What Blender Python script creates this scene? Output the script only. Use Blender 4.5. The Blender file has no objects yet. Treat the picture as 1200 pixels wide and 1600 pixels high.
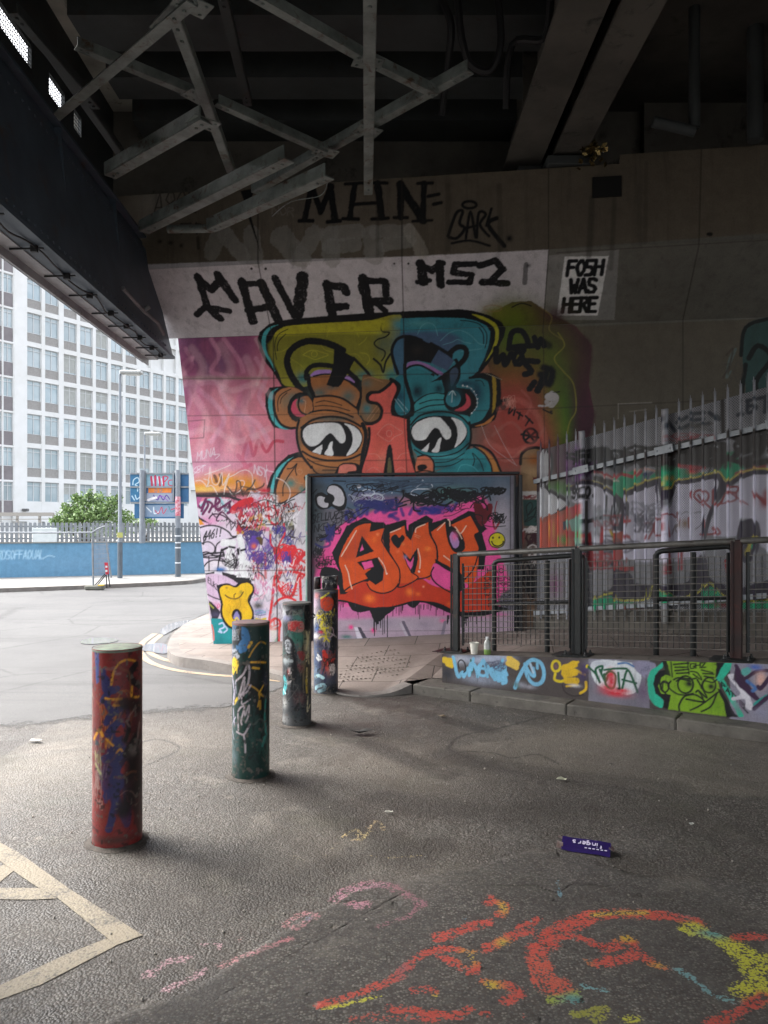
import bpy, math, random, re
import numpy as np
from mathutils import Vector, Matrix
R = math.radians
scn = bpy.context.scene
COL = scn.collection
# ---------------------------------------------------------------- camera, sky, sun, exposure
CAMZ = 1.63
HOR = 821.0          # row of the horizon in the 1200 x 1600 photograph
cam_d = bpy.data.cameras.new('camera')
cam = bpy.data.objects.new('camera', cam_d)
COL.objects.link(cam)
cam.location = (0, 0, CAMZ)
cam.rotation_euler = (R(90), 0, 0)
cam_d.sensor_fit = 'HORIZONTAL'
cam_d.sensor_width = 36.0
cam_d.lens = 36.0
cam_d.shift_y = 21.0/1200.0
cam_d.clip_start = 0.05
cam_d.clip_end = 2000
scn.camera = cam
SUN_EL, SUN_AZ = R(50), R(292)          # azimuth the light comes from, clockwise from +Y (left, a little ahead)
world = bpy.data.worlds.new('World')
scn.world = world
world.use_nodes = True
nt = world.node_tree
bg = nt.nodes['Background']
sky = nt.nodes.new('ShaderNodeTexSky')
sky.sky_type = 'NISHITA'
sky.sun_disc = False
sky.sun_elevation = SUN_EL
sky.sun_rotation = SUN_AZ
sky.air_density = 1.0
sky.dust_density = 4.0
sky.ozone_density = 1.0
hs = nt.nodes.new('ShaderNodeHueSaturation')
hs.inputs['Saturation'].default_value = 0.3
nt.links.new(sky.outputs[0], hs.inputs['Color'])
nt.links.new(hs.outputs[0], bg.inputs['Color'])
bg.inputs['Strength'].default_value = 0.15
sun_d = bpy.data.lights.new('sun', 'SUN')
sun_d.energy = 0.5
sun_d.angle = R(24)
sun_d.color = (1.0, 0.965, 0.92)
sun = bpy.data.objects.new('sun', sun_d)
COL.objects.link(sun)
sd = Vector((math.sin(SUN_AZ)*math.cos(SUN_EL), math.cos(SUN_AZ)*math.cos(SUN_EL), math.sin(SUN_EL)))
sun.rotation_euler = (-sd).to_track_quat('-Z', 'Y').to_euler()
sun.location = sd*60
scn.view_settings.view_transform = 'Standard'
scn.view_settings.look = 'None'
scn.view_settings.exposure = 2.45
scn.view_settings.gamma = 1.0
scn.view_settings.use_curve_mapping = False
scn.cycles.max_bounces = 8
scn.cycles.diffuse_bounces = 6
scn.cycles.use_adaptive_sampling = True
scn.cycles.use_denoising = True
# ---------------------------------------------------------------- helpers
def at(x, y, Y):
    """point at depth Y that the photograph shows at pixel (x, y)"""
    return Vector(((x-600.0)/1200.0*Y, Y, CAMZ+(HOR-y)/1200.0*Y))
def on_z(x, y, z=0.0):
    Y = (CAMZ-z)*1200.0/(y-HOR)
    return Vector(((x-600.0)/1200.0*Y, Y, z))
def lin(h):
    h = h.lstrip('#')
    c = np.array([int(h[i:i+2], 16)/255.0 for i in (0, 2, 4)])
    return np.where(c <= 0.04045, c/12.92, ((c+0.055)/1.055)**2.4)
def rgba(h): return tuple(lin(h))+(1.0,)

class MB:
    def __init__(self): self.v = []; self.f = []; self.mi = []; self.cur = 0
    def add(self, vs, fs):
        n = len(self.v)
        self.v += [Vector(p) for p in vs]
        self.f += [tuple(i+n for i in f) for f in fs]
        self.mi += [self.cur]*len(fs)
        return self
    def hexa(self, p):      # 8 points: bottom ring 0-3, top ring 4-7
        return self.add(p, [(3,2,1,0),(4,5,6,7),(0,1,5,4),(1,2,6,5),(2,3,7,6),(3,0,4,7)])
    def box(self, c, s, ax=None, bev=0.0):
        c = Vector(c); h = [d/2 for d in s]
        A = ax or (Vector((1,0,0)), Vector((0,1,0)), Vector((0,0,1)))
        if bev <= 0:
            pts = [c+A[0]*(h[0]*i)+A[1]*(h[1]*j)+A[2]*(h[2]*k) for k in (-1,1) for i,j in ((-1,-1),(1,-1),(1,1),(-1,1))]
            return self.hexa(pts)
        b = min(bev, *[q*0.95 for q in h])
        rings = []
        for k, zz, ins in ((0,-h[2],b),(1,-h[2]+b,0),(2,h[2]-b,0),(3,h[2],b)):
            x, y = h[0]-ins, h[1]-ins
            if ins == 0: q = [(-x+b,-y),(x-b,-y),(x,-y+b),(x,y-b),(x-b,y),(-x+b,y),(-x,y-b),(-x,-y+b)]
            else: q = [(-x,-y)]*1+[(x,-y)]+[(x,-y)]+[(x,y)]+[(x,y)]+[(-x,y)]+[(-x,y)]+[(-x,-y)]
            if ins:
                e = b*0.3
                q = [(-x+e,-y),(x-e,-y),(x,-y+e),(x,y-e),(x-e,y),(-x+e,y),(-x,y-e),(-x,-y+e)]
            rings.append([c+A[0]*a+A[1]*d+A[2]*zz for a, d in q])
        vs = sum(rings, []); fs = [tuple(range(7,-1,-1)), tuple(range(24,32))]
        for r in range(3):
            for i in range(8):
                j = (i+1) % 8
                fs.append((r*8+i, r*8+j, r*8+8+j, r*8+8+i))
        return self.add(vs, fs)
    def bar(self, a, b, w, h, up=Vector((0,0,1)), bev=0.0):
        a, b = Vector(a), Vector(b); d = (b-a); L = d.length; d.normalize()
        s = d.cross(up)
        if s.length < 1e-4: s = d.cross(Vector((1,0,0)))
        s.normalize(); u = s.cross(d).normalized()
        return self.box((a+b)/2, (w, L, h), (s, d, u), bev)
    def tube(self, pts, r, n=10, cap=True, close=False):
        pts = [Vector(p) for p in pts]; rr = r if isinstance(r, (list, tuple)) else [r]*len(pts)
        vs = []; ref = None
        for i, p in enumerate(pts):
            if close: t = pts[(i+1) % len(pts)]-pts[i-1]
            else: t = pts[min(i+1, len(pts)-1)]-pts[max(i-1, 0)]
            t.normalize()
            if ref is None:
                ref = Vector((0,0,1)) if abs(t.z) < .9 else Vector((1,0,0))
            s = t.cross(ref)
            if s.length < 1e-5: s = t.cross(Vector((0,1,0)))
            s.normalize(); u = s.cross(t).normalized(); ref = u
            for k in range(n):
                a = 2*math.pi*k/n
                vs.append(p+s*(math.cos(a)*rr[i])+u*(math.sin(a)*rr[i]))
        fs = []
        m = len(pts)
        for i in range(m if close else m-1):
            for k in range(n):
                k2 = (k+1) % n; i2 = (i+1) % m
                fs.append((i*n+k, i*n+k2, i2*n+k2, i2*n+k))
        if cap and not close: fs += [tuple(range(n-1,-1,-1)), tuple((m-1)*n+k for k in range(n))]
        return self.add(vs, fs)
    def lathe(self, base, prof, n=32):
        base = Vector(base); vs = []; fs = []
        for r, z in prof:
            for k in range(n):
                a = 2*math.pi*k/n
                vs.append(base+Vector((math.cos(a)*r, math.sin(a)*r, z)))
        for i in range(len(prof)-1):
            for k in range(n):
                k2 = (k+1) % n
                fs.append((i*n+k, i*n+k2, (i+1)*n+k2, (i+1)*n+k))
        if prof[0][0] > 1e-5: fs.append(tuple(range(n-1,-1,-1)))
        if prof[-1][0] > 1e-5: fs.append(tuple((len(prof)-1)*n+k for k in range(n)))
        return self.add(vs, fs)
    def sheet(self, A, B):  # ruled surface between two polylines
        n = len(A); vs = list(A)+list(B)
        return self.add(vs, [(i, i+1, n+i+1, n+i) for i in range(n-1)])
    def build(self, name, mat, parent=None, smooth=False, local=False):
        me = bpy.data.meshes.new(name)
        off = Vector(parent.location) if (parent is not None and not local) else Vector((0,0,0))
        if parent is not None and not local:
            q = parent.parent
            while q is not None: off = off+Vector(q.location); q = q.parent
        me.from_pydata([tuple(p-off) for p in self.v], [], self.f)
        for m in (mat if isinstance(mat, (list, tuple)) else [mat]): me.materials.append(m)
        if any(self.mi): me.polygons.foreach_set('material_index', self.mi)
        if smooth: me.polygons.foreach_set('use_smooth', [True]*len(me.polygons))
        me.update()
        o = bpy.data.objects.new(name, me); COL.objects.link(o)
        if parent is not None: o.parent = parent
        return o
def smooth_by_angle(o, ang=40):
    o.data.polygons.foreach_set('use_smooth', [True]*len(o.data.polygons))
    try: o.data.set_sharp_from_angle(angle=R(ang))
    except Exception: pass
def tag(o, label=None, cat=None, group=None, kind=None):
    if label: o['label'] = label
    if cat: o['category'] = cat
    if group: o['group'] = group
    if kind: o['kind'] = kind
    return o
def thing(name, loc, label, cat, group=None):
    o = bpy.data.objects.new(name, None); COL.objects.link(o)
    o.empty_display_size = 0.2
    o.location = loc
    return tag(o, label, cat, group)
def kids(o): return [c for c in bpy.data.objects if c.parent == o]
def copy_tree(o, parent=None):
    c = o.copy(); COL.objects.link(c)
    if parent is not None: c.parent = parent
    for ch in kids(o): copy_tree(ch, c)
    return c
def smoothpath(p, k=6, close=False):
    p = [np.array(q, float) for q in p]; n = len(p)
    if n < 3: return np.array(p)
    out = []
    rng = range(n if close else n-1)
    for i in rng:
        if close: a, b, c, d = p[i-1], p[i], p[(i+1) % n], p[(i+2) % n]
        else: a, b, c, d = p[max(i-1,0)], p[i], p[i+1], p[min(i+2,n-1)]
        for j in range(k):
            t = j/k
            out.append(0.5*((2*b)+(c-a)*t+(2*a-5*b+4*c-d)*t*t+(3*b-a-3*c+d)*t**3))
    if not close: out.append(p[-1])
    return np.array(out)

# ---------------------------------------------------------------- materials
def N(nt, t, **kw):
    n = nt.nodes.new(t)
    for k, v in kw.items():
        if k.startswith('i_'): n.inputs[k[2:].replace('_', ' ')].default_value = v
        else: setattr(n, k, v)
    return n
def ramp(nt, fac, stops):
    r = nt.nodes.new('ShaderNodeValToRGB'); e = r.color_ramp.elements
    while len(e) < len(stops): e.new(0.5)
    for s, (p, c) in zip(e, stops): s.position = p; s.color = c if len(c) == 4 else tuple(c)+(1,)
    nt.links.new(fac, r.inputs[0]); return r.outputs[0]
def mix(nt, fac, a, b, mode='MIX'):
    m = nt.nodes.new('ShaderNodeMix'); m.data_type = 'RGBA'; m.blend_type = mode
    for s, v in ((m.inputs[0], fac), (m.inputs[6], a), (m.inputs[7], b)):
        if hasattr(v, 'links') or hasattr(v, 'is_linked'): nt.links.new(v, s)
        else: s.default_value = v
    return m.outputs[2]
def math_(nt, op, a, b=None, clamp=False):
    m = nt.nodes.new('ShaderNodeMath'); m.operation = op; m.use_clamp = clamp
    for s, v in zip(m.inputs, (a, b)):
        if v is None: continue
        if hasattr(v, 'is_linked'): nt.links.new(v, s)
        else: s.default_value = v
    return m.outputs[0]
def newmat(name):
    m = bpy.data.materials.new(name); m.use_nodes = True
    nt = m.node_tree; p = nt.nodes['Principled BSDF']
    return m, nt, p
def pos(nt): return nt.nodes.new('ShaderNodeNewGeometry').outputs['Position']
def noise(nt, co, scale, detail=4, rough=0.6, dist=0.0):
    n = N(nt, 'ShaderNodeTexNoise'); n.inputs['Scale'].default_value = scale
    n.inputs['Detail'].default_value = detail; n.inputs['Roughness'].default_value = rough
    n.inputs['Distortion'].default_value = dist
    nt.links.new(co, n.inputs['Vector']); return n.outputs['Fac']
def bump(nt, p, h, strength, dist):
    b = nt.nodes.new('ShaderNodeBump'); b.inputs['Strength'].default_value = strength; b.inputs['Distance'].default_value = dist
    nt.links.new(h, b.inputs['Height'])
    prev = p.inputs['Normal'].links
    if prev: nt.links.new(prev[0].from_socket, b.inputs['Normal'])
    nt.links.new(b.outputs[0], p.inputs['Normal'])
def simple(name, c1, c2=None, rough=0.6, metal=0.0, scale=3.0, bscale=60.0, bstr=0.15, spec=0.5, c3=None, s3=12.0, amt3=0.5):
    """two-tone mottled surface, fine bump; c3 = blotches such as rust or dirt"""
    m, nt, p = newmat(name); co = pos(nt)
    c2 = c2 or c1
    f = noise(nt, co, scale, 6, 0.65)
    col = mix(nt, ramp(nt, f, [(0.35, (0,0,0)), (0.65, (1,1,1))]), rgba(c1), rgba(c2))
    if c3:
        g = noise(nt, co, s3, 8, 0.7, 0.6)
        t = ramp(nt, g, [(0.5+0.12*(1-amt3), (0,0,0)), (0.62+0.12*(1-amt3), (1,1,1))])
        col = mix(nt, t, col, rgba(c3))
    nt.links.new(col, p.inputs['Base Color'])
    p.inputs['Roughness'].default_value = rough; p.inputs['Metallic'].default_value = metal
    p.inputs['Specular IOR Level'].default_value = spec
    if bstr > 0: bump(nt, p, noise(nt, co, bscale, 6, 0.7), bstr, 0.01)
    return m
def painted(name, rough=0.62, bscale=40.0, bstr=0.25, bdist=0.008, grime='4a4238', gamt=0.3, block=None, perf=False, streak=True):
    """a surface whose paint is in its 'Col' attribute, over fine surface relief with grime and streaks"""
    m, nt, p = newmat(name); co = pos(nt)
    a = N(nt, 'ShaderNodeAttribute', attribute_name='Col')
    col = a.outputs['Color']
    f = noise(nt, co, 7.0, 8, 0.7)
    col = mix(nt, ramp(nt, f, [(0.4, (0.80,0.80,0.80)), (0.62, (1.06,1.06,1.06))]), (0,0,0,1), col, 'MIX') if False else mix(nt, 1.0, col, ramp(nt, f, [(0.33, (0.78,0.78,0.78)), (0.66, (1.0,1.0,1.0))]), 'MULTIPLY')
    if streak:
        mp = N(nt, 'ShaderNodeMapping'); mp.inputs['Scale'].default_value = (9, 9, 0.7); nt.links.new(co, mp.inputs[0])
        s = noise(nt, mp.outputs[0], 1.0, 6, 0.7)
        col = mix(nt, math_(nt, 'MULTIPLY', ramp(nt, s, [(0.52, (0,0,0)), (0.8, (1,1,1))]), gamt), col, rgba(grime))
    g = noise(nt, co, 90.0, 3, 0.6)
    col = mix(nt, 1.0, col, ramp(nt, g, [(0.25, (0.80,0.80,0.80)), (0.55, (1,1,1))]), 'MULTIPLY')
    if perf:
        uv = N(nt, 'ShaderNodeAttribute', attribute_name='puv')
        mp = N(nt, 'ShaderNodeMapping'); mp.inputs['Scale'].default_value = (55, 55, 55); mp.inputs['Rotation'].default_value = (0,0,R(45))
        nt.links.new(uv.outputs['Vector'], mp.inputs[0])
        v = N(nt, 'ShaderNodeTexVoronoi'); v.inputs['Scale'].default_value = 1.0; v.inputs['Randomness'].default_value = 0.0
        nt.links.new(mp.outputs[0], v.inputs['Vector'])
        h = ramp(nt, v.outputs['Distance'], [(0.26, (0.10,0.10,0.10)), (0.34, (1,1,1))])
        col = mix(nt, 1.0, col, h, 'MULTIPLY')
    nt.links.new(col, p.inputs['Base Color'])
    p.inputs['Roughness'].default_value = rough
    p.inputs['Specular IOR Level'].default_value = 0.35
    h = noise(nt, co, bscale, 8, 0.7)
    bump(nt, p, h, bstr, bdist)
    return m

# ---------------------------------------------------------------- paint: strokes and fills laid on real surfaces
PAL = dict(k='101014', w='e4dee2', W='f4f0f2', O='b9b22c', o='8f8a2e', T='4fb0b4', t='2f8c96', u='1b5566', n='10222c', B='bd7847', b='a0663f', L='b48ad0',
    P='e0809c', p='c4587c', v='7a3f66', R='e8655a', r='cc2a34', d='7c1f2c', g='3f7a28', G='12a070', y='e8c62c', Y='f0b818', S='7a8da8', s='5c7088', m='f0509a',
    M='e23a86', A='e2551c', a='b83a14', V='5a3a96', H='2b2f86', c='8fd0e8', N='2c2238', x='8a7d70', X='6c665c', e='9a9690', F='d9c9d6', q='f2a0b8', i='5a2c3e', j='6f8a1e', E='7fc41e')
FONT = {'A':'00 49 80;23 63','B':'00 09 69 77 55 05;55 83 70 00','C':'88 59 19 06 03 10 60 82','D':'00 09 59 86 83 50 00','E':'80 00 09 89;05 65','F':'00 09 89;05 65','G':'88 59 19 06 03 10 60 83 84 54','H':'00 09;80 89;05 85','I':'40 49;20 60;29 69','K':'00 09;89 04 80','L':'09 00 80','M':'00 09 44 89 80','N':'00 09 80 89','O':'30 04 06 39 59 86 83 50 30','P':'00 09 69 87 66 04','R':'00 09 69 87 66 04;44 80','S':'88 59 19 07 15 64 82 60 10 01','T':'40 49;09 89','U':'09 03 20 60 83 89','V':'09 40 89','W':'09 20 45 60 89','X':'00 89;09 80','Y':'09 45 89;45 40','Z':'09 89 00 80','!':'43 49;40 41','5':'89 09 05 55 83 60 00','4':'60 69 03 83','6':'79 26 03 20 60 83 65 14','2':'07 29 69 87 00 80','0':'30 04 06 39 59 86 83 50 30','8':'44 06 29 69 86 44 02 20 60 82 44','.':'40 41','1':'27 49 40',"3":'09 79 45 82 60 00','Q':'30 04 06 39 59 86 83 50 30;53 90','J':'79 72 50 10 02','=':'03 83;06 86','?':'07 29 69 87 44 43;40 41'}
_rn = np.random.RandomState(7)
def vnoise(shape, cell, seed=0):
    rs = np.random.RandomState(seed)
    h, w = shape; gh, gw = int(h/cell)+3, int(w/cell)+3
    g = rs.rand(gh, gw)
    y = np.arange(h)/cell; x = np.arange(w)/cell
    yi, xi = y.astype(int), x.astype(int); fy, fx = (y-yi)[:,None], (x-xi)[None,:]
    fy = fy*fy*(3-2*fy); fx = fx*fx*(3-2*fx)
    a = g[yi][:,xi]; b = g[yi][:,xi+1]; c = g[yi+1][:,xi]; d = g[yi+1][:,xi+1]
    return (a*(1-fx)+b*fx)*(1-fy)+(c*(1-fx)+d*fx)*fy
class Canvas:
    """a paintable face: a regular grid in metres (u along, v up) on a plane, or round a cylinder"""
    def __init__(s, O, U, V, u0, u1, v0, v1, res, base, cyl=None):
        s.O, s.U, s.V = Vector(O), Vector(U).normalized(), Vector(V).normalized()
        s.N = s.U.cross(s.V).normalized(); s.cyl = cyl
        s.u0, s.v0, s.res = u0, v0, res
        s.nu = int(round((u1-u0)/res))+1; s.nv = int(round((v1-v0)/res))+1
        s.C = np.empty((s.nv, s.nu, 3)); s.C[:] = lin(base)
        s.A = np.zeros((s.nv, s.nu))
        s.n1 = vnoise((s.nv, s.nu), 0.022/res, 3)-0.5
        s.n2 = vnoise((s.nv, s.nu), 0.007/res+1.0, 4)-0.5
        s.n3 = vnoise((s.nv, s.nu), 0.06/res+1.0, 5)-0.5
    def uv(s, x, y):
        d = Vector(((x-600)/1200, 1.0, (HOR-y)/1200)); o = Vector((0,0,CAMZ))
        if s.cyl:
            cx, cy, r = s.cyl
            a = d.x*d.x+d.y*d.y; b = -2*(d.x*cx+d.y*cy); c = cx*cx+cy*cy-r*r
            q = b*b-4*a*c
            if q < 0:
                t = -b/(2*a); p = o+d*t
                vx, vy = p.x-cx, p.y-cy; l = math.hypot(vx, vy)
                ex = l-r; ang = math.atan2(vx, -vy)
                return (r*ang+(ex if ang > 0 else -ex), p.z)
            t = (-b-math.sqrt(q))/(2*a); p = o+d*t
            return (r*math.atan2(p.x-cx, -(p.y-cy)), p.z)
        den = d.dot(s.N)
        if abs(den) < 1e-6: return None
        t = (s.O-o).dot(s.N)/den
        if t <= 0.2 or t > 400: return None
        p = o+d*t-s.O
        return (p.dot(s.U), p.dot(s.V))
    def comp(s, sl, al, col):
        a = np.clip(al, 0, 1)
        c = s.C[sl]; s.C[sl] = c*(1-a[...,None])+col*a[...,None]
        s.A[sl] = np.maximum(s.A[sl], a)
    def slc(s, pts, pad):
        lo = pts.min(0)-pad; hi = pts.max(0)+pad
        i0 = max(0, int((lo[0]-s.u0)/s.res)); i1 = min(s.nu, int((hi[0]-s.u0)/s.res)+2)
        j0 = max(0, int((lo[1]-s.v0)/s.res)); j1 = min(s.nv, int((hi[1]-s.v0)/s.res)+2)
        if i1 <= i0 or j1 <= j0: return None
        uu = s.u0+np.arange(i0, i1)*s.res; vv = s.v0+np.arange(j0, j1)*s.res
        return (slice(j0, j1), slice(i0, i1)), uu[None,:], vv[:,None]
    def stroke(s, pts, w, col, al=1.0, soft=0.0, dry=0.0):
        pad = w/2+soft+0.02
        q = s.slc(pts, pad)
        if q is None: return
        sl, uu, vv = q
        D = np.full((vv.shape[0], uu.shape[1]), 9.0)
        j00, i00 = sl[0].start, sl[1].start
        segs = zip(pts[:-1], pts[1:]) if len(pts) > 1 else [(pts[0], pts[0])]
        for a, b in segs:
            k = s.slc(np.array([a, b]), pad)
            if k is None: continue
            s2, u2, v2 = k
            dx, dy = b-a; L = dx*dx+dy*dy
            t = np.clip(((u2-a[0])*dx+(v2-a[1])*dy)/L, 0, 1) if L > 1e-12 else 0.0
            d = np.hypot(u2-a[0]-t*dx, v2-a[1]-t*dy)
            z = (slice(s2[0].start-j00, s2[0].stop-j00), slice(s2[1].start-i00, s2[1].stop-i00))
            D[z] = np.minimum(D[z], d)
        D = D+s.n1[sl]*w*0.10
        if dry: D = D+(s.n2[sl]*0.14+s.n3[sl]*0.42)*w*dry-w*0.07
        aa = max(s.res*1.1, soft)
        a = np.clip((w/2-D)/aa+0.5, 0, 1)
        if soft: a = a*a*(3-2*a)
        if dry: a = a*np.clip(1.14+s.n2[sl]*1.0*dry+s.n3[sl]*0.6*dry, 0, 1)
        s.comp(sl, a*al, col)
    def fill(s, pts, col, al=1.0, soft=0.0):
        q = s.slc(pts, soft+s.res*2)
        if q is None: return
        sl, uu, vv = q
        ins = np.zeros((vv.shape[0], uu.shape[1]), bool); D = np.full(ins.shape, 9.0)
        n = len(pts)
        for i in range(n):
            a, b = pts[i], pts[(i+1) % n]
            dx, dy = b-a
            if abs(dy) > 1e-12:
                c = ((a[1] > vv) != (b[1] > vv)) & (uu < (vv-a[1])*dx/dy+a[0])
                ins ^= c
            L = dx*dx+dy*dy
            if L < 1e-14: continue
            t = np.clip(((uu-a[0])*dx+(vv-a[1])*dy)/L, 0, 1)
            D = np.minimum(D, np.hypot(uu-a[0]-t*dx, vv-a[1]-t*dy))
        sd = np.where(ins, D, -D)+s.n1[sl]*0.006
        a = np.clip(sd/max(s.res*1.1, soft)+0.5, 0, 1)
        s.comp(sl, a*al, col)
    def blob(s, c, rx, ry, col, al):
        p = np.array([c-np.array([rx, ry])*1.9, c+np.array([rx, ry])*1.9])
        q = s.slc(p, 0)
        if q is None: return
        sl, uu, vv = q
        d2 = ((uu-c[0])/rx)**2+((vv-c[1])/ry)**2
        a = np.exp(-d2*1.1)-np.exp(-1.1*3.6)
        s.comp(sl, np.clip(a*al*1.15, 0, 1)*np.clip(1+s.n2[sl]*0.25, 0, 1.2), col)
    def draw(s, txt):
        ox, oy, sc = 0.0, 0.0, 1.0
        for line in txt.strip().splitlines():
            k = line.split()
            if not k or k[0] == '#': continue
            if k[0] == '@': ox, oy, sc = map(float, k[1:4]); continue
            op, c = k[0], k[1]; al = 1.0
            if ':' in c: c, a_ = c.split(':'); al = float(a_)
            col = lin(PAL.get(c, c))
            m = lambda x, y: s.uv(ox+x/sc, oy+y/sc)
            def path(v, smooth, close=False):
                p = list(zip(v[0::2], v[1::2]))
                if smooth: p = smoothpath(p, 5, close)
                q = [m(a, b) for a, b in p]
                if any(z is None for z in q): return None
                return np.array(q)
            def wid(x, y, w):
                a, b, d = m(x, y), m(x+1, y), m(x, y+1)
                if a is None or b is None or d is None: return None
                return w*0.5*(math.dist(a, b)+math.dist(a, d))
            if op in 'sldz' or op == 'dz':
                w = float(k[2]); v = list(map(float, k[3:]))
                P = path(v, op in 'sz'); W = wid(v[0], v[1], w)
                if P is None or W is None: continue
                s.stroke(P, W, col, al, soft=W*0.55 if op == 'z' else 0, dry=0.45 if op == 'd' else 0)
            elif op in 'fpF':
                v = list(map(float, k[2:])); P = path(v, op in 'fF', True)
                if P is None: continue
                s.fill(P, col, al, soft=0.05 if op == 'F' else 0)
            elif op == 'b':
                x, y, rx, ry = map(float, k[2:6]); a = float(k[6]) if len(k) > 6 else 1
                c0, cx, cy = m(x, y), m(x+rx, y), m(x, y-ry)
                if None in (c0, cx, cy): continue
                s.blob(np.array(c0), max(math.dist(c0, cx), .005), max(math.dist(c0, cy), .005), col, a*al)
            elif op in 'oe':
                if op == 'o': w, x, y, rx, ry = map(float, k[2:7])
                else: x, y, rx, ry = map(float, k[2:6])
                v = []
                for i in range(21):
                    t = 2*math.pi*i/20; v += [x+rx*math.cos(t), y+ry*math.sin(t)]
                P = path(v, False)
                if P is None: continue
                if op == 'o': s.stroke(P, wid(x, y, w), col, al)
                else: s.fill(P[:-1], col, al)
            elif op == 't':
                w, x, y, W_, H_, dy, sl_ = map(float, k[2:9]); word = k[9]; n = len(word)
                cw = W_/(n+0.25*(n-1)) if n else W_
                for i, ch in enumerate(word):
                    for seg in FONT.get(ch, '').split(';'):
                        if not seg.strip(): continue
                        v = []
                        for g in seg.split():
                            gx, gy = int(g[0])/8, int(g[1])/9
                            X = i*cw*1.25+gx*cw
                            v += [x+X+gy*sl_*H_, y-gy*H_+dy*X/W_]
                        P = path(v, False); Wd = wid(x, y, w)
                        if P is None or Wd is None: continue
                        s.stroke(P, Wd, col, al)
            elif op == 'x':
                w, x, y, rx, ry, n, sd_ = map(float, k[2:9]); rs = np.random.RandomState(int(sd_))
                for _ in range(int(n)):
                    cx_, cy_ = x+(rs.rand()*2-1)*rx*.6, y+(rs.rand()*2-1)*ry*.5
                    ph, fr = rs.rand()*6.28, 1.2+rs.rand()*1.8
                    v = []
                    for i in range(14):
                        t = i/13*6.28*fr/1.6+ph
                        v += [cx_+rx*.42*(math.sin(t*1.0)+.5*math.sin(2.3*t+ph)), cy_+ry*.55*math.cos(t*1.7+ph)]
                    P = path(v, True); Wd = wid(x, y, w)
                    if P is None or Wd is None: continue
                    s.stroke(P, Wd, col, al)
            elif op == 'q':     # quick illegible hand-style: colour, width, x, y, half-width, half-height, number, seed
                w, x, y, rx, ry, n, sd_ = map(float, k[2:9]); rs = np.random.RandomState(int(sd_))
                for _ in range(int(n)):
                    cx_, cy_ = x+(rs.rand()*2-1)*rx, y+(rs.rand()*2-1)*ry
                    hh = ry*(.12+.18*rs.rand()); st = hh*(.35+.4*rs.rand()); up_ = 1; v = []; tilt = rs.normal()*.15
                    for i in range(rs.randint(4, 9)):
                        v += [cx_+i*st+rs.normal()*st*.35, cy_+up_*hh*(.1+1.2*rs.rand())-i*st*tilt]; up_ = -up_
                    P = path(v, rs.rand() < .6); Wd = wid(x, y, w*(.6+.8*rs.rand()))
                    if P is None or Wd is None: continue
                    s.stroke(P, Wd, col, al)
            elif op == 'D':     # drips: colour, x0, x1, y, mean length, width, number, seed
                x0, x1, y, Lm, w, n, sd_ = map(float, k[2:9]); rs = np.random.RandomState(int(sd_))
                for _ in range(int(n)):
                    xx = x0+(x1-x0)*rs.rand(); L = Lm*(0.3+rs.rand()*1.2)
                    P = path([xx, y, xx+rs.rand()*2-1, y+L], False); Wd = wid(xx, y, w*(.6+.6*rs.rand()))
                    if P is None: continue
                    s.stroke(P, Wd, col, al)
        return s
    def sample(s, P):
        """paint colour at world points lying on (or near) the face"""
        P = np.asarray(P)-np.array(s.O)
        u = P@np.array(s.U); v = P@np.array(s.V)
        i = np.clip(((u-s.u0)/s.res).round().astype(int), 0, s.nu-1); j = np.clip(((v-s.v0)/s.res).round().astype(int), 0, s.nv-1)
        return s.C[j, i]
    def mesh(s, name, mat, parent=None, left=None, top=None, bottom=None, right=None, smooth=False):
        u = s.u0+np.arange(s.nu)*s.res; v = s.v0+np.arange(s.nv)*s.res
        UU, VV = np.meshgrid(u, v)
        keep = np.ones((s.nv-1, s.nu-1), bool)
        if s.cyl:
            cx, cy, r = s.cyl; A = UU/r
            X = np.stack([cx+r*np.sin(A), cy-r*np.cos(A), VV], -1)
        else:
            if left is not None:
                L = left(VV); out = UU < L; UU = np.maximum(UU, L); keep &= ~(out[:-1,1:] & out[1:,1:])
            if top is not None:
                T = top(UU); out = VV > T; VV = np.minimum(VV, T); keep &= ~(out[:-1,:-1] & out[:-1,1:])
            if bottom is not None:
                T = bottom(UU); out = VV < T; VV = np.maximum(VV, T); keep &= ~(out[1:,:-1] & out[1:,1:])
            X = np.array(s.O)+UU[...,None]*np.array(s.U)+VV[...,None]*np.array(s.V)
        off = np.array(parent.location) if parent is not None else 0
        j, i = np.nonzero(keep)
        idx = np.arange(s.nv*s.nu).reshape(s.nv, s.nu)
        Q = np.stack([idx[j,i], idx[j,i+1], idx[j+1,i+1], idx[j+1,i]], -1)
        used = np.zeros(s.nv*s.nu, bool); used[Q.ravel()] = True
        rem = np.cumsum(used)-1
        return grid_object(name, mat, (X-off).reshape(-1,3)[used], rem[Q], {'Col': s.C.reshape(-1,3)[used]}, parent,
                           uv=np.stack([UU.ravel()[used], VV.ravel()[used]], -1), smooth=smooth or bool(s.cyl))
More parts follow.
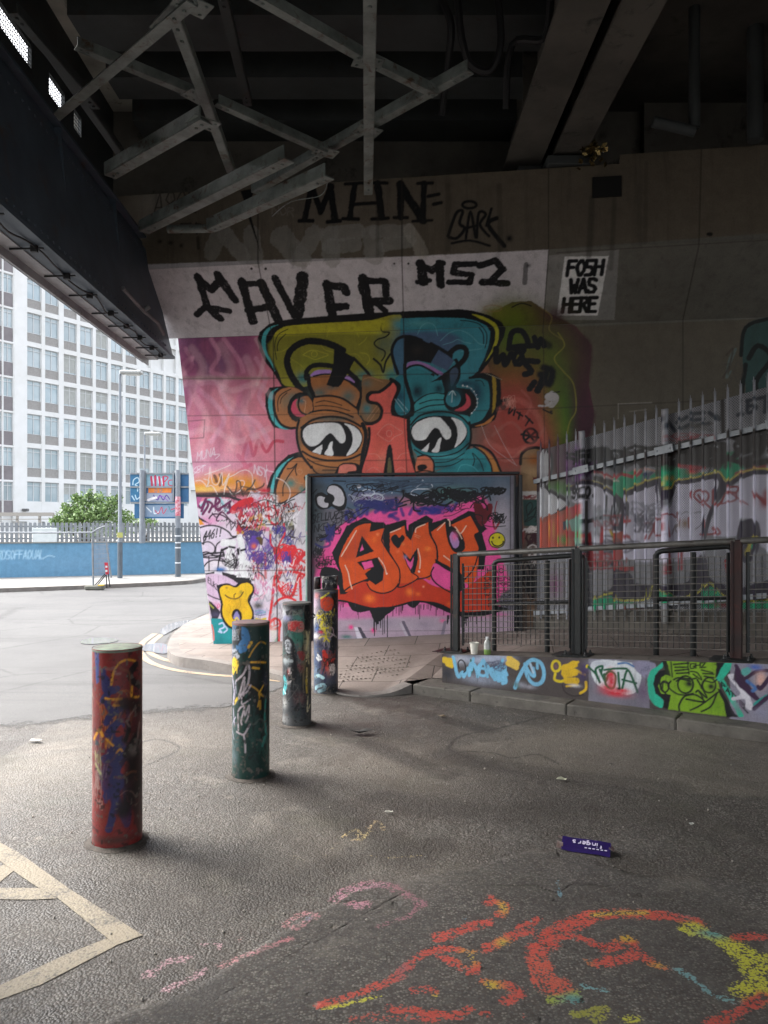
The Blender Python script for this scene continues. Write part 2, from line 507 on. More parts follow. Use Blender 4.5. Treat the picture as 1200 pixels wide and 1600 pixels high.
def grid_object(name, mat, X, Q, cols, parent=None, uv=None, smooth=False):
    me = bpy.data.meshes.new(name)
    me.vertices.add(len(X)); me.vertices.foreach_set('co', np.ascontiguousarray(X, np.float32).ravel())
    me.loops.add(Q.size); me.loops.foreach_set('vertex_index', np.ascontiguousarray(Q, np.int32).ravel())
    me.polygons.add(len(Q)); me.polygons.foreach_set('loop_start', np.arange(0, Q.size, 4, dtype=np.int32))
    me.polygons.foreach_set('loop_total', np.full(len(Q), 4, np.int32))
    me.update(calc_edges=True); me.validate()
    for k, c in cols.items():
        at_ = me.color_attributes.new(k, 'FLOAT_COLOR', 'POINT')
        if c.shape[1] == 3: c = np.concatenate([c, np.ones((len(c), 1))], 1)
        at_.data.foreach_set('color', np.ascontiguousarray(c, np.float32).ravel())
    if uv is not None:
        a2 = me.attributes.new('puv', 'FLOAT_VECTOR', 'POINT')
        a2.data.foreach_set('vector', np.concatenate([uv, np.zeros((len(uv), 1))], 1).astype(np.float32).ravel())
    if smooth: me.polygons.foreach_set('use_smooth', np.ones(len(me.polygons), bool))
    me.materials.append(mat)
    o = bpy.data.objects.new(name, me); COL.objects.link(o)
    if parent is not None: o.parent = parent
    return o
# ---------------------------------------------------------------- the paint on the big wall (traced in photograph pixels, laid on the wall in metres)
WALL = '''
@ 0 0 1
# bare concrete, the buffed white band and the grey band
p 6a6052 150 240 1260 200 1260 396 150 420
b 80766a 480 330 140 60 0.5
b 584f44 960 330 120 70 0.4
b 8d8880 240 318 40 40 0.6
p 6e6b63 850 390 1260 360 1260 500 850 512
b 605d56 1020 450 120 40 0.4
p 625a4c 850 512 1260 495 1260 1100 850 1100
b 544c40 1000 560 90 90 0.5
p cdc7ca 150 416 430 406 631 401 857 390 851 470 849 520 640 560 150 560
# buffed grey letters below the upper row
d a8a5a0:.55 20 350 365 380 400
d 9a968e:.6 22 330 395 350 345
d 9b9892:.6 24 392 365 398 405
d 9b9892:.6 30 440 370 470 405
d 9b9892:.6 24 470 405 490 365
d 9b9892:.6 24 515 365 518 405
d 9b9892:.6 20 515 365 560 362
d 9b9892:.6 20 515 385 555 382
d 9b9892:.6 26 580 365 585 400
d 9b9892:.6 18 585 362 640 360
d 9b9892:.6 18 600 382 640 378
d b8b0a4:.5 18 640 360 660 395
@ 200 240 2.4
p k 422 140 476 130 452 200 497 372 458 260 440 195
d k 20 688 120 664 246
d k 20 690 122 722 218 762 122
d k 22 758 122 776 248
l k 15 642 252 692 252
l k 15 748 256 796 252
d k 20 850 118 832 240
l k 13 815 114 880 110
l k 14 806 244 864 246
d k 24 936 112 950 240
l k 13 902 110 972 110
l k 14 915 246 976 242
l k 14 850 190 942 184
d k 22 1020 112 1022 238
l k 13 998 240 1048 240
d k 26 1022 116 1106 250
d k 20 1110 112 1106 250
l k 13 1086 112 1142 110
l k 11 1068 254 1140 250
l k 14 1126 160 1166 152
l k 14 1146 190 1174 184
t 2a2622:.8 5 95 230 160 80 -10 0.1 A8OL
t b0a8a0:.5 3 540 160 90 40 -10 0.1 HAN
t b0a8a0:.5 3 540 225 80 30 10 0.1 NOR
l 2a2622:.7 8 200 265 200 300
l 2a2622:.7 8 200 265 235 262
l 2a2622:.7 8 200 280 228 278
l 2a2622:.7 8 255 260 258 300
l 2a2622:.7 8 255 262 290 272
b 2a2622 120 330 10 8 .8
b 2a2622 160 335 10 8 .8
b 2a2622 200 345 8 8 .8
l 2a2622:.7 12 262 315 264 355
# MAVER
d k 26 262 462 300 580 346 620
d k 26 268 470 312 512 342 478 335 455
d k 28 340 460 402 550
d k 20 258 605 290 575 380 590
d k 30 426 480 468 628
d k 20 420 488 500 488
d k 32 500 485 562 620
d k 24 450 588 525 575
d k 26 552 470 622 606
d k 38 655 462 638 602
d k 30 745 490 766 606
d k 28 745 494 810 500 818 520
d k 26 768 578 818 572
d k 36 880 470 905 598
d k 24 880 478 965 478 968 530
d k 28 900 556 980 552
d k 20 930 560 965 590
@ 600 240 2
d k 28 116 345 122 402
d k 20 112 348 150 366 184 342
d k 24 174 342 178 412
d k 14 104 402 142 396
d k 18 286 345 222 346 216 372 274 378 268 402 202 402
d k 20 298 350 348 335 370 362 336 398
d k 20 308 402 384 405
d k:.7 12 444 345 440 404
b k 452 350 8 6 .7
o k 8 267 640 22 10
@ 600 0 2
o k 9 267 640 22 11
s k 10 200 738 225 668 246 660 236 698 252 714 228 744 204 742
s k 9 256 745 270 662 286 742
s k 8 258 712 288 706
s k 9 290 742 296 666 318 670 300 702 328 738
s k 9 336 652 320 705
s k 14 352 682 325 702 376 768
s k 8 212 760 270 752 330 768
b k 392 745 10 10 1
@ 600 240 2
# the white stencilled sheet
p 8a8884 515 318 735 300 720 520 500 520
p e8e6e4 565 322 702 320 668 506 540 506
t k 12 572 381 108 45 -3 0.14 FO5H
t k 12 580 435 80 41 -3 0.1 WAS
t k 12 558 496 102 43 -3 0.12 HERE
@ 0 0 1
# pink left wall, base of the face painting
p c47088 150 534 440 522 640 560 640 780 480 1040 200 1040
b 7e466e 305 540 55 60 .95
b 8a4a74 380 545 50 60 .8
b 6b4f78 335 575 26 22 .8
b e4909c 350 660 70 60 .8
b e08494 420 640 30 110 .8
b 9c4f78 285 640 14 60 .7
b 8d4a70 300 720 20 40 .7
b R 760 560 60 60 .3
b e07a80 330 700 80 30 .7
z e09ab4:.5 6 290 545 300 570 285 590 298 620 290 650
z e09ab4:.6 7 330 530 342 555 330 580 352 590 345 610
z e09ab4:.6 7 350 530 372 560 380 580
z e8a8c0:.6 8 300 560 285 575 300 600 330 625 350 655 330 690
z e8a8c0:.5 8 310 600 340 600 360 640 400 660 420 690
z e0a0ba:.5 7 400 560 415 590 405 620 425 650
z d07898:.6 8 380 600 372 640 395 670 380 720
z c0648c:.5 14 300 590 312 640 290 690
z b06090:.5 14 280 560 300 580 290 610
s c84a60 5 442 690 428 690 416 706 404 688 396 712 388 684 378 720
s c84a68 7 372 712 384 730 380 760 366 766
s c84a68 6 360 744 392 726
# right of the face: green, maroon and red clouds
p 552838 770 488 800 472 830 470 860 490 900 510 925 540 920 600 928 640 915 700 800 720 760 560
F 482331 858 505 905 520 925 545 918 620 930 650 912 695 860 700
b 6e6e20 800 495 40 28 .95
b 7b7626 772 490 26 14 .8
b 566e1b 800 540 36 60 .9
b 616920 850 560 50 60 .75
b 486e1b 862 640 26 80 .85
b 3b7313 880 670 14 60 .9
b 6e6120 800 590 40 30 .8
b a6463c 800 640 52 60 .95
b ac4b40 830 690 40 50 .9
b a34439 780 710 40 40 .9
b 492e36 870 490 20 12 .7
s 938c39:.7 2 872 520 882 540 866 560 880 580 896 600 900 640 890 660 884 690
s 867940:.6 2 844 480 862 495 858 515 878 530
z a66659:.5 5 770 680 800 660 830 690 850 670
z b96e61:.5 5 760 700 790 720 820 700
z b36156:.6 4 815 610 830 630 818 655
s b9b3b3:.8 7 862 614 870 622 862 634 854 628
l k 2 852 616 874 612
e b9b3b3 862 620 11 7
s b9b3b3 3 842 634 854 634 862 628
o 996e4c:.4 2 770 482 14 5
s k 2 800 480 815 474 830 478
# lower left background patches
b e0a8c0 330 730 60 50 .6
p d47a96 262 765 480 765 480 860 262 860
b e89a2a 300 762 40 10 1
b e89a2a 350 752 40 14 .95
b d88a20 390 758 24 16 .9
b f0c060 320 765 40 5 .7
b 241c20 345 772 60 4 .9
p F 262 830 420 830 440 900 480 1040 262 1040
p cfc6cc 420 770 480 770 484 1040 425 1040
'''
FACE = '''
@ 390 470 4.8
p k 1200 78 900 90 600 112 310 136 190 158 140 178 75 235 58 290 75 370 115 455 175 535 240 640 150 652 118 700 118 790 140 880 180 950 260 965 360 960 1200 960
f T 215 180 150 197 105 242 90 310 108 390 150 460 190 527 165 450 132 390 120 310 132 250 165 205
f 9c962e 255 630 222 550 188 455 165 350 170 285 200 232 260 196 350 182 600 166 900 148 1165 132 1165 600 1000 640 850 600 700 560 430 640 330 645
p b8b22e 200 232 260 196 350 182 600 166 900 148 1020 142 1010 200 990 250 700 258 180 268
F 8a862c 185 280 1000 262 1020 420 960 540 700 540 420 480 250 560
b 5a9aa0 1120 180 60 50 .9
b 48708c 1120 330 70 120 .85
b 5a6a60 1000 330 60 100 .6
b 3f7c80 400 580 60 50 .9
b 3f7c80 860 560 70 40 .8
b 3f8a8a 1070 560 70 60 .85
b 7a8a2a 500 470 180 60 .4
s c8c040:.7 5 400 405 440 380 480 370 540 385 590 405 540 425 490 440 440 420 400 405
o c8c040:.7 4 485 400 22 22
s c8c040:.5 5 540 340 570 370 630 385
s c8c040:.5 6 820 330 860 300 880 270
s c8c040:.5 6 830 390 880 400 900 440 880 480
s c8c040:.5 5 180 385 240 380 290 350
s c8c040:.5 5 580 270 600 220 690 205 780 215 820 270
s c8c040:.4 5 690 380 740 400 800 400 840 440
s c8c040:.4 5 320 440 380 480 420 520
s k 5 288 212 220 250 192 310 192 380 202 440
s k 6 270 250 225 295 208 340 210 375
s k 9 995 170 985 205 1000 232 1048 238 1020 270 960 290 935 320 960 350 1010 375 1015 410 990 450
s k 13 930 435 980 480 1002 535 1020 460 1055 400
s k 42 395 680 330 590 288 500 285 420 330 350 420 306 520 305 620 332 700 372
s k 18 780 430 840 490 890 545 910 600 896 658
s k 22 320 585 380 640 430 690 442 730 430 776
f b07040 455 580 540 560 600 558 700 590 780 640 830 700 812 795 795 800 700 732 600 712 490 722 460 645
b 5c6e68 520 690 70 40 .8
b 5c6e68 740 720 60 60 .8
b 56605c 620 650 60 24 .7
s k 30 425 580 428 530 465 492 530 480 620 490 700 520
s k 30 740 530 800 585 838 650 842 720 815 800 818 860
s k 26 440 560 450 640 478 710 484 780 462 850 412 888
f L 455 560 490 527 550 516 612 522 602 548 540 550 480 566
f L 705 556 745 566 790 612 758 606 702 582
s k 11 480 566 545 552 600 550
s k 11 700 584 760 608 800 640
p k 635 342 795 432 748 520 690 625 668 646 630 648 575 632 610 545 628 470
# left ear
f b87648 225 668 320 648 405 690 440 750 475 800 455 850 420 895 352 905 352 955 262 945 205 862 190 760 196 700
b 5a7470 330 740 60 60 .8
b 8a7a60 260 760 40 60 .6
f T 228 655 162 680 140 740 146 830 185 920 245 962 300 962 230 930 190 850 180 750 192 690
s k 16 240 650 192 690 180 760 192 850 235 925 300 955 355 950
s k 6 310 662 240 700 212 750 214 830
s k 5 280 690 240 730 230 770
s k 34 415 705 355 715 312 770 306 832 345 885 410 888 455 850
f d8506c 356 735 325 762 312 812 332 852 382 872 432 852 390 846 358 812 348 770
f b07044 395 720 440 720 470 770 455 830 415 850 372 820 362 770
b 4e6c70 390 750 30 30 .8
s e0b090:.7 4 410 840 420 760 400 745
s k 12 375 720 365 780 382 830 425 855
# head below
f b07040 485 730 600 712 700 740 790 800 810 860 800 960 380 960 420 890 480 830
b 5c6058 600 870 190 45 .85
s k 13 490 722 600 712 700 735 795 800
s k 6 498 764 560 750 630 764 692 784
s k 6 490 792 560 786 660 798 752 826
s k 10 470 832 560 822 660 832 772 868
s k 12 395 950 470 890 580 868 690 880 790 925 840 960
# brow drop and nose
f 8a6440 850 560 842 730 820 850 850 902 920 912 975 872 986 822 950 776 882 760 872 720 896 690 970 680 1040 632 1062 600 950 580
b 4a7a7c 880 620 40 30 .4
b 4a7a7c 880 810 36 44 .9
s e0a080:.5 3 880 890 960 780
s e0a080:.5 3 905 895 975 800
s d8a070:.5 4 850 590 900 575 950 590 1000 610
f R 900 742 915 702 980 686 1040 642 1075 616 1112 640 1110 700 1075 760 1066 830 1090 882 1182 902 1182 962 850 962 860 940 940 925 990 870 996 810 960 766
s k 20 830 870 860 912 920 918 975 885 992 820 960 772 895 758 882 718 905 690 975 682 1040 636 1075 604 1110 640 1108 700 1075 770 1072 840 1105 882 1190 890
'''
FACE2 = '''
@ 590 470 4.8
p k 180 78 400 72 620 62 720 74 840 110 930 160 960 205 950 262 900 362 830 472 770 542 850 542 922 582 928 700 915 800 880 892 800 942 700 958 180 958
f b4b02c 708 100 790 118 870 160 905 210 905 292 870 372 808 458 858 362 882 282 878 212 828 162 760 130
p 3f8c9a 170 132 400 125 640 130 740 150 820 190 845 232 835 330 800 430 750 530 690 582 600 640 170 580
F 4c6482 190 240 500 235 640 300 560 420 300 420 190 330
b 3f8c9a 700 330 90 110 .8
b 4a5a78 480 470 60 50 .8
b b8b22e 40 180 60 34 .7
b 5aa0a4 330 170 120 26 .7
s 7cc0c8:.6 5 300 250 330 190 380 165 430 190 450 260
s 7cc0c8:.6 5 470 300 540 240 620 222 700 260 760 320 820 330
s 7cc0c8:.6 5 490 330 560 310 600 290 650 310 700 320
s 7cc0c8:.5 5 620 380 700 370 780 360
s 7cc0c8:.5 5 130 480 200 500 180 540
s 7cc0c8:.5 5 490 510 540 480 580 455
s k 6 622 146 700 155 770 180 815 240 818 300 806 352
s k 7 762 202 792 250 796 322
# brow
f 48708c 130 540 112 440 110 370 140 295 195 270 200 470 205 560
s k 20 152 546 116 440 108 365 140 295 195 268 262 272 330 296
p k 200 270 262 268 330 292 400 325 460 362 400 470 300 448 225 460 196 505
b 2c2620 300 370 50 40 .6
p 4c5e7c 456 375 530 405 572 452 525 525 400 465
s k 22 400 322 470 360 540 405 592 452 610 520 600 590 560 650
s k 34 545 390 592 350 646 350 668 392 640 450 560 520 500 565
s k 24 500 560 440 602 402 620 388 590 412 556
f 3f8c9a 572 392 606 372 630 384 618 408 566 440
f 48586f 575 500 604 520 595 580 555 640 545 600 540 540
f a878b4 214 502 230 466 280 452 350 466 420 500 496 546 470 556 400 522 320 482 250 486
s k 13 205 520 250 490 320 484 400 524 450 556
p k 488 548 540 540 545 600 552 670 520 712 500 660 478 590
# forehead
f 33848e 218 560 250 515 310 508 380 545 430 580 400 610 470 600 500 690 430 692 350 720 282 765 245 660
b 12303c 300 680 50 60 .9
b 12303c 460 660 40 40 .8
b 1c4a58 560 640 40 60 .6
f 3f9aa0 280 775 350 718 430 694 500 702 508 790 560 835 690 872 682 945 240 945 262 850
b 1f5560 450 850 180 30 .6
s k 7 275 765 350 712 430 692 502 700
s k 7 315 772 400 746 496 742
s k 8 280 832 380 790 502 778
s k 9 245 905 320 852 440 826 560 842 640 880 690 940
# drip
f 2a7a88 132 580 200 560 216 650 245 762 236 830 190 860 140 842 118 792 130 722 160 662
b 14405a 170 720 40 50 .7
s k 22 100 590 150 620 162 660 128 735 116 805 150 868 215 884 262 850 256 760 226 660 206 570 204 480
s c8e0e8:.7 3 130 738 210 845
s c8e0e8:.7 3 152 736 226 820
# right ear
p 33848e 690 580 760 575 830 602 845 700 840 800 790 890 700 938 690 872 742 790 740 722 692 662 590 650 615 600
b 1c3c54 740 690 60 100 .8
b 1c3c54 660 620 70 26 .8
p k 590 660 690 668 742 728 742 790 690 852 610 852 530 812 600 810 640 760 650 700
f c84c58 662 695 696 742 692 790 640 828 578 822 640 790 666 750
e 3b8a98 566 735 58 62
b 1c4a58 590 700 40 40 .7
s k 14 520 690 502 740 520 795 570 812
s e0eef0:.9 4 556 760 562 680
s e0eef0:.9 4 535 705 562 675 585 708
s b0c8d0 3 640 640 700 655 740 720 745 790 700 850
e W 640 636 6 6
e W 672 642 5 5
e W 702 658 5 5
e W 724 680 5 5
e W 740 706 5 5
e W 748 736 5 5
e W 748 766 5 5
e W 742 796 5 5
e W 728 820 5 5
e W 706 842 5 5
s k 16 690 578 780 572 838 608 852 720 845 820 790 898 700 935
s k 5 735 598 780 602 800 640
p a88a28 858 560 888 582 892 700 882 800 860 845 866 700
f c07a40 730 940 800 915 872 860 842 912 780 938
s d8c8b0:.8 2 800 540 930 590
'''
FACE3 = '''
@ 400 620 4.8
p k 320 412 240 436 160 510 112 590 80 680 85 760 130 790 190 810 370 700 420 600 410 540
f T 282 450 212 490 150 560 120 640 104 722 126 726 142 640 182 560 232 490
f b87444 332 455 252 490 192 580 156 680 156 740 180 795 365 685 360 600 412 600 416 545 372 490
b 4a8078 260 650 50 40 .8
b 4a8078 340 690 30 30 .7
s d09a70:.6 4 220 620 270 600 300 640 350 650
o d09a70:.6 4 328 562 20 18
s k 7 202 742 205 670 240 600 282 540 306 502
s k 7 235 540 270 535 306 504 295 545 305 588
f b4723f 312 180 302 260 312 350 342 440 392 510 420 536 420 602 780 602 805 480 842 350 845 250 805 190 740 120 600 100 450 110
b 5c6058 580 165 200 30 .8
b 6a5a48 330 300 22 120 .7
b 6a5a48 560 560 160 26 .6
s k 16 322 175 305 260 316 360 346 440 415 532
s k 26 800 205 822 265 820 340 802 420 790 520 768 595
s k 10 425 112 520 100 630 115 728 152
s k 14 340 232 420 176 530 150 640 156 730 190 785 222
s k 13 350 410 420 450 520 476 640 476 720 460 785 430
s k 8 385 465 450 502 540 525 620 530
s k 6 500 550 610 550
s k 9 420 520 440 560 500 590 600 590
f k 334 280 348 228 420 196 520 184 640 186 740 212 792 268 798 332 762 405 690 446 580 446 480 434 400 404 346 345
f W 352 290 362 240 420 206 520 196 612 200 652 240 672 300 660 342 634 346 600 312 570 276 540 280 500 320 460 360 410 370 372 342
f W 664 200 740 226 786 280 790 332 752 400 702 436 680 436 720 360 723 290 700 236
p W 424 412 460 380 496 360 496 390 482 432
f W 514 430 536 390 555 346 575 338 570 382 578 440
# nose lower
p R 845 230 905 215 960 160 1020 140 1138 172 1146 300 1152 400 1195 520 1200 604 775 604 795 520 830 400 850 300
b d8604e 920 380 60 120 .6
b f08a74 960 470 50 70 .5
b c84a44 960 280 60 40 .6
o f0a090:.7 4 998 275 20 24
s f0a090:.7 4 910 280 950 230 1000 205 1060 240 1100 270 1040 300 1000 335 950 310 910 280
s f0a090:.6 4 840 430 900 430 940 470
s f0a090:.6 4 1060 470 1090 430 1140 420
s f0a090:.5 4 830 560 880 530 940 570
s f0a090:.5 4 1040 560 1090 530 1130 560
s k 8 1138 170 1146 300 1152 400 1200 540
s k 18 848 235 850 300 832 400 795 520 775 604
f k 958 600 970 480 985 382 1002 358 1020 382 1030 480 1038 600
f 6a6040 985 600 990 480 1004 456 1014 500 1016 600
f k 602 600 606 540 640 502 702 492 765 505 790 540 780 600
f E8806e 620 588 630 522 682 506 738 512 752 540 742 556 690 562 670 590
'''
FACE4 = '''
@ 590 620 4
p 2f8088 205 130 262 100 400 84 520 120 576 180 582 280 552 350 482 420 362 462 330 400 250 372 214 320 204 250
b 1c5560 380 100 120 20 .7
b 14404c 560 300 20 60 .6
s k 20 192 150 196 260 212 360 242 462
s k 9 208 175 270 115 400 92 510 118 572 175
s k 12 574 160 584 230 576 300 560 330
p 2f8c94 560 330 612 318 672 370 712 440 712 472 352 472 482 420
b 5cc0c8 400 372 120 12 .7
b 1c5560 640 430 40 30 .7
b 1c5560 430 440 60 20 .6
f c08040 632 315 702 360 752 430 764 472 722 472 692 392
s k 13 582 302 652 310 722 362 772 472
s k 9 600 312 662 350 706 420 716 470
s k 5 596 432 606 392 594 352 640 402 662 462
s k 7 230 330 300 366 400 372 500 346 572 288
s k 5 360 412 450 402 542 352
s k 5 360 438 460 428 532 390
s 5cb8c0:.8 4 500 470 520 430 560 425 600 440 630 470
f k 204 222 224 168 290 128 400 118 490 133 552 188 558 242 522 298 440 338 340 350 268 332 218 290
f W 213 225 231 175 300 136 380 129 420 160 456 210 456 250 430 266 404 240 380 200 350 198 324 230 295 266 240 270
f W 460 130 520 150 554 200 550 245 510 296 480 316 497 270 499 210 482 160
p W 274 336 300 310 322 290 318 320 310 346
f W 340 342 360 310 380 266 398 258 390 300 380 345
f d87858 240 470 250 378 300 370 342 402 346 462 300 470
f k 250 432 290 422 312 440 290 458 255 462
s k 9 252 374 305 366 348 402 352 464
s k 8 236 472 300 462 360 476
# tags right of the face
s k 17 762 20 780 70 800 55 820 20 780 25
@ 600 240 2
s k 15 390 610 400 560 430 555 450 590 430 610 395 605 470 600
s k 15 470 575 480 605 490 580 500 600
z k:.8 22 500 590 515 600
s k 16 350 610 352 650 372 630 378 660 398 625
o k 15 420 640 14 20
s k 10 410 660 440 615
s k 16 480 650 440 650 460 680 440 690
s k 18 505 690 480 740
z k 24 500 670 525 680 515 720 490 690
s k 16 455 735 470 715
@ 590 620 4
s k 14 790 20 810 30 785 70
s k 10 830 60 820 105 858 70 850 115
s k 10 870 95 905 120
s k 10 890 100 880 140
s k 10 925 120 970 165
s k 10 950 140 925 180
o k 16 955 245 44 46
s k 12 930 210 980 280
s k 12 985 220 925 270
s k 12 900 235 1005 255
x e0a090:.6 3 830 30 40 50 6 3
s k 8 1035 80 1090 105
b 262022 1085 92 10 10 .9
s d8d0d0:.6 2 650 180 700 300 800 380 870 430
s d8d0d0:.6 2 730 180 790 300 860 420
# the tall bare column beside the doorway
p 8f6f50 890 340 1000 318 1045 330 1050 800 905 800 900 600
s k 16 893 420 900 360 940 325 1000 318 1050 340
b 9c5a24 980 395 50 34 .95
b b8946a 960 500 60 60 .7
x 6a1c20 4 990 515 26 14 5 8
p cfc8c4 900 590 1035 590 1030 640 900 640
b k 1018 595 16 40 .9
x 7a2024 4 950 630 40 16 5 9
p 2a4a46 905 642 1032 642 1028 808 912 808
s k 5 940 760 930 690 955 660 968 690 940 740 980 700 995 690 980 740 950 770 920 780 960 750 1000 760 985 780
p 6a5a50 910 810 1045 810 1050 1560 905 1560
b a82c34 900 870 20 60 .7
x d8d0cc 7 965 830 50 20 6 12
x 3c1820 9 975 890 50 46 6 13
s d8d0cc 8 940 940 970 925 1000 945 975 960 940 945
x d8d0cc 7 970 1010 44 60 4 14
b 2c2a30 960 1200 60 200 .7
b 8a6a50 960 1330 40 120 .6
x 101014 8 960 1150 50 120 8 15
p 40424a 838 560 885 560 885 1560 838 1560
b c8c0c4 890 700 14 130 .6
'''
SMOKE = '''
@ 0 0 1
z f0c0c8:.28 12 300 545 318 575 300 610 322 650 312 700
z f0c0c8:.25 14 345 540 362 575 348 610 372 650 360 700
z f0c4d0:.25 12 385 560 398 600 380 640 404 690
z a85878:.45 16 320 540 336 580 322 620 345 670 335 720
z a85878:.40 14 365 560 384 610 366 660 390 710
z f4ccd4:.25 9 290 600 330 590 360 610 400 600 425 620
z f4ccd4:.22 9 290 680 330 670 370 690 420 670
z 8a4468:.45 14 285 545 300 590 286 640
z f6d4d8:.3 6 400 530 412 560 402 600
z ff9c8c:.15 9 780 640 810 625 840 650 852 690
z ff9c8c:.15 9 760 690 800 705 840 690
z b04038:.2 10 770 665 810 660 835 680
'''
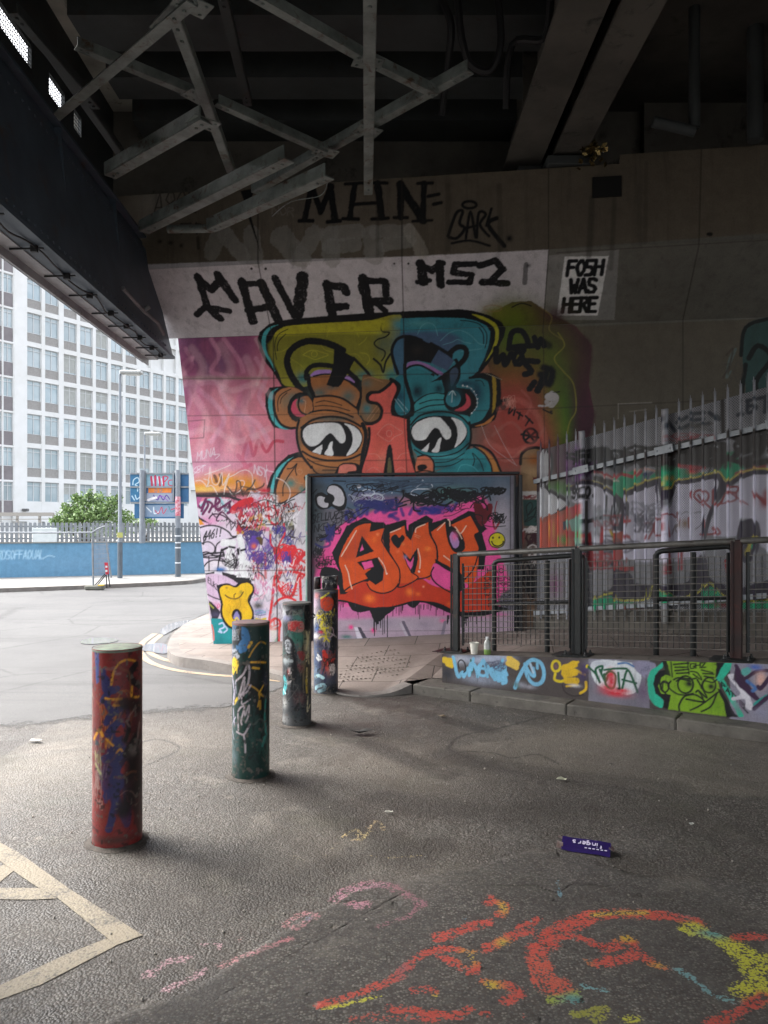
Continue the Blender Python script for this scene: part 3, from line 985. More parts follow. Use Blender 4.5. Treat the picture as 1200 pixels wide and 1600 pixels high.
LEFTW = '''
@ 260 720 6
# upper white scratch tags
x 2a1c22:.5 6 700 300 200 50 6 81
x 3a3034:.6 7 1100 640 80 120 6 82
x 8c1c28:.6 9 740 560 120 90 5 83
x 5a3a8a:.6 7 700 800 60 80 5 84
t e8d8e2:.8 6 245 120 110 60 -20 0.1 KST
s e8d8e2:.8 6 250 130 330 60 370 40
t e8d8e2:.85 6 285 0 170 80 -50 0.1 MUNA
s e8d8e2:.85 5 420 -55 500 -60 460 -20
t e8d8e2:.85 8 820 115 120 75 40 0.1 NSY
s e8d8e2:.8 6 940 40 935 120 945 220
s e8d8e2:.8 6 920 85 960 95 1005 105
s 7a3a50:.7 8 440 130 470 150 480 200 450 200
s 4a2a20:.8 26 450 140 470 190
s 4a2a20:.8 24 500 130 520 180 500 230
s e8dcd8:.9 6 275 190 320 185 360 215 380 240 400 150 410 60 430 200 480 220 520 110 530 230 590 120 545 270 570 170 640 130 700 95 760 90 805 140 800 260 760 350
s e8dcd8:.9 6 350 170 400 190 385 240 420 230 450 260 490 340
s e8dcd8:.9 6 360 130 480 90 600 40
s e8dcd8:.9 6 545 270 540 340 560 420 600 440 605 470
s e8dcd8:.9 6 590 250 610 310 680 290 730 220 720 185 680 190 655 210
s e8dcd8:.9 6 830 180 815 220 850 280 950 300 1040 330
s e8dcd8:.9 6 1030 160 1100 190 1150 250 1160 320 1130 390
l k:.85 9 120 10 120 10
s 3a2c24:.9 14 640 310 660 240 660 190 690 200 700 260 720 330
s 3a2c24:.9 14 570 240 610 290 650 340
s 3a2c24:.9 14 750 280 800 240 830 180
s 3a2c24:.9 16 760 265 830 270 900 240 915 215
s 3a2c24:.9 12 700 240 760 250 830 265
b c8283c 920 280 60 24 .9
x F 6 860 330 70 40 5 21
# purple burst tag on pink
p F 270 400 420 350 600 360 700 480 640 680 300 620
b d890b8 400 560 160 60 .8
s 8cc8d0:.9 30 320 430 400 370
s 8cc8d0:.9 30 500 350 560 470
s 8cc8d0:.7 20 330 500 350 440
s 6a1c50 26 295 415 330 440 370 360 330 470
s 6a1c50 24 340 500 390 420 380 380 430 410 400 480
s 6a1c50 26 440 430 500 380 470 350 460 440 500 460
s 6a1c50 24 480 460 560 410 600 380
s 6a1c50 26 590 400 600 470 575 490
s 3c1a34 14 400 540 440 500 520 510 570 550 470 560 520 480 600 560 640 590
s 3c1a34 12 430 490 470 530 510 480
p b45a8c 230 330 260 300 340 340 300 420 270 520
p 241c22 270 500 300 520 400 585 300 560
p d88a28 275 530 330 560 360 600 285 605
s 2c2028 26 240 325 400 330 560 330 660 360 720 380
# red smear, white cloud and black loops
s cc2230 60 640 440 700 400 790 370
s b41e2c:.9 70 690 560 720 500 690 640 700 680
d cc2230:.8 44 620 470 720 440 810 430
b d8604c 720 600 40 20 .7
b e8b0a0 770 590 24 24 .9
f dcd4da 840 470 900 350 1000 340 1050 400 1060 520 1020 620 900 610 820 570
b e8e0e4 990 360 50 40 .9
s d02c38 22 950 380 955 460 960 530 985 580 1020 600
s d02c38 22 1010 420 1030 470 1060 560 1020 600
b c8682c 1060 540 30 20 .8
s k 10 780 430 830 390 870 410 830 450 790 440
s k 10 860 380 930 365 1000 390 1050 400
s k 11 905 460 950 430 1010 450 1025 495 980 520 920 500 905 460
s k 11 650 500 680 580 700 620 750 610 690 540 760 470
s k 11 760 620 820 560 880 560 940 570 880 600 800 600
s k 11 700 560 760 540 800 590 760 620 720 640
s k 10 820 560 830 500 880 440 895 490 880 560
s k 10 1020 420 1060 420 1100 500 1180 440 1240 430
s k 10 700 680 760 640 850 605 950 600 1020 600
s k 9 740 650 800 620 800 680 860 650
s k 11 1080 430 1150 380 1200 360
s k 11 1070 440 1090 560 1150 570 1200 540
s k 10 1090 480 1150 500 1200 480
b 40381e 1160 470 60 30 .7
b 8a8a3a 1160 600 40 60 .6
s c0803c 14 1120 480 1200 470
p 3c3420 1110 620 1200 600 1200 700 1140 720
b d8d4d8 1130 680 60 50 .8
s 4a3c20 16 1190 640 1150 700 1200 720
t 4a3a86 8 1090 780 80 60 -10 0 ZB
q 2a1c24:.9 7 820 520 330 160 22 201
q b82430:.9 10 900 480 300 150 14 202
q 3c2a80:.85 8 900 800 240 160 22 203
q e8e0e4:.9 8 800 620 340 160 16 204
q 6a1c4c:.8 9 560 480 260 120 9 205
q 2a1c24:.8 6 1080 700 140 220 16 206
q c89a30:.7 10 860 640 220 120 8 207
q 3a7a70:.6 9 900 700 240 160 8 208
# 446 bubble
f d9c9d9 290 640 400 605 520 620 620 700 720 700 700 960 320 960
s 241a24 15 295 632 400 606 500 620 580 665 620 710 680 700
t k 11 345 745 170 80 -40 0.15 446!!
s k 12 330 770 350 780 350 720 375 710 360 750
s 241a24 12 340 770 400 760 450 800 450 850 430 870
s 241a24 13 460 860 470 790 520 750 600 730 690 705
s 241a24 14 330 865 380 855 430 870 520 860
s 241a24 14 330 895 400 870 460 890 540 880
s 241a24 14 335 905 420 910 480 905
d W:.8 60 540 770 620 770
d W:.7 50 690 720 720 880
d W:.7 70 600 850 620 940
d W:.8 50 700 900 760 960
s k 20 520 840 570 815
s k 20 590 805 640 815
s k 22 670 830 675 870
s k 20 700 840 740 830
s k 16 500 930 520 830 560 940
s k 13 590 960 620 870 640 960
s k 12 500 900 560 890
x 3c2c70 9 840 720 110 70 8 31
f 5c3c98 780 780 800 710 850 710 860 790 820 840 780 830
b d86850 820 800 26 26 1
f 5a4420 840 720 900 720 900 790 860 770
b 6a4a9a 950 800 40 70 .8
o V 10 820 800 50 70
s V 10 920 720 970 760 980 820 930 860 900 800
s V 9 780 920 820 870 880 850 900 900 860 950
s V 9 940 740 990 790 1000 850 950 880
z e05a30:.8 24 820 860 820 1100
z d87850:.8 26 860 880 860 1100
z b83a30:.8 24 925 870 930 1100
l 9a3a30:.8 6 845 860 845 1100
l 3c2c28:.8 8 895 820 895 1120
s cc2838 16 975 690 980 780 1020 830 1040 910
s cc2838 16 1100 590 1110 680 1080 740 1050 800
s cc2838 22 1010 830 1030 960
s V 9 1080 610 1110 640 1090 680
s H 9 1130 760 1160 730 1170 790
x d82c34 14 1120 870 90 90 7 33
x 3c3488 7 1060 640 60 50 5 34
@ 300 860 6
x d82c34 15 940 70 140 110 8 41
x 4a3c90 8 890 90 50 90 5 42
s 3a2c80 9 570 150 630 90 700 90 720 140 700 170 580 160
s 3a2c80 8 600 170 640 110
s 3a2c80 8 660 170 680 110
s 3a2c80 9 720 20 760 60 740 120
s k 9 90 40 160 25 250 20 300 30
s k 9 95 60 180 50 260 60
f ded4dc 105 160 160 100 230 90 330 120 420 150 540 200 560 260 440 270 420 230 300 230 130 230
s 241a24 13 105 160 150 110 220 90 320 110
s 241a24 12 158 60 160 190
s 241a24 14 255 60 240 190
s 241a24 10 320 150 380 170 420 110 420 30
o 241a24 13 385 110 30 70
d W:.9 60 340 60 360 200
d W:.9 60 470 80 480 240
d W:.9 70 440 230 540 240
b 2a6cb0 270 180 50 24 1
b 2a6cb0 340 260 14 40 .8
p 262026 280 200 420 235 410 300 290 255
p 1c1a1e 120 215 210 200 210 220 130 228
p 1c1a1e 400 290 410 250 550 260 560 300 480 330 420 330
d k:.9 22 510 150 540 160
s k 11 570 280 560 260 610 200 670 240 690 320 680 400 630 430 580 395
s R:.7 12 600 220 660 250 670 330
# left lower
f d2b4cc 130 240 280 230 400 290 420 330 260 450 150 440
b d8a0c0 220 520 60 50 .9
t 241a24 7 150 300 130 50 110 0 EUKSA
s 241a24 11 145 412 200 440 265 462
p 241e26 155 465 190 490 270 580 240 640 190 670
s a0a43c:.8 14 160 500 200 540
s d04870 6 240 510 240 540 260 520 250 500
p 1a8c90 175 640 280 640 360 720 520 900 205 890
b 0f7a80 260 850 50 60 .7
s b8c8e8 14 255 690 290 680 300 720 260 740 280 770 250 760
s b8c8e8 13 300 700 330 740 300 770
b 4a4464 220 600 60 30 .6
s e07060 12 185 700 200 760 205 840
# red loop M at the right of the tooth
b 3a3c34 620 520 50 40 .9
b 8a88c0 630 580 70 30 .9
s 4aa0a0 6 590 570 640 560 690 580 640 590 600 600
s 3c3c6c 6 590 600 640 610 690 600
s d8c020 20 600 640 640 650 690 640
z f0a8c0:.9 26 590 460 660 440 690 390
s d83034 26 712 900 720 700 750 480 775 260 800 260 830 380 900 440 950 400 1000 240 1010 260 1015 340 1020 460
s d83034 22 770 520 820 460 900 440 970 470
s d83034 24 720 700 770 640 820 660 820 720 750 740 740 710
s d83034 14 770 640 770 700
s d83034 14 795 640 800 690
s d83034 14 750 720 810 690
s d83034 22 820 720 815 800 815 880
d R:.8 24 560 100 600 100
s d83034 24 820 215 900 200 1000 210 1080 240
s 3a2c86 13 890 240 900 200 930 240 935 200
l 3a2c86 12 920 275 925 320
l 3a2c86 12 890 278 955 272
s 3a2c86 13 895 330 940 330 920 370 930 385
t 3a3a80:.5 5 850 250 30 20 0 0 NH
b ded6cc 760 780 40 90 .7
s 8ab89a:.7 20 780 860 800 820
l 2c2426:.9 6 790 0 800 880
l 2c2426:.6 3 580 0 590 350
l 2c2426:.6 3 710 0 712 200
b F 690 330 70 60 .6
s F:.9 8 700 320 740 340 700 350
x k:.8 8 360 110 110 60 5 85
x 1c1a20:.7 6 640 110 120 90 6 86
x 6a3c8c:.8 7 640 60 90 70 6 87
t d83034 9 850 430 140 60 -10 0 ROSE
x d82c34:.8 10 860 330 90 60 4 88
D 2c2426:.5 720 1060 40 160 4 16 89
D a82c34:.5 820 1060 150 120 5 10 90
D 2c2426:.35 130 480 240 60 4 10 91
x c8c0c8:.5 7 690 420 80 60 4 92
q d02c34:.9 11 920 120 170 140 16 211
q 241a24:.75 6 560 120 260 130 20 212
q 4a3490:.8 7 640 120 150 120 16 213
q f0e8ec:.8 7 700 260 240 160 14 214
q 241a24:.6 5 900 420 160 220 14 215
q 6a7a8a:.5 8 660 500 120 160 10 216
q c8408a:.6 9 620 330 120 120 8 217
# the yellow tooth
f k 235 340 255 320 330 308 400 330 440 300 520 285 575 320 585 380 560 440 545 490 570 540 580 600 575 660 500 700 400 740 330 715 280 640 262 570 270 500 250 420
f Y 262 360 300 330 350 330 410 350 460 315 520 305 562 335 565 380 530 430 520 480 550 540 562 600 550 650 480 690 400 720 340 695 300 630 284 570 292 500 272 430
s k 11 312 418 340 440 400 455 450 435 480 390
s k 9 395 445 395 420 408 405
b 8a7a20 325 350 14 12 .8
b 8a8420 460 390 16 20 .8
x b08a10:.5 3 420 500 100 120 8 55
f k 372 610 390 560 420 548 450 565 468 610 460 660 400 660
f 8a80b8 392 640 395 600 420 570 440 600 446 650
s e8d040:.9 14 400 660 420 630 440 660
'''
SEAMS = '''
@ 0 0 1
l 2c2622:.75 2.2 403 250 403 409 425 525
l 2c2622:.75 2.0 427 525 429 690 434 1005
l 2c2622:.8 2.2 628 250 628 405 631 520
l 2c2622:.7 1.8 631 520 632 660 636 745
l 2c2622:.7 1.8 857 250 857 395 848 520
l 2c2622:.6 1.6 849 520 851 720
l 2c2622:.7 2.0 1096 230 1092 384 1067 500
l 2c2622:.7 2.0 1067 500 1067 1000
l 2c2622:.6 1.6 270 592 430 591 640 585 760 583
l 2c2622:.5 1.6 270 650 430 648 640 645 860 638 1000 631 1200 622
l 2c2622:.5 1.6 280 722 480 721 840 716
l 2c2622:.65 1.8 290 771 484 770
l 2c2622:.65 1.8 300 892 484 891
l 3a2c34:.6 1.4 270 660 320 656 318 684 285 686
l 30261f:.5 1.6 870 395 1250 372
e 241e1c 393 420 2 2
e 241e1c 415 420 2 2
e 241e1c 616 412 1.6 1.6
e 241e1c 638 412 1.6 1.6
z 8a8070:.35 6 262 590 420 591
z 302a24:.5 9 925 310 920 400
z 302a24:.4 7 960 310 955 420
z 302a24:.3 6 1010 255 1008 380
z 302a24:.35 8 700 290 700 390
z 302a24:.35 8 780 290 782 390
z 302a24:.35 6 590 330 590 400
e 1a1612 1109 366 5 3
l b0a8a0:.5 1.5 966 631 966 654
l b0a8a0:.5 1.5 966 631 1018 629
l b0a8a0:.35 1.5 984 643 1010 640
s 6f8f8f:.4 3 1140 570 1150 545 1140 560 1135 590 1142 580
# big teal tag far right
f 35524e 1160 560 1165 510 1200 495 1240 490 1240 700 1170 690 1155 640 1165 610
s 161a18 6 1158 555 1165 512 1200 498
s 161a18 8 1170 560 1185 540 1205 560 1180 600 1200 640
s 161a18 7 1165 570 1160 620 1175 660 1165 700
s 4a4038:.7 3 1135 555 1145 545 1140 570 1130 590
t 565048:.5 3 1130 600 30 30 -5 0 30
'''
AMY = '''
@ 480 740 6
p 6f6a76 20 30 2100 20 2100 1600 20 1600
p 4f6478 60 40 1900 30 1900 330 60 330
b 3f4a50 60 300 130 400 .95
b 38404a 80 100 120 100 .8
b 5a7894 700 120 300 90 .7
b 46607c 250 60 200 40 .7
b 5a8a7c 1350 180 200 60 .7
b 7ab08c 1500 240 130 50 .6
b 8a6a9a 560 230 160 60 .6
b a06a8a 800 260 200 50 .6
b a49cA8 1830 400 120 260 .9
b b0a8b0 1800 700 120 300 .9
b d8788a 1000 260 160 40 .5
f f0569c 250 560 330 480 400 420 700 360 940 380 1160 360 1300 330 1500 330 1640 240 1720 380 1760 640 1850 900 1800 1200 1760 1500 200 1500 160 900 200 700
F f0569c 170 660 300 500 700 330 1100 310 1400 290 1640 210 1740 420 1780 700 1780 1150 200 1150
b ec3f8c 160 830 80 60 .8
b 8a3c64 120 830 100 60 .6
# low pale-pink zone
p b8a0b0 130 1250 2000 1290 2000 1580 130 1580
F d878ac 200 1210 400 1250 600 1260 900 1200 1300 1250 1800 1300 1800 1340 1000 1340 220 1360
b c8b8c4 900 1420 500 60 .6
b ff3c94 410 1440 22 22 1
b ff3c94 620 1470 22 24 1
b ff5ca4 1270 1380 30 20 .7
b 58807c 370 1530 60 20 .9
b 6a8a98 500 1540 60 16 .6
b 7a7088 700 1400 200 60 .4
b 9a8a9c 1100 1420 140 60 .6
p 4a4450 470 1440 500 1440 565 1552 525 1552
p d8d0dc 440 1440 470 1440 520 1552 470 1552
p 6a6070 880 1380 910 1380 985 1535 955 1535
p c0b4c0 860 1400 882 1400 955 1535 930 1535
p 8a8090 1280 1380 1310 1380 1280 1530 1250 1530
l 5a5260:.7 5 240 1480 1500 1470
D k:.8 160 1500 1225 30 4 30 5
# orange wave
f k 130 900 240 880 330 960 420 1280 700 1260 1000 1190 1150 1230 1400 1330 1600 1340 1780 1300 1780 1240 300 1050
f cc3a1c 240 1060 360 1100 560 960 1000 960 1160 1040 1300 1080 1500 1100 1740 900 1760 1240 1600 1290 1420 1290 1240 1220 1120 1200 1000 1200 850 1235 700 1265 560 1250 420 1215 300 1180 240 1180
s k 18 130 1200 300 1190 420 1215 560 1255 700 1268 850 1240 1000 1200 1120 1205 1240 1225 1400 1300 1600 1320 1780 1270
f k 600 1260 820 1255 740 1330 690 1380 640 1390 600 1320
s k 26 720 1330 640 1360 660 1400
f k 940 1220 1060 1190 1000 1260
s k 22 1340 1280 1420 1320 1500 1350
D k 150 360 1200 60 6 12 61
D k 470 520 1260 70 6 3 62
D k 600 760 1330 150 8 10 63
D k 800 960 1230 100 7 8 64
D k 1000 1300 1230 90 7 14 65
D k 1300 1650 1330 80 8 20 66
b ff7a2c 585 1170 50 40 .9
b ff7a2c 960 1110 36 36 .9
b f06a28 1040 1130 24 20 .8
b e85a20 1330 1220 24 20 .9
b f8a080 1090 1060 10 10 .9
b ff8a40 1360 1160 10 10 .9
# letters: black backing
p k 230 745 370 490 540 408 620 455 720 455 740 480 920 430 935 440 945 540 950 480 1115 390 1180 430 1175 460 1300 420 1350 440 1510 350 1580 360 1680 520 1640 560 1680 700 1660 900 1500 900 1400 1000 1280 1070 1150 900 1000 1000 700 1020 500 1010 360 1130 310 1130 280 1000 260 880 150 930 140 960 120 950 190 895 300 920
p f0569c 930 450 950 450 946 550 938 550
# A
f A 302 780 440 520 590 470 584 545 730 515 705 620 760 740 850 850 870 960 830 1060 740 1110 620 1110 560 1040 600 980 500 1020 360 1110 330 950
p A 440 525 592 468 584 548 728 514 706 612 765 740 420 990 345 930 302 780
F cc4a20 330 780 460 560 560 520 540 640 440 800
p k 455 790 512 580 625 728
p f05aa0 495 730 515 660 530 715
p k 468 830 660 785 720 900 710 1000 640 1045 580 1000 540 940 600 890 530 900
p f0569c 510 835 605 815 622 872 540 900
f A 560 1040 640 1050 720 1000 745 900 800 850 860 900 868 980 830 1060 740 1112 640 1110
s k 13 560 1030 600 1090 700 1122 800 1095 860 1020 868 920 840 850 770 750 710 650 700 610 730 515
s k 12 590 970 640 950 560 1000
s k 14 330 1115 420 1050 580 985
b f06a24 630 620 26 30 .9
b ff8a50 660 570 16 16 .9
s f0c8b0 10 320 775 400 640 460 535
s f0c8b0 10 355 860 385 930 400 1010 420 1080
s f0c8b0 9 670 790 720 860 742 935
e f0d0c0 745 938 8 8
p 5a6068 722 590 740 560 740 650 728 660
p k 705 612 730 515 742 500 775 545 770 740 740 710
# M
p A 775 550 915 485 925 580 970 625 1010 520 1140 450 1150 560 1210 690 1215 850 1150 1000 1020 960 880 1010 870 900 775 740
f A 775 700 850 830 880 960 860 1030 1000 1010 1060 970 1030 900 900 740
p k 770 560 750 500 920 430 935 520 975 580 1010 500 1115 395 1175 435 1140 452 1012 520 972 625 920 560 912 485 778 552
f k 785 600 830 570 860 600 890 575 915 600 890 650 850 700 800 650
p k 850 640 880 640 852 698
p k 890 725 965 800 1030 700 1040 800 1010 930 975 930 930 850
p f05aa0 915 780 965 835 1000 780 990 860 970 900 940 850
b 8a88a8 920 780 20 20 .7
s k 12 770 740 820 820 865 900 868 1010 850 1060
s k 12 975 925 1040 970 1000 1010 900 1060 850 1065
s k 13 1140 450 1150 560 1210 690 1215 850 1150 960 1030 990
s f0c8b0 10 780 552 860 520 875 512
s f0c8b0 10 1015 550 1025 510 1105 475
s f0c8b0 10 1038 705 1060 800 1055 890
e f0d0c0 1048 918 9 9
s e09a78 4 1005 570 1060 590
s e09a78 4 1005 585 1050 605
b ff8030 1130 705 30 22 .9
b f07040 850 730 18 18 .8
b e87a40 900 660 16 16 .8
# Y
p A 1160 540 1300 445 1330 450 1315 560 1360 690 1440 740 1480 700 1440 560 1350 480 1530 395 1610 540 1575 575 1610 700 1590 860 1560 1000 1400 960 1250 820 1200 700
f A 1210 850 1230 780 1400 860 1500 860 1600 760 1590 940 1540 1050 1480 1020 1400 980
s k 16 1175 530 1150 560 1210 680 1220 800 1190 870
p k 1165 545 1150 480 1300 420 1340 450 1310 490 1300 448
p k 1350 478 1540 370 1690 520 1610 545 1530 395
f k 1290 440 1320 600 1360 720 1430 740 1480 690 1450 570 1380 510 1320 470
f b88ac0 1335 600 1360 545 1400 590 1425 640 1410 690 1370 690
b f06aa0 1380 590 30 40 .8
s k 13 1300 440 1310 560 1340 670 1400 730
s k 13 1595 560 1570 580 1600 660 1610 720 1560 890 1480 990
p k 1200 800 1420 920 1470 960 1480 1080 1380 1140 1200 860
f f0569c 1165 920 1195 840 1300 900 1410 960 1410 1020 1280 1080 1190 1000
s k 14 1185 880 1160 940 1190 1010 1280 1080 1380 1130
s f0c8b0 10 1280 770 1350 820 1420 845
s f0c8b0 10 1320 430 1335 445 1338 490
s f0c8b0 10 1400 530 1440 560 1490 490
s f0c8b0 10 1385 500 1410 530 1450 610
s f0c8b0 9 1220 530 1290 460
p cc3a1c 1350 1180 1640 960 1700 960 1700 1260 1480 1290
# smiley
e k 1780 625 80 76
e d8c820 1780 625 70 66
e k 1742 600 9 12
e k 1800 600 9 12
s k 14 1730 640 1750 670 1790 680 1830 660 1838 640
b k 1730 635 8 6 .9
b k 1838 635 8 6 .9
# eyes
f k 70 250 80 200 130 175 190 200 180 150 215 105 270 95 330 130 365 200 372 270 350 335 290 345 230 310 190 330 130 335 95 310
f c8c4ca 92 250 100 220 130 212 170 230 165 265 195 280 190 315 150 318 110 295
f c8c4ca 190 170 205 125 240 112 295 130 335 180 350 250 330 295 290 305 240 280 255 235 240 200
e k 215 235 42 42
e k 180 250 22 26
s k 10 245 68 300 70 360 72
s k 9 50 190 90 148
b k 80 345 14 14 .9
# blue and black tags on the dark strip
t 101218 7 45 470 70 80 -20 0.1 SKE
t 101218 8 130 440 70 70 -10 0.1 LU
t 101218 8 170 440 170 70 -30 0.1 LUZ9
t 101218 7 65 550 120 70 -20 0.1 NKE
x 101218 7 250 520 70 60 6 71
x 2c2f70:.8 18 230 560 60 110 4 72
x 101218 7 140 600 60 40 5 73
t 101218 7 80 870 190 80 -20 0.1 SENTIS
x 101218 6 170 850 90 50 5 74
x 101218:.8 10 100 730 60 60 4 75
s 2c2f70:.8 20 130 620 200 610 210 670 140 690 80 660
# top scrawls
e e0e0ea 485 120 22 18
s k 9 440 150 420 120 450 110 470 160 430 180 410 220 440 250 470 200 500 160 530 190 500 230 470 220 500 260 560 220 560 270 520 270 500 330 570 270 620 200
s d8e0ec 6 520 160 560 148 625 165 620 195 560 208 510 195
s d8e0ec 6 600 210 640 190 705 205 700 245 640 270 600 275
s d8e0ec 6 1020 130 1080 95 1160 100 1170 130 1100 145 1030 140
s d8e0ec 6 970 180 1010 150 1120 145 1170 170 1120 200 1000 205 970 185
e d8e0ec 1082 60 8 8
e d8e0ec 795 180 6 6
b 2c3440 850 110 18 34 .8
z H:.9 34 370 440 370 360 430 380 440 420 390 450
z H:.85 34 470 340 500 400 560 300 560 380
z H:.85 34 600 280 650 290 700 320 640 360
z H:.85 40 690 270 720 360 780 310 800 260
z H:.85 36 780 390 850 430
z H:.85 34 770 400 830 370
z H:.85 30 880 330 900 390
z H:.85 30 960 380 1000 320 1060 380 1100 330 1180 360
z H:.8 30 1200 330 1300 300 1350 350 1400 280
x H:.7 20 1230 330 180 50 5 76
s k 20 745 270 780 330 840 330 830 230
b k 835 230 14 14 .9
s k 16 900 175 900 220 840 310 930 290
b k 900 165 26 26 1
s k 13 900 200 1000 245 1090 180 1150 170 1180 230
s k 16 1000 240 1000 340 1060 350
s k 12 830 300 920 260 1010 250 1180 290
b k 1180 160 60 40 .8
s k 18 1180 160 1160 200 1180 260 1280 300 1360 260
x k 14 1300 190 130 70 6 77
s k 12 1300 150 1380 160 1420 220 1430 300
s k 10 1330 220 1450 230 1540 180
s k 12 1540 200 1600 240 1660 280
x k 16 1480 210 110 60 5 78
s k 14 1640 260 1680 130 1720 250
s k 10 1600 210 1700 170 1800 200
x k 13 1760 170 110 50 5 79
s k 12 1530 320 1560 280 1600 290 1560 320
t k 7 1280 370 200 60 -40 0.2 SOBE
s k 7 1280 400 1360 390 1480 330 1520 330
b 48100f 1600 360 16 16 .5
f 6a1420 1560 300 1580 260 1630 280 1660 330 1700 280 1740 300 1720 400 1660 480 1620 480 1580 400
b 501018 1640 380 60 80 .6
s k 16 1640 250 1680 300 1690 340
s 8a2030 10 1780 260 1760 360 1800 440 1780 480
s a02838 16 1740 440 1760 520 1800 460
x k 9 1770 420 90 60 6 80
s k 8 1560 380 1640 400 1640 470 1680 490 1760 500 1860 490
l 36343c 8 1905 -40 1905 1600
x 1a1c28 9 700 120 300 60 5 101
x 2c2f70:.8 14 700 300 260 60 7 102
x 14141c 11 1100 250 260 80 6 103
x 1a1a22 9 1600 200 240 80 6 104
x 3a4a60:.8 8 900 100 500 50 6 105
x c8d0dc:.6 5 560 200 160 60 3 106
x 14141c:.8 9 400 400 200 100 4 107
# stencilled message behind the railing
t 101012 9 1690 930 150 40 0 0 HAO
t 101012 8 1660 1000 240 34 0 0 OPEN
t 101012 8 1660 1050 240 34 0 0 BARK
t 101012 8 1660 1100 240 34 0 0 FILL
t 101012 8 1660 1150 240 34 0 0 WILD
t 101012 8 1700 1200 200 34 0 0 FEE
t 101012 8 1700 1250 200 34 0 0 FOV
l 5a5260:.5 3 450 520 450 1250
l 5a5260:.5 3 715 450 715 1250
l 5a5260:.5 3 985 500 985 1250
l 5a5260:.4 3 60 450 1900 440
'''
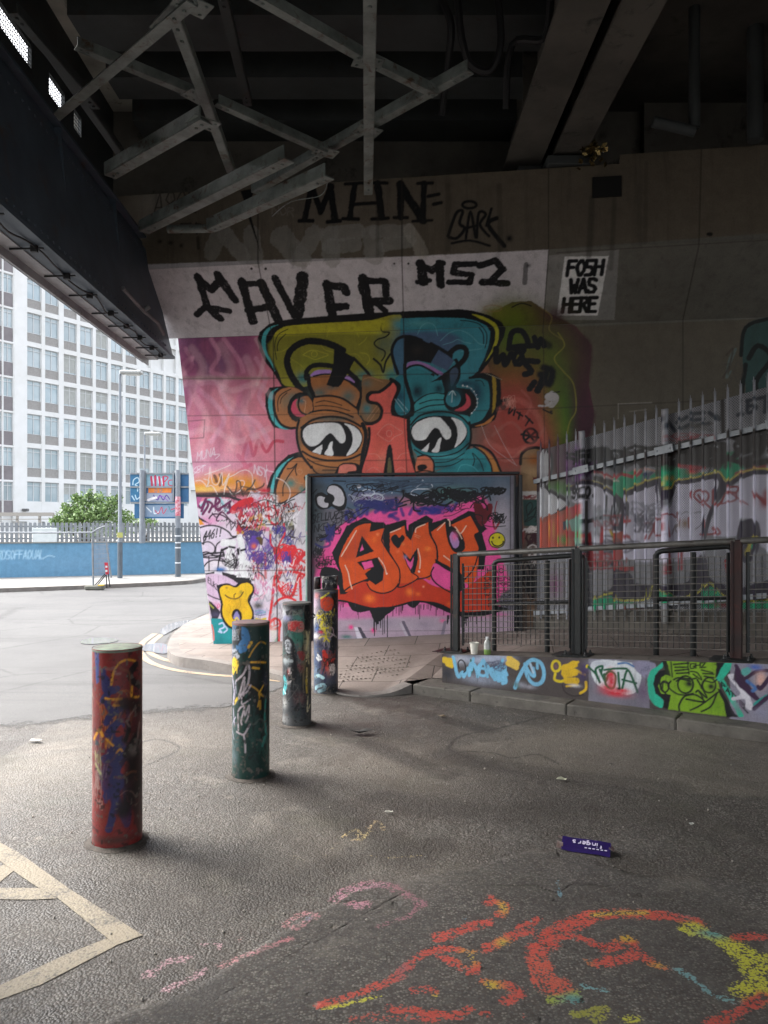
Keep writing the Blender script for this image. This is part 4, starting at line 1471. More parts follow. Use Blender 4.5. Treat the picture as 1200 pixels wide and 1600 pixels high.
FENCE = '''
@ 0 0 1
p 8e8e94 800 560 1300 540 1300 1100 800 1100
b 8a8a90 1000 640 120 30 .4
@ 840 720 6
p 5a3c46 -30 -200 300 -260 320 200 -30 300
b 7a4a80 340 30 110 120 .95
b 8f62a0 380 -40 50 110 .9
b 5a2c2c 150 80 120 110 .7
b 4a7a2c 200 240 130 60 .9
b 50862c 270 280 60 50 .9
f d8d8dc 60 -30 90 -100 130 -60 140 100 90 220 70 250
f dcdce0 60 250 280 410 60 540
s 20181e 30 100 -90 130 -40 130 100 70 240 290 405 60 560
p b8b8be 40 -120 60 -120 60 560 40 560
f b4543a 40 560 180 490 420 400 470 470 420 560 400 800 60 830
p d8503a:.7 40 590 250 500 260 820 40 830
b e0a030 150 650 14 90 .7
p 8ab8a8 290 560 430 500 440 800 360 800
p 2c4c5c 235 570 290 560 290 640 240 650
p b03030 260 660 380 660 380 720 260 730
b 5aa03c 250 740 40 50 .9
b 6ac050 410 700 20 50 .8
p c8484c 300 440 430 400 430 470 320 540
f d2cfdc 320 260 420 210 540 215 680 290 790 390 790 640 720 780 480 780 470 470 430 390 330 390
s N 36 315 260 400 215 480 200 580 225 700 300 800 380
s c8b84c 12 315 240 420 195 520 190 640 240 760 330 830 370
t k 25 325 350 220 90 -20 0.1 SMO.
s k 11 385 380 420 355 485 355
p 2a2a2e 432 380 470 370 475 790 435 790
s 26242a 40 640 340 630 520 620 760
s 26242a 36 470 570 600 530 680 540
s 20202a 46 740 350 760 440 720 640 740 780
d 7a7a80:.7 26 540 480 580 430 560 640
d 7a7a80:.7 26 540 640 580 700
p c82c34 470 690 500 660 530 1000 490 1000
p c82c34 590 620 620 600 610 1000 570 1000
s d8b820 22 680 650 700 700 720 760
p a83c24 740 680 800 650 800 900 720 1000
f cfcbdc 850 310 1130 200 1180 470 1190 900 820 900 830 500
s N 53 800 400 830 310 880 290 1020 240 1140 185
s c8b84c 16 830 370 830 280 960 230 1140 165
s N 81 820 420 810 560 780 620
f G 700 240 820 120 980 90 960 210 860 260 810 360
b G 900 170 80 50 .9
s b02830 28 560 100 640 130 720 170 780 120 900 150 970 100
s d0c0b8:.8 12 580 120 700 170 760 190
p 2c3c5c 970 120 1090 100 1030 190
s d09a8c 14 900 150 980 70 1100 95 1200 100
p 3a3430 520 130 600 150 740 200 690 240 560 190
f G 1060 140 1180 90 1300 180 1200 160 1070 170
z 1c2228 81 560 -40 580 60
z 1c2228 81 620 -100 700 40
z 1c2228 81 800 -60 860 0 760 80
z 1c2228 68 940 -20 1000 -60 980 40
z 2a3038:.8 62 640 20 800 40
s 2c6070:.8 26 905 440 900 660
s 2c6070:.8 20 900 430 940 560 935 720
z 50555c:.7 40 1000 380 1040 640 1020 730
s b83038 26 830 565 900 560
s a02838 30 820 700 870 720
@ 1000 720 6
f cfcbdc -40 300 150 200 220 480 300 400 330 210 460 200 700 150 740 200 700 380 610 650 600 680 560 900 -40 900
f cfcbdc 740 420 850 260 1000 150 1120 120 1300 140 1300 800 1130 800 1000 540 930 620 920 700 640 680
s N 49 -30 255 100 200 180 170
f N 170 180 250 240 330 230 310 320 250 420 220 480 200 380
s N 49 330 200 460 190 560 170 700 140 760 160
f N 720 150 790 190 830 230 760 330 700 410 700 340 740 220
s N 40 690 420 650 520 610 680 580 780
s N 61 820 230 880 180 960 140 1080 100 1250 100
s c8b84c 14 -30 225 100 180 190 160 240 220 290 260 330 195 460 170 560 150 700 110 750 110 790 170 830 195 900 140 980 105 1100 80 1250 80
f G 100 150 200 120 240 60 420 80 560 110 700 100 780 60 800 150 820 185 760 120 700 90 560 135 450 155 330 175 290 245 240 210 190 145
f G 250 130 260 40 360 30 360 120 290 230
f G 760 90 780 -20 870 -90 930 0 920 100 820 180
b G 960 60 60 40 .9
b c09a50 300 165 24 26 .9
b c82c34 500 90 60 40 1
z 2c2422:.9 54 230 0 200 130
z 3a3a30:.8 68 180 100 260 -30 300 60
z 2c2220 54 330 30 420 30 460 -60 480 40
z 2c2220 62 480 -60 540 -40 520 60
z 2c2220 62 600 -80 590 40 660 30
z 2c2220 81 700 30 760 -20 720 60
z 2c2220 81 800 -120 820 40
z 2c2220 81 900 -60 1000 -130 1140 -150 1100 -50 960 0
z 2c2220 81 1000 40 1180 10 1300 0
s 2a2424 12 580 60 620 140 670 50
z b03038:.8 32 380 50 600 70
z b03038:.8 32 900 120 1200 50
s e0a0a0:.7 10 900 130 1200 70
f N 920 620 960 570 1040 540 1110 580 1130 700 1100 860 1000 960 920 880 905 760
s c8b84c 34 1090 720 1050 730 1020 820 1010 870
f G 1060 730 1090 720 1080 790 1040 820
b c8b84c 1000 860 20 30 .9
s 9a3038 19 45 570 130 610 80 730
s 9a3038 18 175 545 130 600 140 680 190 700 235 650 230 570 180 545
s 9a3038 19 245 510 260 600 280 710
s 9a3038 14 250 515 300 500 335 530
s 9a3038 32 355 490 365 560
s 9a3038 29 460 540 465 620
s 9a3038 22 600 560 600 620
s 9a3038 18 565 690 620 690 700 680 680 630 720 630 750 680 700 690
s 6a5040 10 300 690 330 610 360 600 330 640 380 700
b 8a6a48 420 590 40 50 .8
s 5a5450 8 390 500 440 475 480 510
s 5a5450 8 510 490 560 480 600 510 570 600 520 640
s 9a3038 19 560 390 510 340 520 290 580 275 640 310 630 370 570 390
s 9a3038 19 545 320 580 370 660 440
s 9a3038 32 690 280 685 400
s 9a3038 19 680 290 700 420 760 390 800 300 780 350
s 9a3038 19 820 250 915 245 900 300 820 280
s 9a3038 14 830 290 1010 410
s 9a3038 14 720 410 890 370 900 300
s 9a3038 32 1060 290 1180 400
b a82c34 1170 380 50 70 .9
b a82c34 1180 300 30 40 .7
@ 1000 580 6
z 1c2a3a 38 240 450 330 560
z 1c2a3a5 38 350 480 440 430
z 1c2a3a5 35 380 540 470 500
z 1c2a3a5 35 480 400 600 390
z 1c2a3a5 35 480 460 600 450
z 1c2a3a5 35 480 520 640 490
z 1c2a3a5 35 490 400 490 520
z 1c2a3a5 38 650 390 740 450 700 400
z 1c2a3a5 40 920 410 960 405
z 1c2a3a5 35 1000 280 1180 240
z 1c2a3a5 35 1010 280 1010 390 1090 350 1070 320 1010 330
z 1c2a3a5 40 1180 240 1170 380
z 1c2a3a 40 1250 220 1250 380
z 26201e 40 770 200 780 600
x 9a3038:.8 9 520 620 220 60 4 34
x 5a5450:.7 8 480 540 200 70 4 35
@ 840 720 6
x 9aa0a8:.7 10 620 520 120 140 4 37
x 3c3444:.8 12 1000 560 140 120 4 38
s k 14 700 420 690 560 720 640
@ 0 0 1
x 17161a 5 940 716 50 15 5 41
x 1c1614 5 1040 712 60 16 5 42
x 241a16 6 1110 706 60 18 6 43
x 241a16 6 1175 690 50 18 5 44
x 2a1a1c:.8 4 1010 716 40 16 4 45
x 5a2a66:.7 4 905 735 24 24 4 46
x N:.7 3 960 850 50 16 3 47
x 8c2c34:.7 2.5 960 815 30 14 3 48
x 6a6a78:.6 2.5 1010 800 40 20 3 50
@ 840 720 6
s N 32 315 262 400 216 480 202 580 228 700 302 800 382
s N 38 800 402 830 312 880 292 1020 242 1140 188
s N 30 790 420 800 520 760 640
s c8b84c 12 830 372 832 278 960 230 1140 160
@ 1000 720 6
s N 34 -30 258 100 204 180 174
f N 165 180 250 240 335 230 312 330 252 430 220 490 196 380
s N 34 330 204 460 192 560 172 700 142 760 162
f N 720 150 790 190 835 230 765 340 700 420 698 340 738 220
s N 30 700 400 655 520 610 690
s N 36 820 232 880 182 960 142 1080 102 1250 102
s c8b84c 12 -30 222 100 176 190 156 240 216 290 258 330 190 460 166 560 146 700 106 750 108 790 168 830 192 900 136 980 101 1100 76 1250 76
# lower fence: purple base with yellow edge and green
@ 860 860 3.53
f N 180 150 200 220 260 250 340 200 360 120 320 60 420 100 480 180 600 190 760 170 820 30 860 40 880 150 960 190 1000 220 1300 150 1300 280 1000 270 860 260 700 250 560 265 380 270 250 270
s c8c04c 10 240 270 340 235 370 270 440 275 540 265 560 200 600 220 660 240 700 265 800 240 880 180 940 240 1050 280 1250 270
f G 240 280 330 250 370 280 480 290 480 330 380 320 250 330
f G 580 230 660 235 680 280 600 290
f G 840 260 880 200 940 240 960 300 860 320
f G 1060 290 1250 280 1250 340 1060 330
b a83040 450 320 60 20 .9
b a83040 960 300 50 16 .8
p 7a7a78 200 330 1300 320 1300 440 200 440
b 8a8a88 700 360 300 30 .7
p 6f6860 200 420 1300 410 1300 900 200 900
b a06060 560 450 60 20 .6
b 5070a0 720 445 60 16 .5
b c88a40 770 440 20 10 .6
b b8b4b0 960 430 100 18 .7
x 9a2c34 8 300 60 120 60 4 91
s b02c30 20 230 0 240 60
s b02c30 18 290 0 280 70
s a83030 22 380 0 370 90 460 100
s 9a3038 22 650 0 660 120
s 9a3038 22 720 0 720 100
s b02c30 24 970 60 980 120
b 8a3a70 30 190 40 70 .8
'''
PLINTH = '''
@ 690 990 4.615
p 4a4240 -20 100 3000 100 3000 900 -20 900
b 5a5058 1000 260 200 100 .5
p 7c7884 1060 180 1500 180 1500 560 1060 560
p 8a8694 2080 190 2600 190 2600 700 2080 700
b 9aa4b8 250 190 140 30 .9
b a0a8bc 430 170 90 40 .9
b b0b8cc 330 180 60 30 .9
b 8a90a0 280 330 160 40 .8
b b8bcc8 130 190 60 40 .7
b 2e3038 40 290 50 50 .9
d d8b428 40 20 190 70 200
d d8b428 30 40 220 70 230
s 78b8d8 24 85 170 100 240 120 310 150 280 160 310 190 250
s k 9 125 250 120 210 140 190 165 210 175 260 160 280
s 2c6a5c 14 210 190 225 250 205 290
s 78b8d8 24 200 300 210 220 240 230 260 300
s 78b8d8 20 230 180 215 260
s 78b8d8 22 260 310 300 190 330 310
s 78b8d8 18 240 240 340 260
o 78b8d8 20 300 260 40 45
s 78b8d8 22 360 260 420 250 380 320 440 310
s 78b8d8 24 440 190 390 330
s 78b8d8 22 400 250 460 330 440 360
x 78b8d8 18 420 290 60 70 5 3
x 4a5068:.7 8 380 230 70 40 4 4
d e0bc50 40 490 180 540 220
d e0bc50 34 480 215 540 245
s 78b8d8 26 530 390 560 310 620 210 670 190 720 220 738 290 720 350 670 365 630 330 605 270
s 78b8d8 22 600 220 640 290 670 305 660 250
s b0c8dc 16 640 220 660 280
s 78b8d8 20 690 220 690 250
b 2c7a70 545 370 24 20 .7
b 8a8a94 580 370 40 22 .8
b 9a9aa4 640 385 40 16 .7
o d8c020 18 825 235 30 38
b 7a5a58 825 235 18 22 .8
s d8c020 18 820 290 815 330 850 345 880 340
d d8b020 46 890 250 960 220
d d8b020 46 890 290 960 280
d d8b020 40 900 340 970 340
s d8b020 18 960 260 1030 295
s d8b020 14 900 380 980 370
s d8b020 18 1000 430 1040 400 1040 350
s d8b020 16 960 210 985 205
b 3a2c5c 1020 290 30 60 .8
b 5a4a80 1050 240 30 30 .6
b d8d8dc 960 375 40 12 .7
s 2a2220 8 870 370 890 420 950 450 1020 440
f d8dce0 1075 220 1150 190 1300 200 1420 230 1440 320 1400 420 1300 440 1180 400 1100 340
b b8bcc8 1140 215 80 24 .7
e e8d020 1050 235 12 14
s 0f5a3a 17 1060 240 1110 290 1140 350 1110 260 1160 235 1150 280
s 0f5a3a 18 1140 260 1180 340 1200 300
b c82c3a 1220 290 30 40 .9
b d83a48 1200 390 60 30 .9
b d83a48 1300 410 60 20 .9
@ 940 1010 4.615
s 0f5a3a 17 20 200 30 270 60 300 90 290 100 210 60 180 20 210
b c83040 70 250 34 60 .9
s 0f5a3a 17 120 190 130 300
s 0f5a3a 16 20 170 100 160 180 160
s 0f5a3a 17 150 300 190 170 260 330
s 0f5a3a 15 150 240 250 265
b c82c3a 100 340 100 26 .9
b k 125 305 18 10 .9
f 8e8aa2 230 110 380 120 380 180 350 240 290 210 240 160
s 4a7ab0 14 120 125 180 120 230 145
b 6a5870 300 330 50 80 .8
t 6a6880 4 285 190 60 30 -20 0.1 HTA
f 2cb896 330 260 350 180 410 140 440 110 440 150 400 190 380 250 390 320 440 380 450 430 410 440 350 380
p k 430 100 470 100 500 210 500 460 440 440 450 390 390 340 372 270 385 210 420 175 460 170
p 7fa822 470 100 850 115 830 230 860 330 900 420 900 505 480 455 500 350 430 340 410 290 420 230 460 205 500 215
b 8ab82c 640 180 120 60 .5
b 6a9a1e 820 430 60 50 .6
p k 830 115 900 105 870 200 820 230
p k 830 300 860 310 960 480 990 510 900 510 880 400
p 2cb896 890 110 940 105 930 170 880 230 850 250 820 240
p 2cb896 850 250 880 240 960 360 1025 505 990 510 930 400
t 101014 10 865 290 190 34 190 0 PATTEL
b k 1015 -30 4 4 .1
s k 13 450 180 420 240 430 300 470 350
o k 12 455 290 30 40
s k 10 440 300 445 260 480 270
s k 12 500 250 480 290 540 340 600 350 660 340
o k 13 605 275 56 62
s k 12 520 240 560 225 640 235 680 230
b k 630 270 30 24 1
s k 12 540 250 570 235 640 250
o k 12 775 280 48 54
s k 11 720 300 740 250 800 260 830 240
b k 790 290 24 20 1
s k 13 680 330 700 320 760 370 690 240
s k 12 700 320 730 370
s k 14 560 460 560 420 600 360 680 350 740 400 610 380
s k 12 640 460 720 420 840 330
s k 12 720 470 790 430 830 340
l k 9 500 110 510 220
l k 13 520 130 630 120
l k 12 530 150 620 150
l k 12 530 175 630 165
l k 12 540 195 630 190
l k 9 620 110 630 200
t k 10 640 160 110 34 -10 0 GHZ
s k 11 640 180 690 190 720 240 660 200
l k 11 720 170 800 190
l k 11 730 195 810 200
l k 11 740 215 810 225
b k 830 130 18 6 .8
f d8d4dc 910 210 980 205 1000 230 940 240 1040 310 1090 420 1080 460 1040 440 1030 380 950 390 940 370 1000 340
b 8a7a90 980 420 40 60 .6
p 3c2440 970 140 1010 200 1130 380 1110 390 1000 300 950 230
s 3c2440 28 970 140 1050 280 1130 385
f 5aa8a0 1010 170 1050 150 1080 170 1050 205 1015 205
s 3c2440 26 1040 230 1120 180 1200 175
b e0b0a0 1150 240 40 60 .9
s 4a70a8 24 1050 250 1110 300 1090 320
s 3c2440 30 1230 200 1150 300 1130 290
f 2c9a90 1090 420 1180 350 1200 380 1140 425
s 3c2440 30 1100 450 1180 380 1260 320
b 4a6ab8 1110 150 50 20 .9
b 8a8aa0 1160 480 60 40 .6
@ 690 990 4.615
D 3a3430:.5 30 2300 300 60 6 30 5
'''
BOL1 = '''
@ 110 990 4.571
p 7e2a28 50 60 700 60 700 1600 50 1600
x 35335c:.8 30 330 900 120 500 5 3
x 241a1c:.7 26 460 1100 60 300 4 4
x 6a2422:.8 24 220 600 90 400 5 5
x c08030:.6 8 320 620 140 300 3 6
x a89a94:.4 5 200 1000 60 300 4 7
b 8a302c 200 500 60 300 .5
b 4a2024 470 700 60 500 .8
b 2c1a1c 470 1000 60 300 .8
p 3c4a86 172 130 205 130 205 340 185 360
s 35335c 44 235 270 240 340 250 400 300 410 330 395
s 35335c 50 250 320 280 400 230 480
s 35335c 46 260 500 300 560 350 540 280 590 255 640
s 35335c 60 270 720 320 660 360 640 330 760 370 830
s 35335c 70 250 900 330 880 370 830 300 950 320 1050
s 35335c 64 330 960 350 1080 280 1140 260 1160
s 35335c 40 330 1140 310 1240 290 1300 280 1400
s 35335c 50 300 1320 270 1400
f 7e2a28 320 720 360 650 385 700 350 740
f 8a302c 360 980 400 910 425 960 390 1010
s d0902c 14 292 365 305 290 340 220 400 188 465 195
s d0902c 16 250 462 290 470 365 468
s d0902c 14 310 512 350 514
s d0902c 16 440 380 440 450 490 450
s d0902c 13 168 752 205 690 230 730
s d0902c 13 258 755 305 800
s d0902c 12 330 850 355 825 370 840
s 241a1c 40 470 220 430 280 440 330 490 370
s 201618 34 400 620 420 680 395 760
s 241a1c 40 480 720 430 800 400 860
z 1c1416:.9 60 490 520 380 500
z 1c1416:.9 70 480 740 440 900 430 1000
z 1c1416:.9 80 480 1100 420 1200 380 1260
s 3c4a50 16 185 770 200 790 180 785
t 9a9a6a:.8 8 178 900 40 60 40 0 MA
d a8a878 10 180 930 215 1000
t b09a90:.5 6 180 1100 30 80 10 0 KC
t b09a90:.5 6 190 1240 40 60 20 0 MB
s a0907c:.8 10 150 320 155 420 165 460
b a8a094 148 560 10 400 .5
b 8a7a74 460 830 30 40 .5
b 40302c 300 1480 200 30 .7
'''
BOL2 = '''
@ 340 950 5.714
p 16342f 60 80 600 80 600 1600 60 1600
x 2a5a52:.6 14 380 1000 120 400 5 3
x 0c1210:.8 24 340 700 140 300 5 4
x 7a9098:.35 6 170 1200 60 200 4 5
x 406a90:.5 10 200 300 80 120 3 6
b 1c4038 200 1250 90 300 .7
b 0f1614 360 800 70 500 .7
f 40709c 200 170 270 190 290 290 260 380 200 400 165 350 190 250
b 4a6a90 150 200 50 100 .8
b 8a8098 115 400 24 120 .8
p 141820 180 150 210 160 215 280 180 330 120 320
p 7a8088 122 195 188 190 188 230 122 232
p 8a9098 122 240 185 236 190 285 122 290
p 20242c 132 248 176 246 178 280 134 284
o 8a9098 7 152 264 14 12
s a8acb4 12 135 385 160 380 170 420 140 430 185 430 150 460
d d8b828 24 130 540 150 500
d d8b828 20 165 470 172 520
s d8b828 10 172 520 172 580
s c0902c 12 280 440 320 370 370 310 405 305 430 320
s d8a02c 16 300 484 360 484 430 486
d d8a82c 20 275 350 300 310
d d8a82c 16 316 534 370 540
s c0902c 11 270 680 340 720 400 780
s c89a2c 14 370 760 410 690
s c0902c 12 360 880 375 800 370 770 410 790
z c0902c:.7 20 380 830 380 900
d d8b828 18 150 850 175 810
s b0a4a8 13 165 650 230 590 270 510 285 560 270 680 220 760 190 800 240 620 230 780
s b0a4a8 13 190 770 250 760 295 690
s b0a4a8 12 215 800 220 860 290 815
s b0a4a8 13 185 1090 185 920 240 880 210 1000 215 1040
s b0a4a8 13 240 890 245 960 280 870 275 960 250 1020
s b0a4a8 13 170 1105 235 1130 285 1040
s b0a4a8 14 232 1130 245 1210 248 1290
s a4a0b0 9 160 660 165 760
s a4a0b0 9 130 600 150 740 140 850
s a4a0b0 8 160 975 130 1050 145 1170
s a4a0b0 8 140 900 150 1040
s 3a8a80:.8 16 430 820 420 980 430 1100 400 1230
s 3a8a80:.7 10 440 1120 420 1200
b 5a6a70 150 1330 30 80 .5
b 30324a 430 650 20 100 .6
b 7a6020 330 150 140 14 .7
'''
BOL3 = '''
@ 425 890 6.15
p 34383c 60 300 395 300 395 1600 60 1600
x 14161a:.8 16 240 900 140 400 8 13
x 6a7478:.6 9 180 900 100 300 7 14
x 8a7a5a:.5 8 320 900 60 400 5 15
x 3c6a64:.6 10 200 700 120 200 5 16
p 15181c 60 330 400 320 400 360 60 366
b b8b8bc 110 420 50 60 .8
b 8a8ab0 140 470 60 30 .7
b 4a8074 260 470 60 60 .8
p 181c20 130 405 190 375 195 430 140 440
p 7a8478 200 400 285 385 285 430 200 440
t 30342c 6 205 430 75 30 -4 0 WRE
p 14161a 310 370 380 360 380 560 310 580
f a8746c 150 510 230 490 300 510 300 590 240 605 170 570
t b83030 9 160 575 130 60 -10 0 LUVE
x b83030 6 230 545 70 50 4 5
b 2c6a58 250 660 80 60 .9
f 16181c 115 660 150 640 200 680 215 740 200 800 150 820 120 740
f a8acb0 125 690 160 670 190 730 180 800 140 790 125 740
b 30343a 150 740 20 10 .8
b 30343a 150 700 30 12 .7
z 14161a 60 200 760 210 900 200 1050
b 14161a 230 1000 80 180 .7
b b0b8b8 130 880 40 30 .7
d a8b0b0:.7 20 120 860 190 880
f 8a2c2c 240 790 320 800 290 880
b c8bca0 345 740 20 120 .7
s c8b88c 16 330 600 340 660 330 770 360 600
s c8b88c 14 330 880 345 800 355 900
s b8a474 20 335 950 335 1080
s b89c40 20 330 1060 335 1180
s c0b494 14 345 1220 340 1360 365 1300
b c03c30 160 980 12 30 .7
t c8c0bc 5 155 1000 30 60 0 0 IC
s 48a8ac 34 120 1040 130 1110 110 1180
s b8dce0 8 110 1150 130 1190
x 8a3c3c:.6 5 270 940 40 50 4 8
x c0b8b4:.5 5 180 1090 40 30 3 9
b 6a3c3c 270 1240 50 60 .7
s 14161a 22 260 1290 220 1350 300 1330
b a8a8a4 120 1280 30 60 .7
b 8a8a88 120 1440 60 60 .8
b 5a5a58 300 1470 100 40 .6
'''
BOL4 = '''
@ 425 890 6.15
p 474a58 370 190 640 190 640 1300 370 1300
x 16181c:.8 14 560 700 90 300 7 13
x b0a4b0:.5 8 470 700 90 300 6 14
x 2c2c50:.7 14 470 900 80 200 5 15
x 8a3428:.6 10 540 880 80 120 5 16
x c8b83c:.6 9 500 500 80 160 4 17
b b8a0b0 410 330 50 90 .9
b c87a78 430 250 30 30 .8
b d8d4d0 400 460 30 80 .7
p 2a1c18 560 230 630 220 630 420 580 400
f d0421e 470 280 540 260 580 280 590 340 560 395 500 390 470 350
s d8c83c 14 470 275 510 250 545 225
s d8c42c 15 435 440 500 460 540 470
s d8c42c 15 440 470 520 430 600 430
s d8c42c 16 480 440 490 500 460 540 500 560
s d8c42c 15 470 500 540 480 560 530
s d8c42c 15 455 570 540 560
s d8c42c 16 500 560 520 640 500 690
s d8c42c 15 450 660 500 640 550 690
s c8b840 14 560 400 590 440 600 380
x 1c1c20 7 560 480 60 80 5 3
b c8303c 470 600 30 20 .9
b e8dcdc 420 640 40 30 .9
b 2c5a9a 430 560 34 40 .8
s b09098 9 550 560 580 560 590 610 560 650 600 620
s c0b0b0 9 540 600 620 650
b 2c2c48 450 720 60 60 .8
b 4a6488 420 820 40 90 .7
b 5a7c98 420 1000 40 80 .7
d d8d8d8 16 440 820 470 860
d d8d8d8 16 430 850 450 870
d c83428 30 500 790 510 880
d c83428 30 520 820 530 960
d c83428 22 560 880 600 860
b c87a70 550 970 30 50 .7
x 201816 6 570 900 60 70 5 4
x d8c8c0 5 590 960 40 60 4 5
s b8dce0 22 420 1030 450 1020 490 1040
s a8d0d8 24 420 1140 440 1120 500 1110 500 1150 450 1170
b 3c5060 430 1080 40 60 .6
b 1c2022 570 1150 70 50 .9
b 6a6a68 430 1190 50 20 .6
'''
CHALK = '''
@ 500 1260 1.7143
z d8503c 46 1010 310 900 290 780 285 700 300 620 350 580 400 600 470 650 490
z d8503c 59 600 370 640 330 720 300
z d85a40 54 590 420 610 480 640 470
z d8503c 32 640 340 720 360 780 380 820 350 860 400 920 430
z d8503c 40 740 420 800 410 850 390
b d8503c 770 420 40 16 1
b d8c030 820 350 30 10 .9
b d8b040 910 425 30 10 .9
b c87a40 715 415 14 14 .9
z d8b838 11 730 290 800 285 870 285
z d8d838 40 980 330 1060 350 1120 380 1180 400
z d8d838 68 1100 370 1150 410 1180 470 1150 500
z d8d838 40 1180 440 1140 500
z d8d838 27 1000 320 1030 330
b 6fb0a8 1050 340 40 12 1
z d8503c 35 1190 510 1120 550 1050 580
z d8503c 27 1120 350 1200 345
z 7ab0b4 22 960 435 1010 470 1060 510 1110 520
z 7ab0b4 19 700 480 760 490
z d8503c 40 320 350 380 330 450 310
b d8503c 460 245 26 16 1
z d8503c 27 450 260 500 265 480 290
z d8503c 32 460 370 520 340 580 300
z d8503c 35 450 380 560 330
b d8c838 490 365 22 14 .9
b d8c838 490 270 14 20 .7
z d8503c 35 0 530 100 500 200 460 250 410 320 380 400 390
z d8503c 32 330 400 400 440 420 420
b d8c838 400 400 26 20 .7
z d8503c 30 250 490 310 490
z d8503c 40 440 470 500 480 530 500 500 520
b d8c838 460 480 26 18 .8
z d8503c 40 190 540 260 545 300 570
b d8503c 450 555 40 14 1
z d8503c 35 300 550 360 560 400 540
b d8c838 310 510 20 10 .8
b d8503c 550 560 14 10 .9
z d8503c:.8 35 90 570 200 560 320 580
z a8b838 30 620 520 700 500
b 5fa0a0 680 520 40 20 .9
z a8a838 35 680 560 760 540 740 570
b d8d838 830 570 50 16 1
z d8d838 14 0 545 60 530 160 510
z a8707c:.9 35 40 250 80 220 160 205 240 240 270 260
b c47a86 100 260 60 12 1
z a8707c:.9 19 160 320 240 290 270 260
b c89aa0 100 270 40 10 .6
z 6f9aa8 11 635 195 640 240
b 6f9aa8 690 170 40 10 .5
b 5a7888 390 300 14 10 .9
b 6f9aa8:.5 810 250 60 20 .7
b 6f9aa8:.5 1000 280 60 16 .7
b 5a7080:.5 220 430 20 40 .7
z c8b070:.8 11 60 80 100 60 110 90 150 40 170 60
z c8b070:.7 11 130 130 190 135 280 130
z c8a888:.6 8 60 70 90 90 130 50
@ 0 1280 2
z a8848c:.9 40 460 490 520 450 590 430
z a8848c:.9 32 520 530 590 500 640 470
z a8848c:.9 22 620 390 680 390 690 400
z a87478:.9 30 690 460 760 430 830 400 910 370
b c87a80 750 370 26 18 .8
b c87a80 890 375 26 12 .9
z a87478:.9 27 890 330 930 300 990 300 920 340
b 3a70a8 960 308 14 6 1
z a87888:.9 27 1040 250 1090 220 1190 205
b c890a0 1120 270 60 16 .9
b 4a8088 810 390 10 14 .8
z c8c0a8:.35 54 760 150 830 140 900 110
z c8b880:.5 40 900 110 1000 130 1080 60 1160 40
b 8a4038:.5 560 130 160 40 .7
b 9a4a40:.45 680 200 70 50 .7
b a08a50:.4 540 240 120 30 .5
b b0a088:.4 250 100 60 30 .8
z b8b0a8:.5 32 130 520 190 570 260 600
b 5f8a98:.6 700 250 40 20 .6
@ 400 980 2.4
z c8c0b0:.5 8 550 340 600 330 640 325 700 340 760 350 800 345
o c8c0b0:.4 4 660 335 40 12
o c8c0b0:.4 4 760 350 40 14
b c8b49a:.5 440 740 60 40 .7
'''
